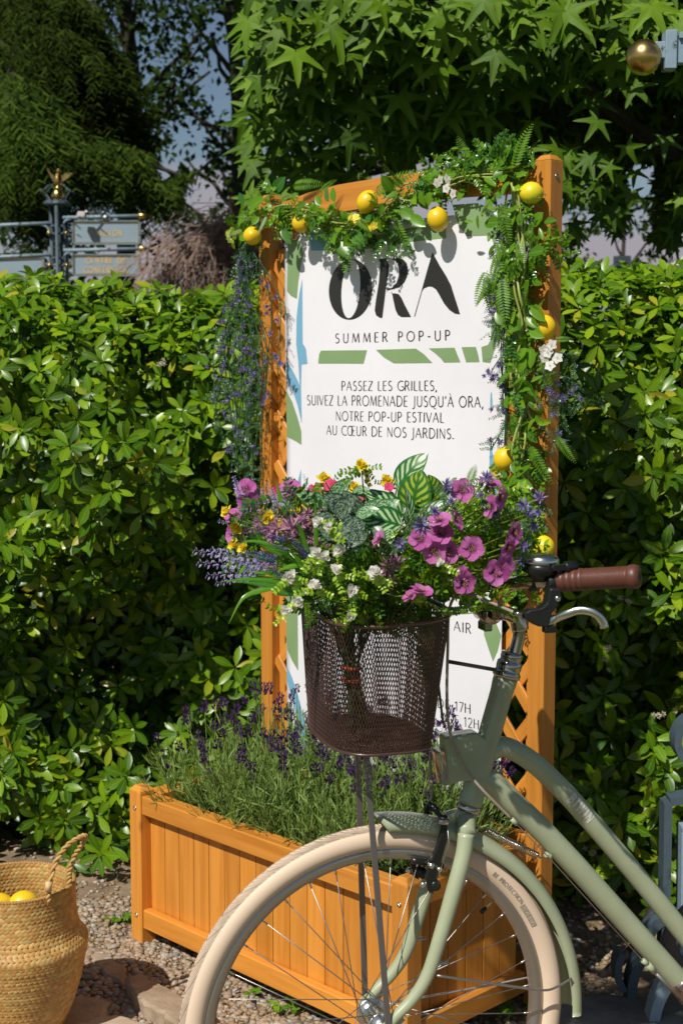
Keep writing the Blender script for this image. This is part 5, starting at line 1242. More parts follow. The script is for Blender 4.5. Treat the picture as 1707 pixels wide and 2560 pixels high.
# fender
def rp(px, py): q = WP(px, py) - HUB; return math.atan2(q.z, q.dot(EX)), q.length
aF = rp(935, 2060)[0]; aE = rp(1448, 2525)[0]; print('fr', [(round(math.degrees(rp(*q)[0])), round(rp(*q)[1] - WR, 4)) for q in ((1160,2060),(1230,2090),(1301, 2152), (1385, 2253), (1435, 2370), (1452, 2496))]); print('fender', math.degrees(aF), math.degrees(aE), [ (px, py, rp(px, py)[1]) for px, py in ((935, 2040), (1150, 2115), (1300, 2180), (1400, 2300), (1430, 2400), (1448, 2520))])
b = B(); n = 70; vs = []; prof = []
K = 13
for k in range(K):
    c = math.pi * (k / (K - 1)) ; prof.append((math.cos(c) * .029, math.sin(c) * .017))     # (offset, extra radius)
prof2 = [(x * .93, y - .0015 if 0 < k < K - 1 else y) for k, (x, y) in enumerate(prof)][::-1]
pf = [(.029, -.010)] + prof + [(-.029, -.010), (-.0275, -.010)] + prof2 + [(.0275, -.010)]; m = len(pf)
for i in range(n + 1):
    t = i / n; a = aF + (aE - aF) * t; r = WR + .004 + .019 * max(0, (t - .35) / .65) ** 1.3
    k = 1.0
    for (o, e_) in pf:
        # the front tip is pointed: sides cut back
        a2 = a - (.055 * (1 - min(1, max(0, (e_ + .01) / .024)))) * (1 - min(1, t * 12)) 
        vs.append(tuple(wp(a2, r + e_, o)))
b.add(vs, [(i * m + k, (i + 1) * m + k, (i + 1) * m + (k + 1) % m, i * m + (k + 1) % m) for i in range(n) for k in range(m)]); b.f += [tuple(range(m))[::-1], tuple(n * m + k for k in range(m))]; b.sm += [False, False]
part('mudguard', b, SAGE)
# mudguard stay
for sd in (1, -1):
    b = B(); b.tube(catmull([WP(1092, 2440, .058), WP(1180, 2453, .056), WP(1290, 2469, .052), WP(1360, 2477, .048), WP(1392, 2468, .042), WP(1428, 2448, .033)] if sd > 0 else [wp(0, .02, -.056), wp(.05, .2, -.05), wp(.08, .37, -.031)], 6), .0024, 6); part('mudguard_stay', b, STAIN)
# fork
for sd in (1, -1):
    if sd > 0: pts = [WP(1165, 2085, .040), WP(1158, 2140, .046), WP(1135, 2225, .052), WP(1100, 2345, .054), WP(1068, 2440, .054), WP(1030, 2500, .054), WP(985, 2548, .054), WP(958, 2590, .054)]
    base_pts = None
    if sd > 0: near = pts
    else: pts = [p - NN * 2 * o for p, o in zip(near, (.040, .046, .052, .054, .054, .054, .054, .054))]
    cp = catmull(pts, 6); n = len(cp); b = B(); b.tube(cp, [.0145 - .0062 * max(0, (i / (n - 1) - .25) / .75) for i in range(n)], 14, up=NN); part('fork_leg', b, SAGE)
    # dropout plate
    b = B(); o = .0535 * sd; c = HUB + NN * o; pl_ = [c + EX * x + Z1 * z for x, z in [(-.016, .0), (-.013, .016), (.0, .024), (.02, .03), (.032, .022), (.02, .008), (.015, -.012), (.004, -.018), (-.010, -.014)]]; b.extrude(pl_, NN * .004 * sd); part('dropout', b, SAGE)
    b = B(); b.lathe([(.0001, .0), (.0085, .0), (.0085, .006), (.005, .008), (.0045, .016), (.0001, .016)], HUB + NN * (sd * .058), NN * sd, 14); part('axle_nut', b, ALU)
    # brake pivots and eyelet bolt
    b = B(); q = cp[int(n * .52)]; b.tube([q + EX * .006, q + EX * .03], .0035, 8); part('eyelet_bolt', b, STAIN)
SA0 = WP(1151, 2095); SA1 = WP(1262, 1700); AX = (SA1 - SA0).normalized()
def SAt(h, off=0, e=0): return SA0 + AX * h + NN * off + EX * e
Lh = (SA1 - SA0).length; print('head length', Lh)
# crown
b = B(); b.tube(catmull([near[0] + Z1 * .0, near[0].lerp(SAt(.03), .55) + AX * .006, SAt(.035), (near[0] - NN * .08).lerp(SAt(.03), .55) + AX * .006, near[0] - NN * .08], 6), .0165, 14, up=EX); part('fork_crown', b, SAGE)
b = B(); b.lathe([(.017, 0), (.0185, .02), (.0185, .052)], SAt(.012), AX, 24); part('steerer', b, SAGE)
hb = (WP(1157, 2018) - SA0).dot(AX)
b = B(); b.lathe([(.0195, -.006), (.0225, -.004), (.0235, 0), (.0225, .004), (.0215, .007), (.0195, .008)], SAt(hb), AX, 32); part('lower_headset', b, STEEL)
b = B(); b.lathe([(.0225, 0), (.0215, .008), (.0205, .02), (.0200, Lh - hb - .03), (.0215, Lh - hb - .012), (.0215, Lh - hb - .003)], SAt(hb + .008), AX, 32); part('head_tube', b, SAGE)
b = B(); b.lathe([(.0215, .0), (.0245, .002), (.0250, .009), (.0225, .012), (.0215, .014), (.0225, .019), (.0225, .028), (.019, .031), (.0185, .034), (.0195, .036), (.0195, .044), (.0165, .046), (.0120, .047)], SAt(Lh + .004), AX, 8 if 0 else 32); part('upper_headset', b, STEEL)
# frame tubes (twin, swept low)
def FP(px, py, off=0.0): return WP(px, py, off)
b = B(); cp = catmull([FP(1222, 1880), FP(1262, 1868), FP(1330, 1905), FP(1405, 1975), FP(1490, 2070), FP(1600, 2200), FP(1720, 2350), FP(1860, 2530)], 6); b.tube(cp, .0183, 20, up=NN); part('top_tube', b, SAGE)
b = B(); dt = catmull([FP(1190, 1940), FP(1232, 1958), FP(1285, 2010), FP(1343, 2065), FP(1427, 2153), FP(1511, 2246), FP(1595, 2340), FP(1683, 2438), FP(1800, 2572)], 6); b.tube(dt, .0208, 20, up=NN); part('down_tube', b, SAGE)
b = B(); q = FP(1690, 2446); q2 = FP(1712, 2471); d = (q2 - q).normalized(); b.lathe([(.0212, -.001), (.0245, .001), (.0245, .03), (.0245, .06), (.0212, .062)], q, d, 28); part('collar', b, M('bronze_collar', (.34, .25, .24), .25, .9))
# basket bracket box
b = B(); y0 = .0; ol = [FP(1104, 1838), FP(1185, 1826), FP(1212, 1850), FP(1196, 1920), FP(1178, 1948), FP(1140, 1950), FP(1108, 1962)]; b.extrude([p - NN * .018 for p in ol], NN * .036); o = part('bracket_box', b, SAGE); md = o.modifiers.new('bevel', 'BEVEL'); md.width = .006; md.segments = 3
b = B(); ol = [FP(1083, 1876), FP(1102, 1872), FP(1112, 1958), FP(1100, 1960)]; b.extrude([p - NN * .02 for p in ol], NN * .04); gl_ = nodes('clear_lamp_glass'); gl_[4].inputs['Transmission Weight'].default_value = .85; gl_[4].inputs['Base Color'].default_value = (.75, .72, .66, 1); gl_[4].inputs['Roughness'].default_value = .08; o = part('lamp_glass', b, gl_[0]); md = o.modifiers.new('bevel', 'BEVEL'); md.width = .004; md.segments = 2
# writing on the top tube
def on_tube(cp, rad, A, C, text, side_t=0.0):
    # centre line param by nearest px
    def near_i(px, py):
        best = min(range((len(cp) - 1) * 10), key=lambda i: (lambda q: (q[0] - px) ** 2 + (q[1] - py) ** 2)(proj(cp[i // 10].lerp(cp[i // 10 + 1], (i % 10) / 10)))); return best
    i0, i1 = near_i(*A), near_i(*C)
    def f(u, y, e_):
        x = i0 + (i1 - i0) * u; k = int(x) // 10; fr = (x - 10 * k) / 10; k = min(k, len(cp) - 2); p = cp[k].lerp(cp[k + 1], fr); d = (cp[k + 1] - cp[k]).normalized()
        upd = NN.cross(d); upd = upd if upd.z > 0 else -upd
        h = (y - .5) * .019 + side_t; an = h / rad; return p + NN * math.cos(an) * (rad + .0004 + e_) + upd * math.sin(an) * (rad + .0004 + e_)
    b = B(); put_text(b, text, f, .22, .22); return part('lettering', b, TEXTG)
tt_cp = catmull([FP(1222, 1880), FP(1262, 1868), FP(1330, 1905), FP(1405, 1975), FP(1490, 2070), FP(1600, 2200), FP(1720, 2350), FP(1860, 2530)], 6)
on_tube(tt_cp, .0183, (1412, 1990), (1462, 2048), 'BTWIN')
# stem and handlebar
SP0 = SAt(Lh + .048)
b = B(); st = catmull([SP0, WP(1284, 1640), WP(1297, 1590), WP(1296, 1560)], 6); b.tube(st, [.0112] * len(st), 18); part('quill', b, STEEL)
CL = WP(1218, 1530)
b = B(); cp = catmull([WP(1300, 1575), WP(1290, 1545), WP(1262, 1533), WP(1232, 1530)], 5); b.tube(cp, [.0155, .0152, .015, .0145, .014, .0135, .013, .013, .0125, .0125, .0125, .012, .012, .012, .012, .012][:len(cp)], 16); part('stem', b, STEEL)
b = B(); b.tube([CL - NN * .024, CL + NN * .024], .0185, 20); part('bar_clamp', b, STEEL)
b = B(); b.box(CL + EX * -.004 - Z1 * .024, NN, EX, Z1, .03, .016, .016, .002); part('clamp_bolt', b, STEEL)
Gr = P(1600, 1441, 2.10); G0 = P(1395, 1452, 2.155)
bar = [CL + NN * .0, CL + NN * .05 + Z1 * .004, P(1240, 1508, 2.34), P(1262, 1470, 2.27), P(1300, 1457, 2.21), P(1345, 1455, 2.175), G0, Gr.lerp(G0, .05)]
b = B(); cpb = catmull(bar, 7); b.tube(cpb, .0112, 18); part('handlebar', b, STEEL)
def mir(p): q = p - CL; return CL + q - NN * 2 * q.dot(NN)
b = B(); cpm = [mir(p) for p in cpb]; b.tube(cpm, .0112, 14); part('handlebar', b, STEEL)
def grip(g0, g1, name='grip'):
    d = (g1 - g0).normalized(); L = (g1 - g0).length; pr = [(.0135, 0), (.0165, .001)]
    for i in range(4): z = .004 + i * L * .075; pr += [(.0168, z), (.0175, z + .003), (.0172, z + L * .065), (.0158, z + L * .068), (.0158, z + L * .072)]
    z = .004 + L * .31; k = 0
    while z < L * .84: pr += [(.0158, z), (.0168, z + .0007), (.0168, z + .0016), (.0158, z + .0023)]; z += .0026
    pr += [(.0168, L * .86), (.0182, L * .88), (.0186, L * .94), (.0165, L * .985), (.008, L), (.004, L - .001), (.0035, L - .008), (.0001, L - .008)]
    b = B(); b.lathe(pr, g0, d, 28); part(name, b, RUBBER)
grip(G0, Gr); grip(mir(G0), mir(Gr))
# bell
bc = P(1352, 1424, 2.165); bd = (Z1 + EX * .05).normalized()
b = B(); b.lathe([(.0135, -.018), (.015, -.010), (.0275, -.004), (.0285, .006), (.024, .0105), (.0001, .0105)], bc, bd, 28); bell = part('bell', b, BLACKP)
b = B(); b.lathe([(.0262, .0085), (.0272, .012), (.0268, .017), (.0235, .0215), (.014, .0245), (.006, .0252), (.0055, .0245), (.0001, .0248)], bc, bd, 32); part('bell_dome', b, ALU, bell)
b = B(); b.lathe([(.0128, -.007), (.0142, -.006), (.0142, .006), (.0128, .007)], P(1334, 1457, 2.18), EX, 18); part('bell_clamp', b, BLACKP)
b = B(); kn = P(1411, 1418, 2.14); b.lathe([(.0085 if i % 2 else .0078, 0) for i in range(1)] + [(.0085, .001), (.0085, .019), (.0001, .0195)], kn, EX, 14); b.box(kn - EX * .008, EX, NN, Z1, .024, .009, .009, .001); part('bell_lever', b, BLACKP, bell)
# brake lever
b = B(); cc = P(1378, 1455, 2.16); b.lathe([(.0122, -.011), (.0155, -.010), (.0155, .010), (.0122, .011)], cc, EX, 20); part('lever_clamp', b, BLACKP)
Yl = 2.125; lb = [P(x, y, Yl) for x, y in [(1368, 1470), (1394, 1470), (1398, 1494), (1388, 1515), (1374, 1530), (1366, 1565), (1340, 1565), (1310, 1548), (1305, 1530), (1320, 1522), (1345, 1520), (1360, 1505)]]
b = B(); b.extrude([p - NN * .008 for p in lb], NN * .018); o = part('lever_body', b, BLACKP); md = o.modifiers.new('bevel', 'BEVEL'); md.width = .003; md.segments = 2
b = B(); b.lathe([(.0001, .002), (.0035, .0018), (.0045, .0004), (.0045, -.002)], P(1386, 1494, Yl) + NN * .0112, NN, 14); part('rivet', b, ALU)
b = B(); cp = catmull([P(1362, 1556, Yl), P(1385, 1548, Yl), P(1415, 1536, Yl - .01), P(1450, 1526, Yl - .015), P(1485, 1533, Yl - .02), P(1505, 1552, Yl - .02), P(1511, 1570, Yl - .02)], 6); n = len(cp)
rr_ = [.0100, .0098, .0094, .0088, .0082, .0076, .0070] + [.0062] * (n - 7); rr_[-3:] = [.0062, .0068, .0060]; b.tube(cp, rr_, 14, flat=.62, up=Z1); part('lever', b, ALU)
b = B(); b.tube([P(1306, 1538, Yl), P(1283, 1531, Yl + .005)], [.0055, .0042], 12); part('cable_adjuster', b, STEEL)
b = B(); b.box(P(1372, 1573, Yl), EX, NN, Z1, .018, .014, .010, .001); part('lever_bracket', b, BLACKP)
# cables
b = B(); b.tube(catmull([P(1284, 1531, Yl + .005), P(1240, 1512, 2.16), P(1180, 1488, 2.2), P(1140, 1490, 2.25), P(1122, 1530, 2.3), P(1119, 1620, 2.34), P(1117, 1740, 2.37), P(1124, 1830, 2.385), P(1150, 1895, 2.39), P(1178, 1942, 2.39), P(1215, 1985, 2.385), P(1278, 2048, 2.395)], 8), .0026, 8); part('cable_housing', b, CABLE)
b = B(); b.tube([P(1278, 2048, 2.395), P(1292, 2062, 2.397)], .0042, 10); part('cable_stop', b, SAGE)
b = B(); b.tube([P(1292, 2062, 2.397), P(1372, 2145, WP(1372, 2145, .02).y), P(1606, 2402, WP(1606, 2402, .024).y)], .0011, 6); part('brake_cable', b, STAIN)
b = B(); b.tube([WP(1606, 2402, .024), WP(1618, 2412, .024)], .005, 10); b.tube([WP(1618, 2412, .024), WP(1635, 2430, .024)], .0062, 10); part('cable_stop', b, SAGE)
b = B(); b.tube([WP(1636, 2432, .024), WP(1700, 2492, .024)], .0036, 8); part('cable_housing', b, STAIN)
b = B(); b.tube([WP(1119, 1654, .0), WP(1255, 1678, .0)], .0035, 8); part('basket_strut', b, DSTEEL)
# steering spring
b = B(); p0 = WP(1213, 2077, .0); p1 = WP(1343, 2140, .0); d = (p1 - p0); L = d.length; d.normalize(); u1 = NN; u2 = d.cross(u1); pts = []
N_ = 26
for i in range(N_ * 10 + 1): t = i / (N_ * 10); a = t * N_ * math.tau; pts.append(p0 + d * (L * t) + u1 * math.cos(a) * .0058 + u2 * math.sin(a) * .0058)
b.tube(pts, .0012, 5); part('steering_spring', b, STEEL)
b = B(); b.tube(catmull([p1, WP(1352, 2146), WP(1362, 2140), WP(1370, 2142)], 4), .0014, 6); part('spring_hook', b, STEEL); b = B(); b.box(WP(1369, 2140, .012), d, NN, d.cross(NN), .012, .012, .010, .002); part('spring_lug', b, SAGE)
b = B(); b.tube([p0, WP(1190, 2066)], .0012, 6); part('spring_hook', b, STEEL)
# V-brake: near arm, far arm, pad, noodle
def arm(sd):
    o = .036 * sd; q = lambda x, y: WP(x, y, .036) + (NN * (o - .036))
    b = B(); ol = [q(x, y) for x, y in [(1105, 2058), (1118, 2068), (1116, 2100), (1098, 2165), (1082, 2215), (1082, 2235), (1068, 2228), (1062, 2200), (1075, 2150), (1090, 2118), (1100, 2085)]]; b.extrude([p - NN * .005 for p in ol], NN * .010); o_ = part('brake_arm', b, BLACKP); md = o_.modifiers.new('bevel', 'BEVEL'); md.width = .002; md.segments = 2
    b = B(); b.lathe([(.0001, .006), (.0085, .006), (.0095, .002), (.0095, -.014)], q(1087, 2214) + NN * .0, NN * sd, 18); part('brake_pivot', b, BLACKP)
    b = B(); b.sphere(q(1057, 2212), .0055, 14, 9); b.tube([q(1057, 2212), q(1075, 2206)], .003, 8); part('brake_bolt', b, ALU)
    b = B(); p = WP(1070, 2157, .022) if sd > 0 else WP(1070, 2157, .022) - NN * .044; a_, r_ = math.atan2((p - HUB).z, (p - HUB).dot(EX)), (p - HUB).length
    for i in range(6): pass
    pp = [wp(a_ + (i / 6 - .5) * .20, r_ - .002, .0195 * sd) for i in range(7)]; b.tube(pp, .006, 8); part('brake_pad', b, BLACKP)
    b = B(); b.tube([p + NN * .0, p + NN * .020 * sd], .005, 8); b.sphere(WP(1098, 2174, .045), .0048, 12, 8) if sd > 0 else None; part('pad_bolt', b, ALU)
arm(1); arm(-1)
b = B(); b.tube([WP(1096, 2053, .036), WP(1118, 2057, .036)], .0062, 12); part('cable_holder', b, STEEL)
b = B(); b.tube([WP(1118, 2062, .04), WP(1122, 2110, .045), WP(1102, 2172, .045)], .0009, 6); part('brake_wire', b, STAIN)
pts = catmull([WP(1112, 2048, .03), WP(1098, 2034, .0), WP(1082, 2018, -.015), WP(1068, 2010, -.02)], 8); b = B(); b.tube(pts, [.0055 + .0012 * (i % 2) for i in range(len(pts))], 10); part('brake_boot', b, BLACKP)
b = B(); b.tube(catmull([WP(1070, 2012, -.02), WP(1078, 1990, -.02), WP(1078, 1960, -.02), WP(1075, 1930, -.02), WP(1075, 1880, -.02)], 5), .0024, 8); part('cable_housing', b, CABLE); b = B(); b.tube([WP(1076, 1946, -.02), WP(1078, 1972, -.02)], .004, 10); part('cable_adjuster', b, CABLE)
b = B(); b.tube(catmull([WP(1078, 2012, -.02), WP(1068, 2020, -.025), WP(1065, 2040, -.03)], 4), .006, 8); part('brake_noodle', b, BLACKP)

# ------------------------------------------------------------------ wire basket on the bicycle
BO = WP(932, 1560); BO.z = 0
zt, zb = 1.082, .862
bk = bpy.data.objects.new('wire_basket', None); bc0 = Vector((BO.x, BO.y, zb)); bk.location = bc0 - WLOC[bike.name]; bk.empty_display_size = .05; link(bk, bike, bc0); bk['label'] = 'dark brown expanded metal basket on the front of the bicycle'
def bkp(u, t):
    """u 0..1 round the basket, t 0 (bottom) .. 1 (rim); rounded box section"""
    a = u * math.tau; hx = .088 + .018 * t; hy = .135 + .03 * t; p = 3.2
    c, s = math.cos(a), math.sin(a); k = (abs(c / 1) ** p + abs(s / 1) ** p) ** (-1 / p)
    x = hx * c * k; y = hy * s * k
    z = zb + (zt - zb) * t + (.010 * (1 - t) * -1 * (1 - (abs(c * k)) ** 2) * .0) + .012 * t * (x / hx) * -1 * -.4
    dip = -.012 * (y / hy) * t     # rim a little lower on the near side? keeps the curve seen in the photo
    return BO + EX * (x - .008 * (1 - t)) + NN * y + Z1 * (z + dip * .3)
b = B(); NC, NR = 148, 27
def strand(b, p, q, r): 
    b.tube([p, q], r, 3, caps=False)
node = lambda i, j: bkp(((i + (.5 if j % 2 else 0)) / NC), j / NR)
for j in range(NR):
    for i in range(NC):
        p = node(i, j)
        if j % 2 == 0: strand(b, p, node(i, j + 1), .00096); strand(b, p, node(i - 1, j + 1), .00096)
        else: strand(b, p, node(i, j + 1), .00096); strand(b, p, node(i + 1, j + 1), .00096)
BASK = M('brown_coated_wire', (.065, .030, .022), .35, 0, .6, coat=.3)
part('mesh_wall', b, BASK, bk)['kind'] = 'stuff'
b = B()
cell = .0066; R_ = 36
def inside(x, y): return (abs(x / .087)) ** 3.2 + (abs(y / .134)) ** 3.2 < 1
for i in range(-36, 37):
    for j in range(-48, 49):
        x, y = i * cell * .62, j * cell + (cell / 2 if i % 2 else 0)
        for dy in (-cell / 2, cell / 2):
            x2, y2 = x + cell * .62, y + dy
            if inside(x, y) and inside(x2, y2): strand(b, BO + EX * (x - .008) + NN * y + Z1 * zb, BO + EX * (x2 - .008) + NN * y2 + Z1 * zb, .0008)
part('mesh_floor', b, BASK, bk)['kind'] = 'stuff'
def loop(t, r, n=96, name='rim', m=BASK):
    b = B(); pts = [bkp(i / n, t) for i in range(n + 1)]; b.tube(pts, r, 8, caps=False); part(name, b, m, bk)
loop(1.0, .0036, name='rim', m=M('brown_rim', (.10, .045, .03), .3, coat=.4)); loop(0, .0026, name='base_wire')
for y in (-.05, .05): b = B(); b.tube([BO + EX * -.10 + NN * y + Z1 * (zb - .003), BO + EX * .09 + NN * y + Z1 * (zb - .003)], .002, 6); part('floor_wire', b, BASK, bk)
# flat steel stays from basket floor down to the axle
for sd, top, bot in ((1, (912, 1888), (966, 2545)), (-1, (893, 1886), (928, 2480))):
    p0 = PL(top[0], top[1], HUB + NN * .03 * sd, NN); p1 = HUB + NN * (sd * .066) ; p0.z = zb - .004
    d = (p1 - p0).normalized(); w = EX - d * EX.dot(d); w.normalize(); b = B(); b.box((p0 + p1) / 2, d, w, d.cross(w), (p1 - p0).length, .0105, .0036, .0006); part('basket_stay', b, DSTEEL)
    b = B(); b.lathe([(.0001, .003), (.011, .003), (.0115, -.001)], p1, NN * sd, 16); part('stay_eye', b, DSTEEL)
# ------------------------------------------------------------------ shared flower and leaf meshes
MESH = {}
def me_(T, name, m):
    k = (id(T[1]), name, m.name)
    if k not in MESH: MESH[k] = tm(T, name, m)
    return MESH[k]
def pt(px, py, Y): return P(px, py, Y)
def cr(ox, oy, k): return lambda x, y: (ox + x * k, oy + y * k)
CA = cr(460, 1120, .3061); CB = cr(900, 1120, .3061); C1 = cr(540, 340, .2934); C2 = cr(980, 340, .3061); C4 = cr(1000, 750, .3189); C3 = cr(500, 750, .3189)
HUBP = BO + Z1 * .90
def stem_to(st, p, r=.0011, down=None):
    e = (down or (BO + Z1 * 1.045)) + Vector((random.gauss(0, .03), random.gauss(0, .03), 0)); m = Vector(((p.x * .4 + e.x * .6), (p.y * .4 + e.y * .6), p.z * .45 + 1.12 * .55)); st.tube(catmull([p, p.lerp(m, .5) + rv(.004) - Z1 * .004, m, e], 3), r, 4, caps=False)
def blossom(t, p, n, r, T, m, name='flower', centre=None):
    M4 = ZDIR(n, p, r, up=rv() + Vector((0, 0, .1))); o = shared(name, me_(T, name, m), M4, t)
    if centre: c = shared('stamens', me_(centre[0], 'stamens', centre[1]), M4, None); c.parent = o; c.matrix_local = Matrix.Identity(4)
    return o
def facing(k=.35, base=(-.1, -1, .35)): return Vector(base) + rv(k)
def lf(t, T, m, a, c, Ya, Yc, n=None, wx=1.0, name='leaf', roll=0):
    p, q = P(a[0], a[1], Ya), P(c[0], c[1], Yc); L = (q - p).length; o = shared(name, me_(T, name, m), frame(q - p, n or Vector((-.2, -1, .6)), p, L, L * wx, roll), t); return o, p

# ---- bouquets standing in the bicycle basket
G_ = 'artificial bouquets standing in the bicycle basket'
def bq(name, lab, cat, off=(0, 0, 0)): return thing(name, HUBP + Vector(off) - Z1 * .03, lab, cat, G_)
# striped foliage
t = bq('striped_foliage', 'bunch of broad green leaves with white and yellow stripes standing highest in the basket', 'plant'); st = B()
for a, c, Y, m, w, n in [((300, 330), (485, 62), 2.46, PEPE, .95, (-.5, -1, .3)), ((420, 520), (470, 235), 2.42, PEPY, 1.35, (-.1, -1, .5)), ((600, 420), (585, 258), 2.46, PEPY, 1.5, (.2, -1, .5)), ((490, 330), (475, 188), 2.50, PEPY, 1.2, (0, -1, .8)), ((700, 330), (752, 236), 2.48, PEPE, 1.3, (0, -.6, 1)), ((360, 560), (110, 350), 2.38, PEPE, .85, (-.2, -1, .9)), ((350, 640), (60, 545), 2.32, PEPE, 1.15, (-.2, -1, .5)),
                       ((410, 640), (425, 370), 2.34, PEPE, .55, (.7, -.9, .2)), ((450, 610), (662, 430), 2.33, PEPE, .75, (.2, -1, .9)), ((400, 640), (390, 520), 2.30, PEPE, .7, (0, -1, .3)), ((250, 660), (230, 770), 2.28, PEPE, 1.0, (0, -1, .6)), ((560, 480), (700, 370), 2.44, PEPY, .95, (.1, -1, .4)), ((220, 420), (10, 340), 2.42, PEPE, .75, (-.1, -.8, .9)), ((640, 520), (690, 420), 2.42, PEPY, 1.3, (.3, -1, .3))]:
    c = (a[0] + (c[0] - a[0]) * 1.1, a[1] + (c[1] - a[1]) * 1.1); o, p = lf(t, BIGL, m, CB(*a), CB(*c), Y - .06, Y - .08, Vector(n), w * 1.1); stem_to(st, p, .0016)
obj('stems', st, STEMG, t)
t = bq('speckled_foliage', 'bunch of dark and light green leaves speckled with white in the middle left of the basket', 'plant'); st = B()
for a, c, Y, m, w, n in [((1170, 500), (950, 350), 2.34, SPECK, .80, (-.2, -1, .7)), ((1200, 420), (1337, 258), 2.38, SPECK, .85, (.1, -1, .4)), ((1340, 520), (1180, 390), 2.33, SPECKD, 1.2, (0, -1, .5)), ((1450, 560), (1330, 360), 2.33, SPECKD, .85, (-.2, -1, .8)), ((1240, 560), (1360, 420), 2.31, SPECKD, 1.1, (.1, -1, .5)), ((1240, 590), (1085, 545), 2.29, SPECKD, 1.0, (0, -1, .9)), ((1480, 610), (1200, 720), 2.24, SPECKD, .95, (0, -1, .35)), ((1500, 700), (1250, 790), 2.22, SPECKD, .7, (0, -1, .3)),
                       ((1440, 600), (1590, 430), 2.34, SPECK, .95, (.1, -1, .5)), ((1400, 560), (1560, 480), 2.30, SPECK, .9, (0, -1, .8)), ((1120, 620), (1190, 740), 2.25, SPECKD, .7, (0, -1, .4)), ((1560, 560), (1720, 420), 2.33, SPECK, 1.0, (0, -1, .6)), ((1380, 350), (1500, 330), 2.40, SPECK, .9, (0, -1, .8)), ((1550, 640), (1640, 760), 2.24, SPECKD, .8, (0, -1, .4)), ((1300, 640), (1420, 840), 2.22, SPECKD, .8, (0, -1, .3))]:
    o, p = lf(t, BIGL, m, CA(*a), CA(*c), Y - .05, Y - .07, Vector(n), w * 1.2); stem_to(st, p, .0015)
obj('stems', st, STEMG, t)
# lavender sprays leaning out to the left
t = bq('lavender_bouquet', 'sheaf of long lavender spikes reaching out to the left over the basket edge', 'lavender', (-.04, 0, 0)); st = B()
for a, c, Y0, Y1 in [((520, 900), (70, 840), 2.28, 2.34), ((600, 960), (100, 940), 2.27, 2.33), ((640, 900), (205, 830), 2.30, 2.36), ((620, 1000), (172, 1050), 2.25, 2.3), ((600, 1040), (250, 1112), 2.24, 2.27), ((640, 1120), (500, 1212), 2.24, 2.25), ((520, 640), (275, 595), 2.34, 2.38), ((700, 980), (330, 900), 2.24, 2.27), ((760, 960), (480, 1000), 2.2, 2.22)]:
    p, q = P(*CA(*a), Y0), P(*CA(*c), Y1); L = (q - p).length; shared('lavender_spike', me_(SPIKE, 'lavender_spike', LAVF), ZDIR(q - p, p, L) @ Matrix.Diagonal((1.7, 1.7, 1, 1)), t); stem_to(st, p)
for x, y in [(440, 380), (470, 470), (570, 400), (660, 430), (700, 380), (740, 430), (600, 520), (650, 560), (560, 600), (860, 400), (900, 430), (840, 470), (790, 500), (520, 690), (590, 650), (1000, 310), (700, 520), (480, 560), (450, 440), (430, 330), (560, 460), (620, 400), (680, 460), (540, 560), (500, 620), (640, 640), (760, 560), (820, 420), (880, 480), (900, 340), (580, 350), (460, 520)]:
    p = P(*CA(x + 30, y + 60), 2.36 + random.uniform(-.05, .05)); q = P(*CA(x - 15, y - 70), 2.38); L = (q - p).length; shared('lavender_spike', me_(SPIKE, 'lavender_spike', LAVF), ZDIR(q - p, p, L * 1.25) @ Matrix.Diagonal((1.7, 1.7, 1, 1)), t); stem_to(st, p)
obj('stems', st, STEMG, t)
t = bq('deep_lavender_bouquet', 'short deep violet lavender spikes low on the left among grass blades', 'lavender', (-.03, -.02, 0)); st = B()
for a, c in [((830, 770), (650, 700)), ((830, 740), (690, 720)), ((840, 840), (720, 790)), ((730, 930), (500, 860)), ((760, 900), (560, 850)), ((760, 960), (600, 930)), ((1030, 960), (920, 780)), ((1060, 930), (960, 800)), ((850, 1130), (730, 1010)), ((880, 1120), (770, 1020)), ((820, 1080), (730, 990)), ((1010, 900), (930, 830)), ((900, 800), (860, 700))]:
    p, q = P(*CA(*a), 2.20), P(*CA(*c), 2.19); L = (q - p).length; shared('lavender_spike', me_(SPIKE, 'lavender_spike', LAVD), ZDIR(q - p, p, L * 1.1) @ Matrix.Diagonal((2.1, 2.1, 1, 1)), t); stem_to(st, p)
obj('stems', st, STEMG, t)
# grass blades
t = bq('grass_tuft', 'tuft of long shiny green artificial grass blades arching left over the basket rim', 'grass', (-.03, -.03, 0))
def arc_blade(pts, w, Ys, m=GRASSB):
    cp = catmull([P(*CA(*p), Y) for p, Y in zip(pts, Ys)], 6); n = len(cp); vs = []; uv = []
    for i, p in enumerate(cp):
        d = (cp[min(i + 1, n - 1)] - cp[max(i - 1, 0)]).normalized(); s = d.cross(Vector((0, -1, .25))).normalized(); k = w * min(1, (1 - i / (n - 1)) * 2.2) + .0002; up = d.cross(s) * k * .35
        for j in (-1, 0, 1): vs.append(tuple(p + s * k * j + up * (1 if j else 0))); uv.append((.5 + j / 2, i / n))
    b = B(); b.add(vs, [(i * 3 + k, i * 3 + k + 1, (i + 1) * 3 + k + 1, (i + 1) * 3 + k) for i in range(n - 1) for k in range(2)], uv); obj('blade', b, m, t)
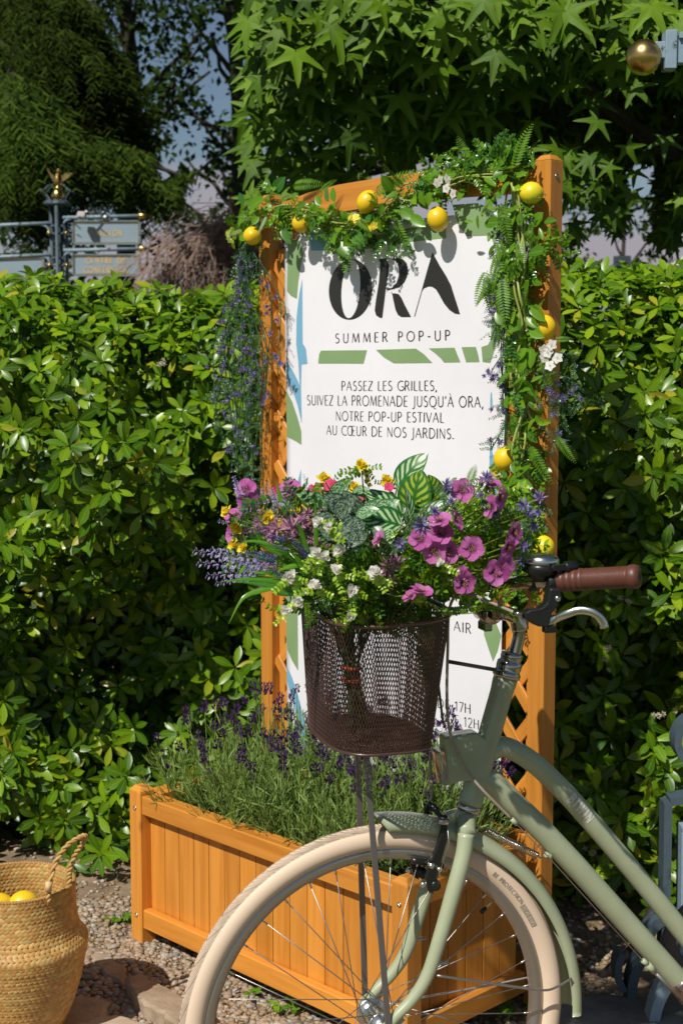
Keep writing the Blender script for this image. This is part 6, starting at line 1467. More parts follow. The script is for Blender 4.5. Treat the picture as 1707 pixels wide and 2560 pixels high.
for pts, w in [([(980, 1150), (820, 1130), (640, 1160), (480, 1230), (362, 1440)], .0042), ([(980, 1120), (800, 1090), (560, 1070), (300, 1092)], .0045), ([(980, 1140), (850, 1150), (600, 1110), (420, 1090)], .0038), ([(1000, 1000), (880, 880), (700, 790), (540, 760), (420, 800)], .003), ([(1000, 1010), (860, 980), (650, 900), (480, 860)], .0038), ([(1010, 990), (900, 900), (740, 840), (620, 790)], .0048), ([(1000, 980), (800, 830), (640, 780), (560, 630)], .003), ([(1010, 850), (960, 690), (920, 590)], .0035), ([(1078, 800), (1076, 620), (1070, 430)], .0035), ([(880, 600), (800, 450), (752, 265)], .005),
               ([(960, 1060), (800, 1030), (640, 1020), (500, 1010)], .0028), ([(840, 1010), (830, 900), (850, 850), (900, 900)], .0025), ([(980, 1160), (860, 1190), (760, 1180), (700, 1150)], .004), ([(1010, 990), (930, 960), (830, 980), (760, 1010)], .0035), ([(500, 960), (470, 1000), (440, 1050)], .002), ([(1000, 300), (1005, 260), (1012, 236)], .0012), ([(1000, 1010), (930, 930), (830, 860), (720, 830)], .005), ([(990, 1090), (900, 1060), (700, 1040)], .004)]:
    arc_blade(pts, w, [2.22 - .008 * i for i in range(len(pts))] if pts[0][1] > 700 else [2.34] * len(pts))
# petunias
def petunias(t, lst, f, Y, r=.0190):
    st = B()
    for it in lst:
        x, y, n, k = it[0], it[1], it[2], it[3] if len(it) > 3 else 1
        p = P(*f(x, y), Y + random.uniform(-.02, .02)); blossom(t, p, Vector(n) + rv(.08), r * k, PETU, PETAL, 'flower', (STAM, STAMEN)); stem_to(st, p - Vector(n).normalized() * .002)
        b = B(); q = p - Vector(n).normalized() * .014; b.tube([q, p - Vector(n).normalized() * .001], [.0014, .0042], 8); obj('calyx', b, STEMG, t)
    obj('stems', st, STEMG, t)
F = (-.1, -1, .25)
t = bq('petunia_bouquet', 'bunch of magenta petunias filling the right half of the basket', 'petunias', (.04, 0, 0))
petunias(t, [(830, 350, (0, -1, .4), 1.05), (1050, 295, (.3, -.2, 1)), (1130, 400, (.9, -.6, .1)), (1080, 480, (-.9, -.5, .2)), (650, 600, (-.1, -.6, 1)), (775, 590, (.9, -.4, .3), .9), (160, 745, (-.9, -.3, .4), .75), (490, 750, F), (665, 700, (.1, -1, .4)), (610, 845, (0, -1, .1), 1.05), (715, 850, (.2, -1, 0)), (910, 820, (0, -1, .15), 1.05), (1245, 690, (.9, -.7, 0), 1.0), (1195, 810, (.8, -.7, -.1), .95), (1110, 1010, (.1, -1, -.1), 1.15), (1170, 960, (.5, -1, 0)), (845, 1095, (-.1, -1, -.2), 1.0), (840, 1030, (.3, -.8, .5), .7), (500, 1180, (.1, -.4, .9), 1.0), (420, 1215, (-.5, -.3, .7), .8)], CB, 2.135)
t = bq('petunia_bouquet', 'three magenta petunias with yellow-green centres at the far left of the basket', 'petunias', (-.05, .02, 0))
petunias(t, [(515, 345, (-.5, -1, .5), .95), (525, 430, (.1, -1, -.2), .9), (420, 560, (-.6, -.4, .8), .9), (435, 710, (-.5, -1, -.2), 1.0), (870, 340, (0, -.8, .7), .9), (480, 720, (.3, -1, -.3), .8)], CA, 2.36, .0215)
def buds(name, lab, cat, pts, T, m, r, Y, extra=None, leafm=LIME, off=(0, 0, 0), f=.35, lm=SPRIG2):
    t = bq(name, lab, cat, off); st = B()
    for it in pts:
        fx, x, y = it[0], it[1], it[2]; k = it[3] if len(it) > 3 else 1; Yy = it[4] if len(it) > 4 else Y
        p = P(*fx(x, y), Yy + random.uniform(-.015, .015)); n = facing(f); blossom(t, p, n, r * k * random.uniform(.9, 1.1), T, m)
        stem_to(st, p)
        if leafm:
            for j in range(2): shared('leaves', me_(lm, 'leaves', leafm), frame(Vector((random.gauss(0, .8), -.2, random.gauss(-.3, .5))), facing(.4), p - Z1 * .006 + Vector((0, .01, 0)), random.uniform(.022, .034)), t)
    obj('stems', st, STEMG, t); return t
buds('yellow_bouquet', 'scattered small yellow blossoms among lavender on the left and behind the striped leaves', 'flowers', [(CA, 360, 530), (CA, 445, 640, 1.15), (CA, 690, 570, 1.15), (CA, 410, 800), (CA, 490, 820), (CA, 930, 515, 1.2), (CA, 1005, 455, 1.1), (CA, 925, 385, 1.1), (CA, 1140, 258, 1.05), (CA, 1035, 630, 1.15), (CA, 810, 640), (CA, 1448, 150, 1.0), (CA, 1395, 320, 1.0, 2.44), (CB, 225, 270, 1.1, 2.5), (CB, 15, 150, 1.0, 2.5)], ROSEF, YELF, .0125, 2.30, leafm=VINE)
buds('white_bouquet', 'small double white blossoms with lime leaves along the front rim of the basket', 'flowers', [(CA, 1085, 840, 1.05), (CA, 1145, 885, 1.1), (CA, 1270, 835, 1.1), (CA, 1240, 1005, 1.1), (CA, 855, 1045, 1.15), (CA, 1070, 1130, 1.1), (CA, 1370, 1165, 1.05), (CA, 1560, 1020, 1.1), (CA, 935, 1265, 1.0), (CA, 835, 1325, 1.0), (CA, 1355, 1370, 1.1, 2.16), (CA, 1100, 600, 1.0), (CB, 120, 1020, 1.1), (CB, 660, 940, .8), (CA, 1180, 640, .8)], ROSEF, WHITEF, .0103, 2.12)
buds('pink_bouquet', 'bright pinkish red blossoms peeping out behind the lavender and speckled leaves', 'flowers', [(CA, 815, 385, 1.3), (CA, 1180, 300, 1.4), (CA, 1100, 330, 1.3), (CA, 710, 445, 1.2), (CA, 1050, 350, 1.2), (CA, 1425, 390, 1.2), (CA, 950, 430, 1.0), (CA, 600, 520, .9), (CB, 235, 320, .9), (CA, 780, 350, 1.2), (CA, 1240, 310, 1), (CB, 10, 395, .9)], smallflowerT(5, .95), PINK, .011, 2.44, leafm=VINE)
buds('violet_bouquet', 'small pale violet blossoms scattered round the right side of the petunias', 'flowers', [(CB, 1465, 412, 1.1), (CB, 1340, 480, 1.1), (CB, 1360, 545, 1.3), (CB, 1405, 630, 1.1), (CB, 1355, 800, 1.1), (CB, 1325, 910, 1), (CB, 740, 455, 1), (CB, 600, 520, .9), (CB, 330, 775, 1.1), (CB, 1035, 245, 1.1), (CB, 1115, 520, 1), (CB, 500, 620, 1.5), (CB, 700, 300, .9), (CB, 975, 400, .8), (CB, 1470, 530, .8), (CB, 720, 340, 1)], ballflowerT(16, leafT(.3, 2, .2, -.2, .6, .8), seed=8), VIOLET, .0135, 2.14, leafm=EUC, lm=SPRIG)
buds('mauve_bouquet', 'dusty mauve leafy sprigs in the left centre and front of the basket', 'flowers', [(CA, 690, 660, 1.3), (CA, 760, 650, 1.3), (CA, 890, 640, 1.6), (CA, 960, 600, 1.3), (CA, 1000, 680, 1.5), (CA, 930, 720, 1.3), (CA, 1010, 540, 1.2), (CA, 860, 590, 1.2), (CB, 240, 980, 1.6, 2.17), (CB, 300, 930, 1.2, 2.17), (CB, 210, 1060, 1.2, 2.17), (CA, 620, 600, 1.1), (CA, 1040, 760, 1.1)], ballflowerT(12, leafT(.22, 2, .2, -.2, .6, .8), seed=12), MAUVE, .015, 2.27, leafm=MAUVE, lm=SPRIG)
# general greenery
def greens(lab, name, regions, off, n, mats, size=(.03, .05), Yr=(2.18, 2.44)):
    t = bq(name, lab, 'greenery', off); st = B()
    for i in range(n):
        x0, y0, x1, y1 = random.choice(regions); px, py = random.uniform(x0, x1), random.uniform(y0, y1); Y = random.uniform(*Yr); p = P(px, py, Y)
        out = Vector((p.x - HUBP.x, p.y - HUBP.y, 0)) * 4 + Vector((0, -.3, random.gauss(.35, .5))) + rv(.4)
        T, m = random.choice(mats); shared('sprig', me_(T, 'sprig', m), frame(out, facing(.35), p - out.normalized() * .015, random.uniform(*size)), t)
        if i % 4 == 0: stem_to(st, p)
    obj('stems', st, STEMG, t); return t
greens('dense bright green small leaved sprigs among the petunias on the right', 'boxwood_bouquet', [(1120, 1250, 1310, 1400), (1010, 1330, 1260, 1480), (1160, 1220, 1310, 1330), (1000, 1400, 1200, 1500), (1200, 1300, 1300, 1420)], (.05, 0, 0), 230, [(SPRIG2, VINE), (SPRIG2, LIME), (SPRIG2, LIME), (SPRIG, VINE), (SPRIG2, VINE)], (.034, .056), (2.17, 2.36))
greens('lime and green leafy sprigs hanging over the front rim of the basket', 'leafy_bouquet', [(770, 1420, 960, 1520), (830, 1400, 1060, 1490), (900, 1380, 1090, 1470), (850, 1480, 950, 1560), (960, 1330, 1080, 1440)], (0, -.03, 0), 165, [(SPRIG2, LIME), (SPRIG2, VINE), (SPRIG2, VINED), (SPRIG2, VINED)], (.03, .048), (2.16, 2.32))
greens('dark green filler sprigs deep in the basket arrangement', 'filler_bouquet', [(640, 1300, 1180, 1510), (700, 1260, 1250, 1460), (600, 1250, 900, 1420), (760, 1440, 1110, 1540)], (0, .03, 0), 290, [(SPRIG, VINED), (SPRIG2, VINED), (SPRIG, EUC), (FROND, FERN)], (.035, .06), (2.26, 2.46))
# lone sprigs with their own character
t = bq('yellow_tipped_sprig', 'single tall sprig with yellow tip and round olive leaves rising before the banner', 'sprig')
b = B(); q = [P(*CA(x, y), 2.44) for x, y in ((1500, 420), (1505, 300), (1480, 220), (1448, 160))]; b.tube(catmull(q, 4), .0012, 5); obj('stem', b, STEMG, t)
OL = LM('olive_round_leaf', [(.16, .17, .015), (.22, .22, .02)], .35, .25, .2)
for x, y, s in ((1465, 225, .012), (1500, 245, .011), (1480, 280, .011), (1510, 290, .013), (1520, 260, .011), (1530, 300, .011), (1495, 310, .010)): shared('leaf', me_(OVAL, 'leaf', OL), frame(Vector((random.gauss(0, 1), -.2, .2)), facing(.3), P(*CA(x, y), 2.44), s), t)
t = bq('fern_sprig', 'feathery fern sprig standing upright behind the uppermost petunia', 'fern'); lf(t, FROND, FERN, CB(885, 300), CB(932, 135), 2.42, 2.42, None, 1.3, 'frond'); lf(t, FROND, FERN, CB(880, 420), CB(885, 290), 2.42, 2.42, None, 1.0, 'frond')
t = bq('trailing_sprig', 'thin green leafy strand trailing right from the basket to the handlebar stem', 'sprig')
b = B(); cp = catmull([P(*CB(x, y), Y) for x, y, Y in ((640, 1330, 2.2), (760, 1335, 2.19), (900, 1305, 2.19), (1020, 1290, 2.19), (1150, 1320, 2.19), (1290, 1390, 2.19))], 8); b.tube(cp, .0013, 5); obj('stem', b, STEMG, t)
for i in range(2, len(cp) - 1):
    for s in (-1, 1): shared('leaf', me_(OVAL2, 'leaf', VINE), frame(Vector((.5, 0, s)) + rv(.15), (0, -1, .3), cp[i], .0085), t)
b = B(); b.tube(catmull([cp[4], cp[14] - Z1 * .008, cp[24] - Z1 * .006], 6), .0009, 4); obj('stem', b, STEMG, t)
t = bq('hanging_fern', 'small ladder-like fern strand hanging outside the left corner of the basket', 'fern', (-.1, 0, 0)); lf(t, FROND, VINE, CA(1000, 1240), CA(1010, 1500), 2.2, 2.2, None, .55, 'frond')
t = bq('hanging_fern', 'dark fern strands drooping inside the basket, seen through the wire', 'fern', (.05, 0, 0))
for a, c, w in (((1085, 1500), (1070, 1700), .7), ((1000, 1510), (1070, 1620), .8), ((960, 1520), (1060, 1560), .7), ((1040, 1500), (1080, 1640), .8), ((900, 1520), (960, 1600), .7), ((930, 1540), (1040, 1600), .7), ((1070, 1540), (1055, 1760), .6)): lf(t, FROND, FERN, a, c, 2.36, 2.36, None, w, 'frond')
# stem bundle with orange ties inside the basket
t = thing('stem_bundle', P(890, 1840, 2.31), 'bundle of dark green stems with two orange ties standing inside the wire basket', 'stems'); b = B()
for i in range(26):
    a = random.uniform(0, 6.28); r = random.uniform(0, .012); top = P(random.uniform(800, 960), 1520, 2.32 + random.uniform(-.04, .04)); w = P(878, 1675, 2.31) + Vector((math.cos(a) * r, math.sin(a) * r, 0)); lo = P(random.choice((885, 912)) + random.gauss(0, 6), random.uniform(1780, 1860), 2.31)
    b.tube(catmull([top, top.lerp(w, .65) + Vector((0, 0, 0)), w, lo], 4), random.uniform(.0013, .003), 5, caps=False)
obj('stems', b, M('dark_green_stem', (.035, .07, .02), .5), t)
for py in (1669, 1700):
    b = B(); c = P(877, py, 2.31); b.lathe([(.0168, -.0025), (.0178, -.002), (.0178, .002), (.0168, .0025)], c, Vector((.08, 0, 1)), 20); obj('tie', b, M('orange_plastic_tie', (.50, .08, .02), .4) if 'orange_plastic_tie' not in bpy.data.materials else bpy.data.materials['orange_plastic_tie'], t)
b = B(); b.tube(catmull([P(1050, 1500, 2.40), P(1075, 1600, 2.40), P(1080, 1700, 2.40), P(1075, 1800, 2.39)], 4), .008, 8); 
for i in range(4): b.tube(catmull([P(1050 + random.gauss(0, 20), 1490, 2.38), P(1072 + random.gauss(0, 10), 1640, 2.38), P(1075 + random.gauss(0, 14), 1810, 2.38)], 4), .0024, 5)
tag(obj('stem_bundle', b, bpy.data.materials['dark_green_stem']), 'thick dark bundle of stems at the rear corner of the basket beside the head tube', 'stems')

# ------------------------------------------------------------------ garlands on the trellis
def lemon(px, py, d, r, t, m=LEMON, tilt=None, el=1.14):
    c = TPX(px, py, d); rr = r * (c - CP).dot(FW) / FPX; b = B()
    rot = (tilt or Vector((.1, 0, 1))).to_track_quat('Z', 'Y').to_matrix(); b.sphere(c, rr, 32, 22, (1, 1, el), rot, .07)
    return obj('lemon', b, m, t)
def gleaf(t, f, a, c, d=.05, w=1.0, T=OVAL, m=VINE, n=None, dd=0.0):
    p, q = TPX(*f(*a), d), TPX(*f(*c), d + dd); L = (q - p).length; nn = n or (NF + Vector((random.gauss(0, .3), 0, random.gauss(.45, .25)))); shared('leaf', me_(T, 'leaf', m), frame(q - p, nn, p, L, L * w), t)
def gfrond(t, f, a, c, d=.05, w=1.0, m=FERN, dd=0): 
    p, q = TPX(*f(*a), d), TPX(*f(*c), d + dd); L = (q - p).length; shared('frond', me_(FROND, 'frond', m), frame(q - p, NF + Z1 * .3, p, L, L * w), t)
def vine(t, path, d, n=4, r=.0024, spread=.010, m=STEML):
    for k in range(n):
        pts = catmull([TPX(x, y, d) + rv(spread) for x, y in path], 6); b = B(); b.tube(pts, r * random.uniform(.7, 1.1), 6); obj('vine', b, m, t)
def scatter_leaves(t, path, d, n, T, m, size, spread=.025, name='leaf', down=.3, dj=.018):
    pts = catmull([TPX(x, y, d) for x, y in path], 10)
    for i in range(n):
        p = random.choice(pts) + U * random.gauss(0, spread * .8) + Z1 * random.gauss(0, spread * .8) + NF * random.gauss(0, dj)
        if (p - TO).dot(NF) < .008: p += NF * (.012 - (p - TO).dot(NF))
        dr = U * random.gauss(0, .8) + Z1 * random.gauss(-down, .7) + NF * random.gauss(.25, .35); s = random.uniform(*size)
        shared(name, me_(T, name, m), frame(dr, NF + rv(.35) + Z1 * .4, p, s), t)
top = [(600, 590), (650, 545), (700, 520), (770, 525), (830, 560), (900, 560), (960, 530), (1010, 500), (1060, 475), (1110, 455), (1180, 440), (1250, 425), (1300, 425)]
t = thing('lemon_garland', TPX(950, 520, .03), 'lemon and leaf garland draped along the arched crossbeam above the banner', 'garland')
vine(t, top, .035, 7, spread=.011)
scatter_leaves(t, top, .04, 95, OVAL, VINE, (.028, .048), .020); scatter_leaves(t, top, .030, 60, SPRIG2, VINE, (.04, .065), .018, 'sprig'); scatter_leaves(t, top, .028, 20, SPRIG, VINED, (.04, .06), .016, 'sprig'); scatter_leaves(t, top[2:6], .04, 22, SPRIG2, VINE, (.04, .06), .022, 'sprig'); scatter_leaves(t, top, .03, 26, FROND, FERN, (.05, .085), .016, 'frond')
scatter_leaves(t, [(740, 500), (820, 560), (880, 640)], .04, 26, SPRIG, VINE, (.04, .06), .02, 'sprig'); scatter_leaves(t, [(900, 580), (960, 600), (1020, 600)], .03, 20, SPRIG, VINED, (.04, .06), .014, 'sprig', .7); scatter_leaves(t, [(1080, 440), (1170, 415), (1270, 400)], .02, 60, SPRIG, VINE, (.035, .055), .018, 'sprig', -.2); scatter_leaves(t, [(1170, 420), (1260, 380), (1290, 400)], .02, 40, SPRIG2, VINED, (.035, .05), .014, 'sprig', -.3)
for px, py, r, el, tl in ((631, 589, 23, 1.02, None), (753, 557, 23.5, 1.04, (-.3, .2, 1)), (918, 504, 26, 1.12, (.5, 0, 1)), (1094, 547, 26.5, 1.14, (-.25, 0, 1))): lemon(px, py, .055, r, t, LEMON, Vector(tl) if tl else Vector((0, -1, .1)), el)
lemon(1328, 482, .04, 28, t, LEMON2, Vector((1, 0, -.1)), 1.05)
for a, c, w in [((465, 490), (410, 350), .9), ((490, 480), (578, 345), 1), ((285, 620), (395, 520), 1.1), ((235, 770), (195, 685), 1.0), ((240, 570), (185, 478), .8), ((960, 560), (930, 425), .95), ((1010, 560), (985, 430), .8), ((890, 590), (850, 495), .9), ((870, 640), (890, 700), 1.2), ((1000, 580), (935, 660), 1.1), ((1330, 500), (1260, 660), .8), ((1040, 890), (1150, 1035), .95), ((1150, 800), (1255, 935), .9), ((560, 780), (630, 915), .7), ((1030, 870), (930, 900), .7), ((1270, 690), (1358, 715), .9), ((620, 700), (605, 800), .5), ((820, 800), (780, 830), 1), ((990, 640), (1010, 560), 1.2), ((860, 690), (940, 720), .9)]: gleaf(t, C1, a, c, .062, w, OVAL, VINE if random.random() < .7 else VINED)
for a, c, w in [((70, 600), (185, 670), .9), ((150, 650), (265, 730), .8), ((270, 520), (400, 520), .8), ((750, 340), (848, 400), .7), ((820, 290), (930, 230), .8), ((150, 540), (210, 440), .5), ((230, 440), (260, 570), .8), ((1240, 700), (1338, 680), .9), ((880, 250), (960, 60), .55), ((1010, 330), (1100, 290), .7), ((590, 690), (660, 700), .5), ((700, 640), (700, 760), .4), ((540, 100), (470, 95), .5), ((560, 110), (630, 95), .5), ((1360, 180), (1350, 210), .5), ((340, 220), (360, 160), .5), ((385, 210), (425, 155), .5), ((360, 230), (420, 235), .5)]: gleaf(t, C2, a, c, .06, w)
gfrond(t, C1, (270, 720), (290, 375), .055, .9); gfrond(t, C1, (650, 420), (850, 370), .03, 1.0); gfrond(t, C1, (880, 480), (980, 350), .04, 1); gfrond(t, C1, (1400, 500), (1620, 250), .05, .8); gfrond(t, C2, (-150, 470), (125, 232), .055, .9); gfrond(t, C2, (990, 260), (1060, -120), .05, 1.0); gfrond(t, C2, (400, 330), (220, 250), .05, 1); gfrond(t, C2, (0, 620), (100, 945), .05, .7); gfrond(t, C1, (860, 830), (950, 1010), .05, .6); gfrond(t, C1, (700, 600), (640, 760), .085, .9)
for x, y in ((395, 355), (450, 345), (445, 425), (500, 470), (370, 380), (470, 365)):
    p = TPX(*C2(x, y), .075); blossom(t, p, NF + rv(.25), .0125, SFLOW, WHITEF, 'flower', (STAM, STAMEN))
for x, y in ((110, 830), (140, 800), (160, 850), (120, 880), (150, 900), (150, 930), (180, 830), (100, 860), (1150, 690), (1190, 690), (1160, 740), (1200, 720), (1290, 740), (1320, 770), (1345, 760)):
    p = TPX(*C1(x, y), .06); blossom(t, p, NF + rv(.4), .0115, SFLOW, YELF, 'flower')
# right-hand garland hanging down the post
rg = [(1290, 470), (1300, 560), (1300, 640), (1305, 720), (1300, 800), (1305, 880), (1300, 960), (1308, 1040), (1300, 1120), (1305, 1200), (1305, 1280), (1295, 1380)]
t = thing('lemon_garland', TPX(1300, 1380, .04), 'long green lemon garland hanging down along the right trellis post', 'garland')
vine(t, rg, .05, 6, .0030, .010)
scatter_leaves(t, rg, .05, 85, OVAL, VINE, (.03, .05), .026); scatter_leaves(t, rg, .04, 70, SPRIG2, VINE, (.04, .065), .026, 'sprig', .8); scatter_leaves(t, rg, .04, 40, SPRIG, VINED, (.04, .06), .028, 'sprig', .8); scatter_leaves(t, rg, .045, 26, FROND, FERN, (.06, .10), .026, 'frond', 1.2)
scatter_leaves(t, [(1270, 560), (1250, 640), (1250, 720)], .04, 22, FROND, FERN, (.06, .09), .012, 'frond', 1.4); scatter_leaves(t, [(1360, 590), (1400, 620), (1430, 640)], .04, 16, SPRIG2, VINE, (.03, .045), .010, 'sprig', 0)
scatter_leaves(t, [(1290, 1350), (1290, 1420), (1310, 1480)], .04, 60, SPRIG2, VINE, (.035, .05), .025, 'sprig', .5)
lemon(1362, 819, .045, 28, t, LEMON, Vector((.1, 0, 1)), 1.08); lemon(1262, 1147, .05, 29, t, LEMON, Vector((.4, 0, 1)), 1.1); lemon(1359, 1368, .12, 27.5, t, LEMON2, Vector((0, 0, 1)), 1.02)
for f, a, c, w in [(C4, (1030, 40), (1130, 165), .8), (C4, (990, 130), (1080, 215), 1.0), (C4, (1010, 230), (1120, 290), .9), (C4, (940, 240), (930, 130), .7), (C4, (970, 600), (910, 700), .9), (C4, (930, 720), (1020, 690), .8), (C4, (1025, 640), (1110, 590), .5), (C4, (1070, 960), (1175, 960), .6), (C4, (1060, 900), (1130, 1000), .7), (C4, (1055, 930), (985, 1030), .6), (C4, (1000, 1030), (1070, 1120), .8), (C4, (910, 1390), (1010, 1290), .7), (C4, (920, 1410), (1035, 1470), .8), (C4, (910, 1360), (835, 1450), .3), (C2, (1110, 960), (1270, 920), .8), (C2, (1080, 950), (1030, 1100), .5), (C2, (850, 890), (775, 965), .7), (C2, (900, 930), (870, 1020), .6), (C2, (1110, 1380), (1240, 1500), .6), (C2, (1140, 1480), (1180, 1560), .9), (C2, (1230, 850), (1200, 740), .6), (C2, (1270, 840), (1362, 825), .4)]: gleaf(t, f, a, c, .078, w)
for f, a, c, w in [(C2, (880, 1180), (583, 1346), .55), (C2, (930, 680), (890, 990), 1), (C4, (1120, 430), (1195, 760), .8), (C4, (880, 860), (880, 1210), .7), (C4, (1010, 1130), (1130, 1440), .8), (C4, (1220, 1060), (1335, 1275), .8), (C4, (1210, 310), (1325, 292), 1), (C4, (780, 0), (690, 330), .5), (C2, (1180, 860), (1210, 1180), .7), (C4, (1000, 800), (1080, 870), 1)]: gfrond(t, f, a, c, .07, w)
for x, y in ((1190, 350), (1130, 390), (1135, 450), (1235, 455), (1175, 515), (1160, 410)):
    p = TPX(*C4(x, y), .085); blossom(t, p, NF + rv(.35), .0135, SFLOW, WHITEF, 'flower', (STAM, STAMEN))
for x, y in ((740, 1340), (770, 1380), (745, 1420), (785, 1420), (730, 1380)): blossom(t, TPX(*C4(x, y), .06), NF + rv(.5), .013, SFLOW, YELF, 'flower')
# violet strands
VB = ballflowerT(16, leafT(.3, 2, .2, -.2, .6, .8), seed=8)
def strands(name, lab, paths, n_b, d=.03, jit=.012, leafn=1.0, sz=(.028, .042)):
    pts_all = []; b0 = TPX(*paths[0][-1], d); t = thing(name, b0, lab, 'garland')
    for pa in paths:
        pts = catmull([TPX(x, y, d) + rv(jit * .5) for x, y in pa], 6); b = B(); b.tube(pts, .0014, 4); obj('strand', b, M('dark_strand', (.02, .08, .04), .5) if 'dark_strand' not in bpy.data.materials else bpy.data.materials['dark_strand'], t); pts_all.append(pts)
        for i in range(int(len(pts) * leafn)):
            p = random.choice(pts) + rv(.004); dr = U * random.gauss(0, .8) - Z1 * random.uniform(.1, 1.2) + NF * random.gauss(.2, .3); shared('sprig', me_(SPRIGE, 'sprig', EUC), frame(dr, NF + rv(.3), p, random.uniform(*sz)), t)
    for i in range(n_b):
        pts = random.choice(pts_all); p = random.choice(pts[2:]) + U * random.gauss(0, jit) + NF * random.uniform(.004, .02) + Z1 * random.gauss(0, .01)
        shared('bloom', me_(VB, 'bloom', VIOLET), ZDIR(NF + rv(.5) - Z1 * .3, p, random.uniform(.0085, .0125)), t)
    return t
lp = []
for k in range(15):
    x0 = 610 + random.gauss(0, 12); x1 = 618 + random.gauss(0, 28); sp_ = random.gauss(0, 1)
    yend = random.choice((1000, 1100, 1180, 1210, 1150, 940))
    lp.append([(x0 + 10, 610), (x0, 700), (604 + sp_ * 28, 830), (606 + sp_ * 34, 930), (610 + sp_ * 22, min(1040, yend - 40)), (622 + sp_ * 12, yend)])
lp += [[(600, 720), (570, 850), (552, 950), (548, 1010)], [(640, 620), (690, 730), (690, 860), (700, 920)], [(650, 640), (665, 780), (672, 900), (660, 1000)], [(590, 800), (580, 930), (590, 1060), (600, 1090)]]
strands('violet_garland', 'dense trailing garland of violet blossoms and blue green leaves on the left trellis post', lp, 130, .035, .014, 1.15)
strands('violet_garland', 'thin violet strands hanging over the right edge of the banner', [[(1262, 560), (1258, 660), (1262, 780), (1262, 900), (1266, 1000), (1262, 1150), (1256, 1240)], [(1270, 600), (1240, 700), (1235, 800), (1230, 850)], [(1275, 850), (1268, 950), (1262, 1050), (1240, 1100), (1232, 1130)], [(1250, 900), (1225, 935), (1260, 945)], [(1275, 640), (1280, 800), (1275, 1000), (1262, 1200)], [(1262, 820), (1255, 900), (1250, 1000), (1258, 1030)]], 30, .05, .008, .6)
strands('violet_garland', 'loose violet sprigs sticking out to the right of the right trellis post', [[(1340, 900), (1400, 885), (1430, 900), (1442, 920)], [(1350, 930), (1420, 940), (1440, 960), (1435, 975)], [(1360, 960), (1400, 990), (1440, 990), (1460, 1010)], [(1350, 1000), (1390, 1010), (1420, 1020)], [(1330, 1060), (1380, 1090), (1425, 1100)], [(1340, 880), (1400, 940), (1410, 1010), (1395, 1060)]], 20, .03, .01, .7)

# ------------------------------------------------------------------ wicker basket with lemons
WB = P(30, 1700, 3.05); WB.z = .014
t = thing('wicker_basket', WB, 'round bellied seagrass basket with braided loop handle, holding lemons on the ground at left', 'basket')
prof = [(.086, .0), (.100, .02), (.118, .06), (.132, .105), (.143, .15), (.1505, .185), (.1535, .205), (.150, .214), (.138, .228), (.131, .245), (.1275, .275), (.1265, .31), (.1270, .335)]
def prf(h):
    for (r0, h0), (r1, h1) in zip(prof[:-1], prof[1:]):
        if h <= h1: k = (h - h0) / (h1 - h0); return r0 + (r1 - r0) * k, (r1 - r0), (h1 - h0)
    return prof[-1][0], 0, 1
def arcpts(step):
    out = []; cum = 0; h = .002; 
    for (r0, h0), (r1, h1) in zip(prof[:-1], prof[1:]):
        L = math.hypot(r1 - r0, h1 - h0); n = max(1, int(round(L / step)))
        for i in range(n): k = (i + .5) / n; out.append((r0 + (r1 - r0) * k, h0 + (h1 - h0) * k, (r1 - r0) / L, (h1 - h0) / L))
    return out
b = B(); inner = [(r - .006, h + (.004 if i == 0 else 0)) for i, (r, h) in enumerate(prof)]; b.lathe([(r - .0015, h) for r, h in prof] + [(r, h) for r, h in inner[::-1]] + [(.0001, .006)], WB, (0, 0, 1), 64); obj('lining', b, M('dark_seagrass', (.22, .12, .03), .8, noise=.4, nscale=60), t)
pT = []; 
for j in range(3):
    for i in range(5): u, v = i / 4 * 2 - 1, j / 2 * 2 - 1; pT.append((u, v, (1 - abs(u) ** 2.5) * (1 - abs(v) ** 2) * .55 - .05))
pF = [(j * 5 + i, j * 5 + i + 1, (j + 1) * 5 + i + 1, (j + 1) * 5 + i) for j in range(2) for i in range(4)]
pieceT = (np.array(pT), pF, np.zeros((15, 2)))
def weave(inward):
    ms = []
    for j, (r, h, dr, dh) in enumerate(arcpts(.0080)):
        if inward and h < .20: continue
        r2 = r - (.0068 if inward else 0); n = int(2 * math.pi * r / .0118)
        wob = .0012 * math.sin(j * 1.7)
        for i in range(n):
            a = (i + (.5 if j % 2 else 0)) / n * math.tau; rad = Vector((math.cos(a), math.sin(a), 0)); tan = Vector((-math.sin(a), math.cos(a), 0)); upm = (rad * dr + Z1 * dh).normalized(); nn = tan.cross(upm) * (-1 if inward else 1)
            if nn.dot(rad) * (-1 if inward else 1) < 0 and not inward: nn = -nn
            tw = R(27 if j % 2 else -27) + random.gauss(0, .05); x = tan * math.cos(tw) + upm * math.sin(tw); y = nn.cross(x)
            s = .0076 * random.uniform(.93, 1.08); m = Matrix.Identity(4); c = WB + rad * (r2 + wob * .3) + Z1 * h
            for k in range(3): m[k][0] = x[k] * s; m[k][1] = y[k] * .0044; m[k][2] = nn[k] * .0044; m[k][3] = c[k]
            ms.append(m)
    b = B(); b.inst(pieceT, ms); return b
obj('weave', weave(False), WICKER, t)['kind'] = 'stuff'; obj('inner_weave', weave(True), WICKER, t)['kind'] = 'stuff'
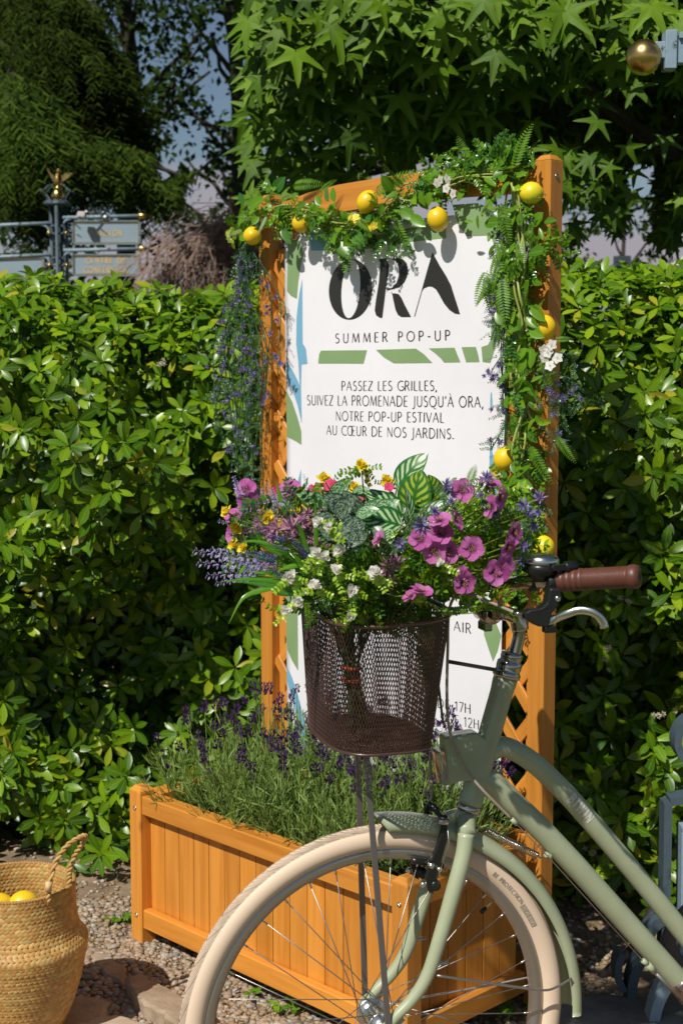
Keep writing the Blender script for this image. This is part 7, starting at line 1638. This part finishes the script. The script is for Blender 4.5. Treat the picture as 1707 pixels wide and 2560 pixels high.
def rope(pts, r, name, turns, k=2):
    cp = catmull(pts, 10); n = len(cp)
    for s in range(k):
        q = []
        for i, p in enumerate(cp):
            d = (cp[min(i + 1, n - 1)] - cp[max(i - 1, 0)]).normalized(); a = d.orthogonal().normalized() if abs(d.z) > .95 else d.cross(Z1).normalized(); c_ = d.cross(a); an = i / (n - 1) * turns * math.tau + s * math.tau / k; q.append(p + (a * math.cos(an) + c_ * math.sin(an)) * r * .55)
        b = B(); b.tube(q, r * .62, 8); obj(name, b, WICKER, t)
rim_pts = [WB + Vector((math.cos(a) * .125, math.sin(a) * .125, .336)) for a in [i * math.tau / 40 for i in range(41)]]; rope(rim_pts, .0042, 'rim', 60)
h0, h1 = P(122, 2222, 2.955), P(174, 2200, 3.03)
rope([h0 - Z1 * .03, h0, P(138, 2160, 2.97), P(165, 2118, 2.98), P(200, 2094, 3.0), P(214, 2092, 3.01), P(205, 2112, 3.02), P(187, 2140, 3.03), P(175, 2175, 3.03), h1, h1 - Z1 * .035], .0056, 'handle', 13)
b = B(); b.tube([P(122, 2205, 2.953), P(121, 2228, 2.951)], .0075, 10); obj('binding', b, M('pale_raffia', (.62, .42, .22), .6, bump=.4), t)
for px, py, Y, lab in ((58, 2250, 3.03, 'yellow lemon lying in the wicker basket, the right one of two'), (-4, 2256, 3.02, 'yellow lemon cut by the left photo edge inside the wicker basket'), ):
    b = B(); b.sphere(P(px, py + 9, Y), .0275, 28, 20, (1, 1, 1.15), Vector((1, .4, .1)).to_track_quat('Z', 'Y').to_matrix(), .07); tag(obj('lemon', b, LEMON), lab, 'lemon', 'lemons in the wicker basket')
for i in range(3):
    a = i * 2.1; b = B(); b.sphere(WB + Vector((math.cos(a) * .07 * (i > 0), math.sin(a) * .07, .225 + .012 * (i % 2))), .028, 20, 14, (1, 1, 1.14), (Vector((random.gauss(0, 1), random.gauss(0, 1), .2))).to_track_quat('Z', 'Y').to_matrix(), .07); tag(obj('lemon', b, LEMON), 'yellow lemon hidden lower down in the pile inside the wicker basket', 'lemon', 'lemons hidden in the pile')
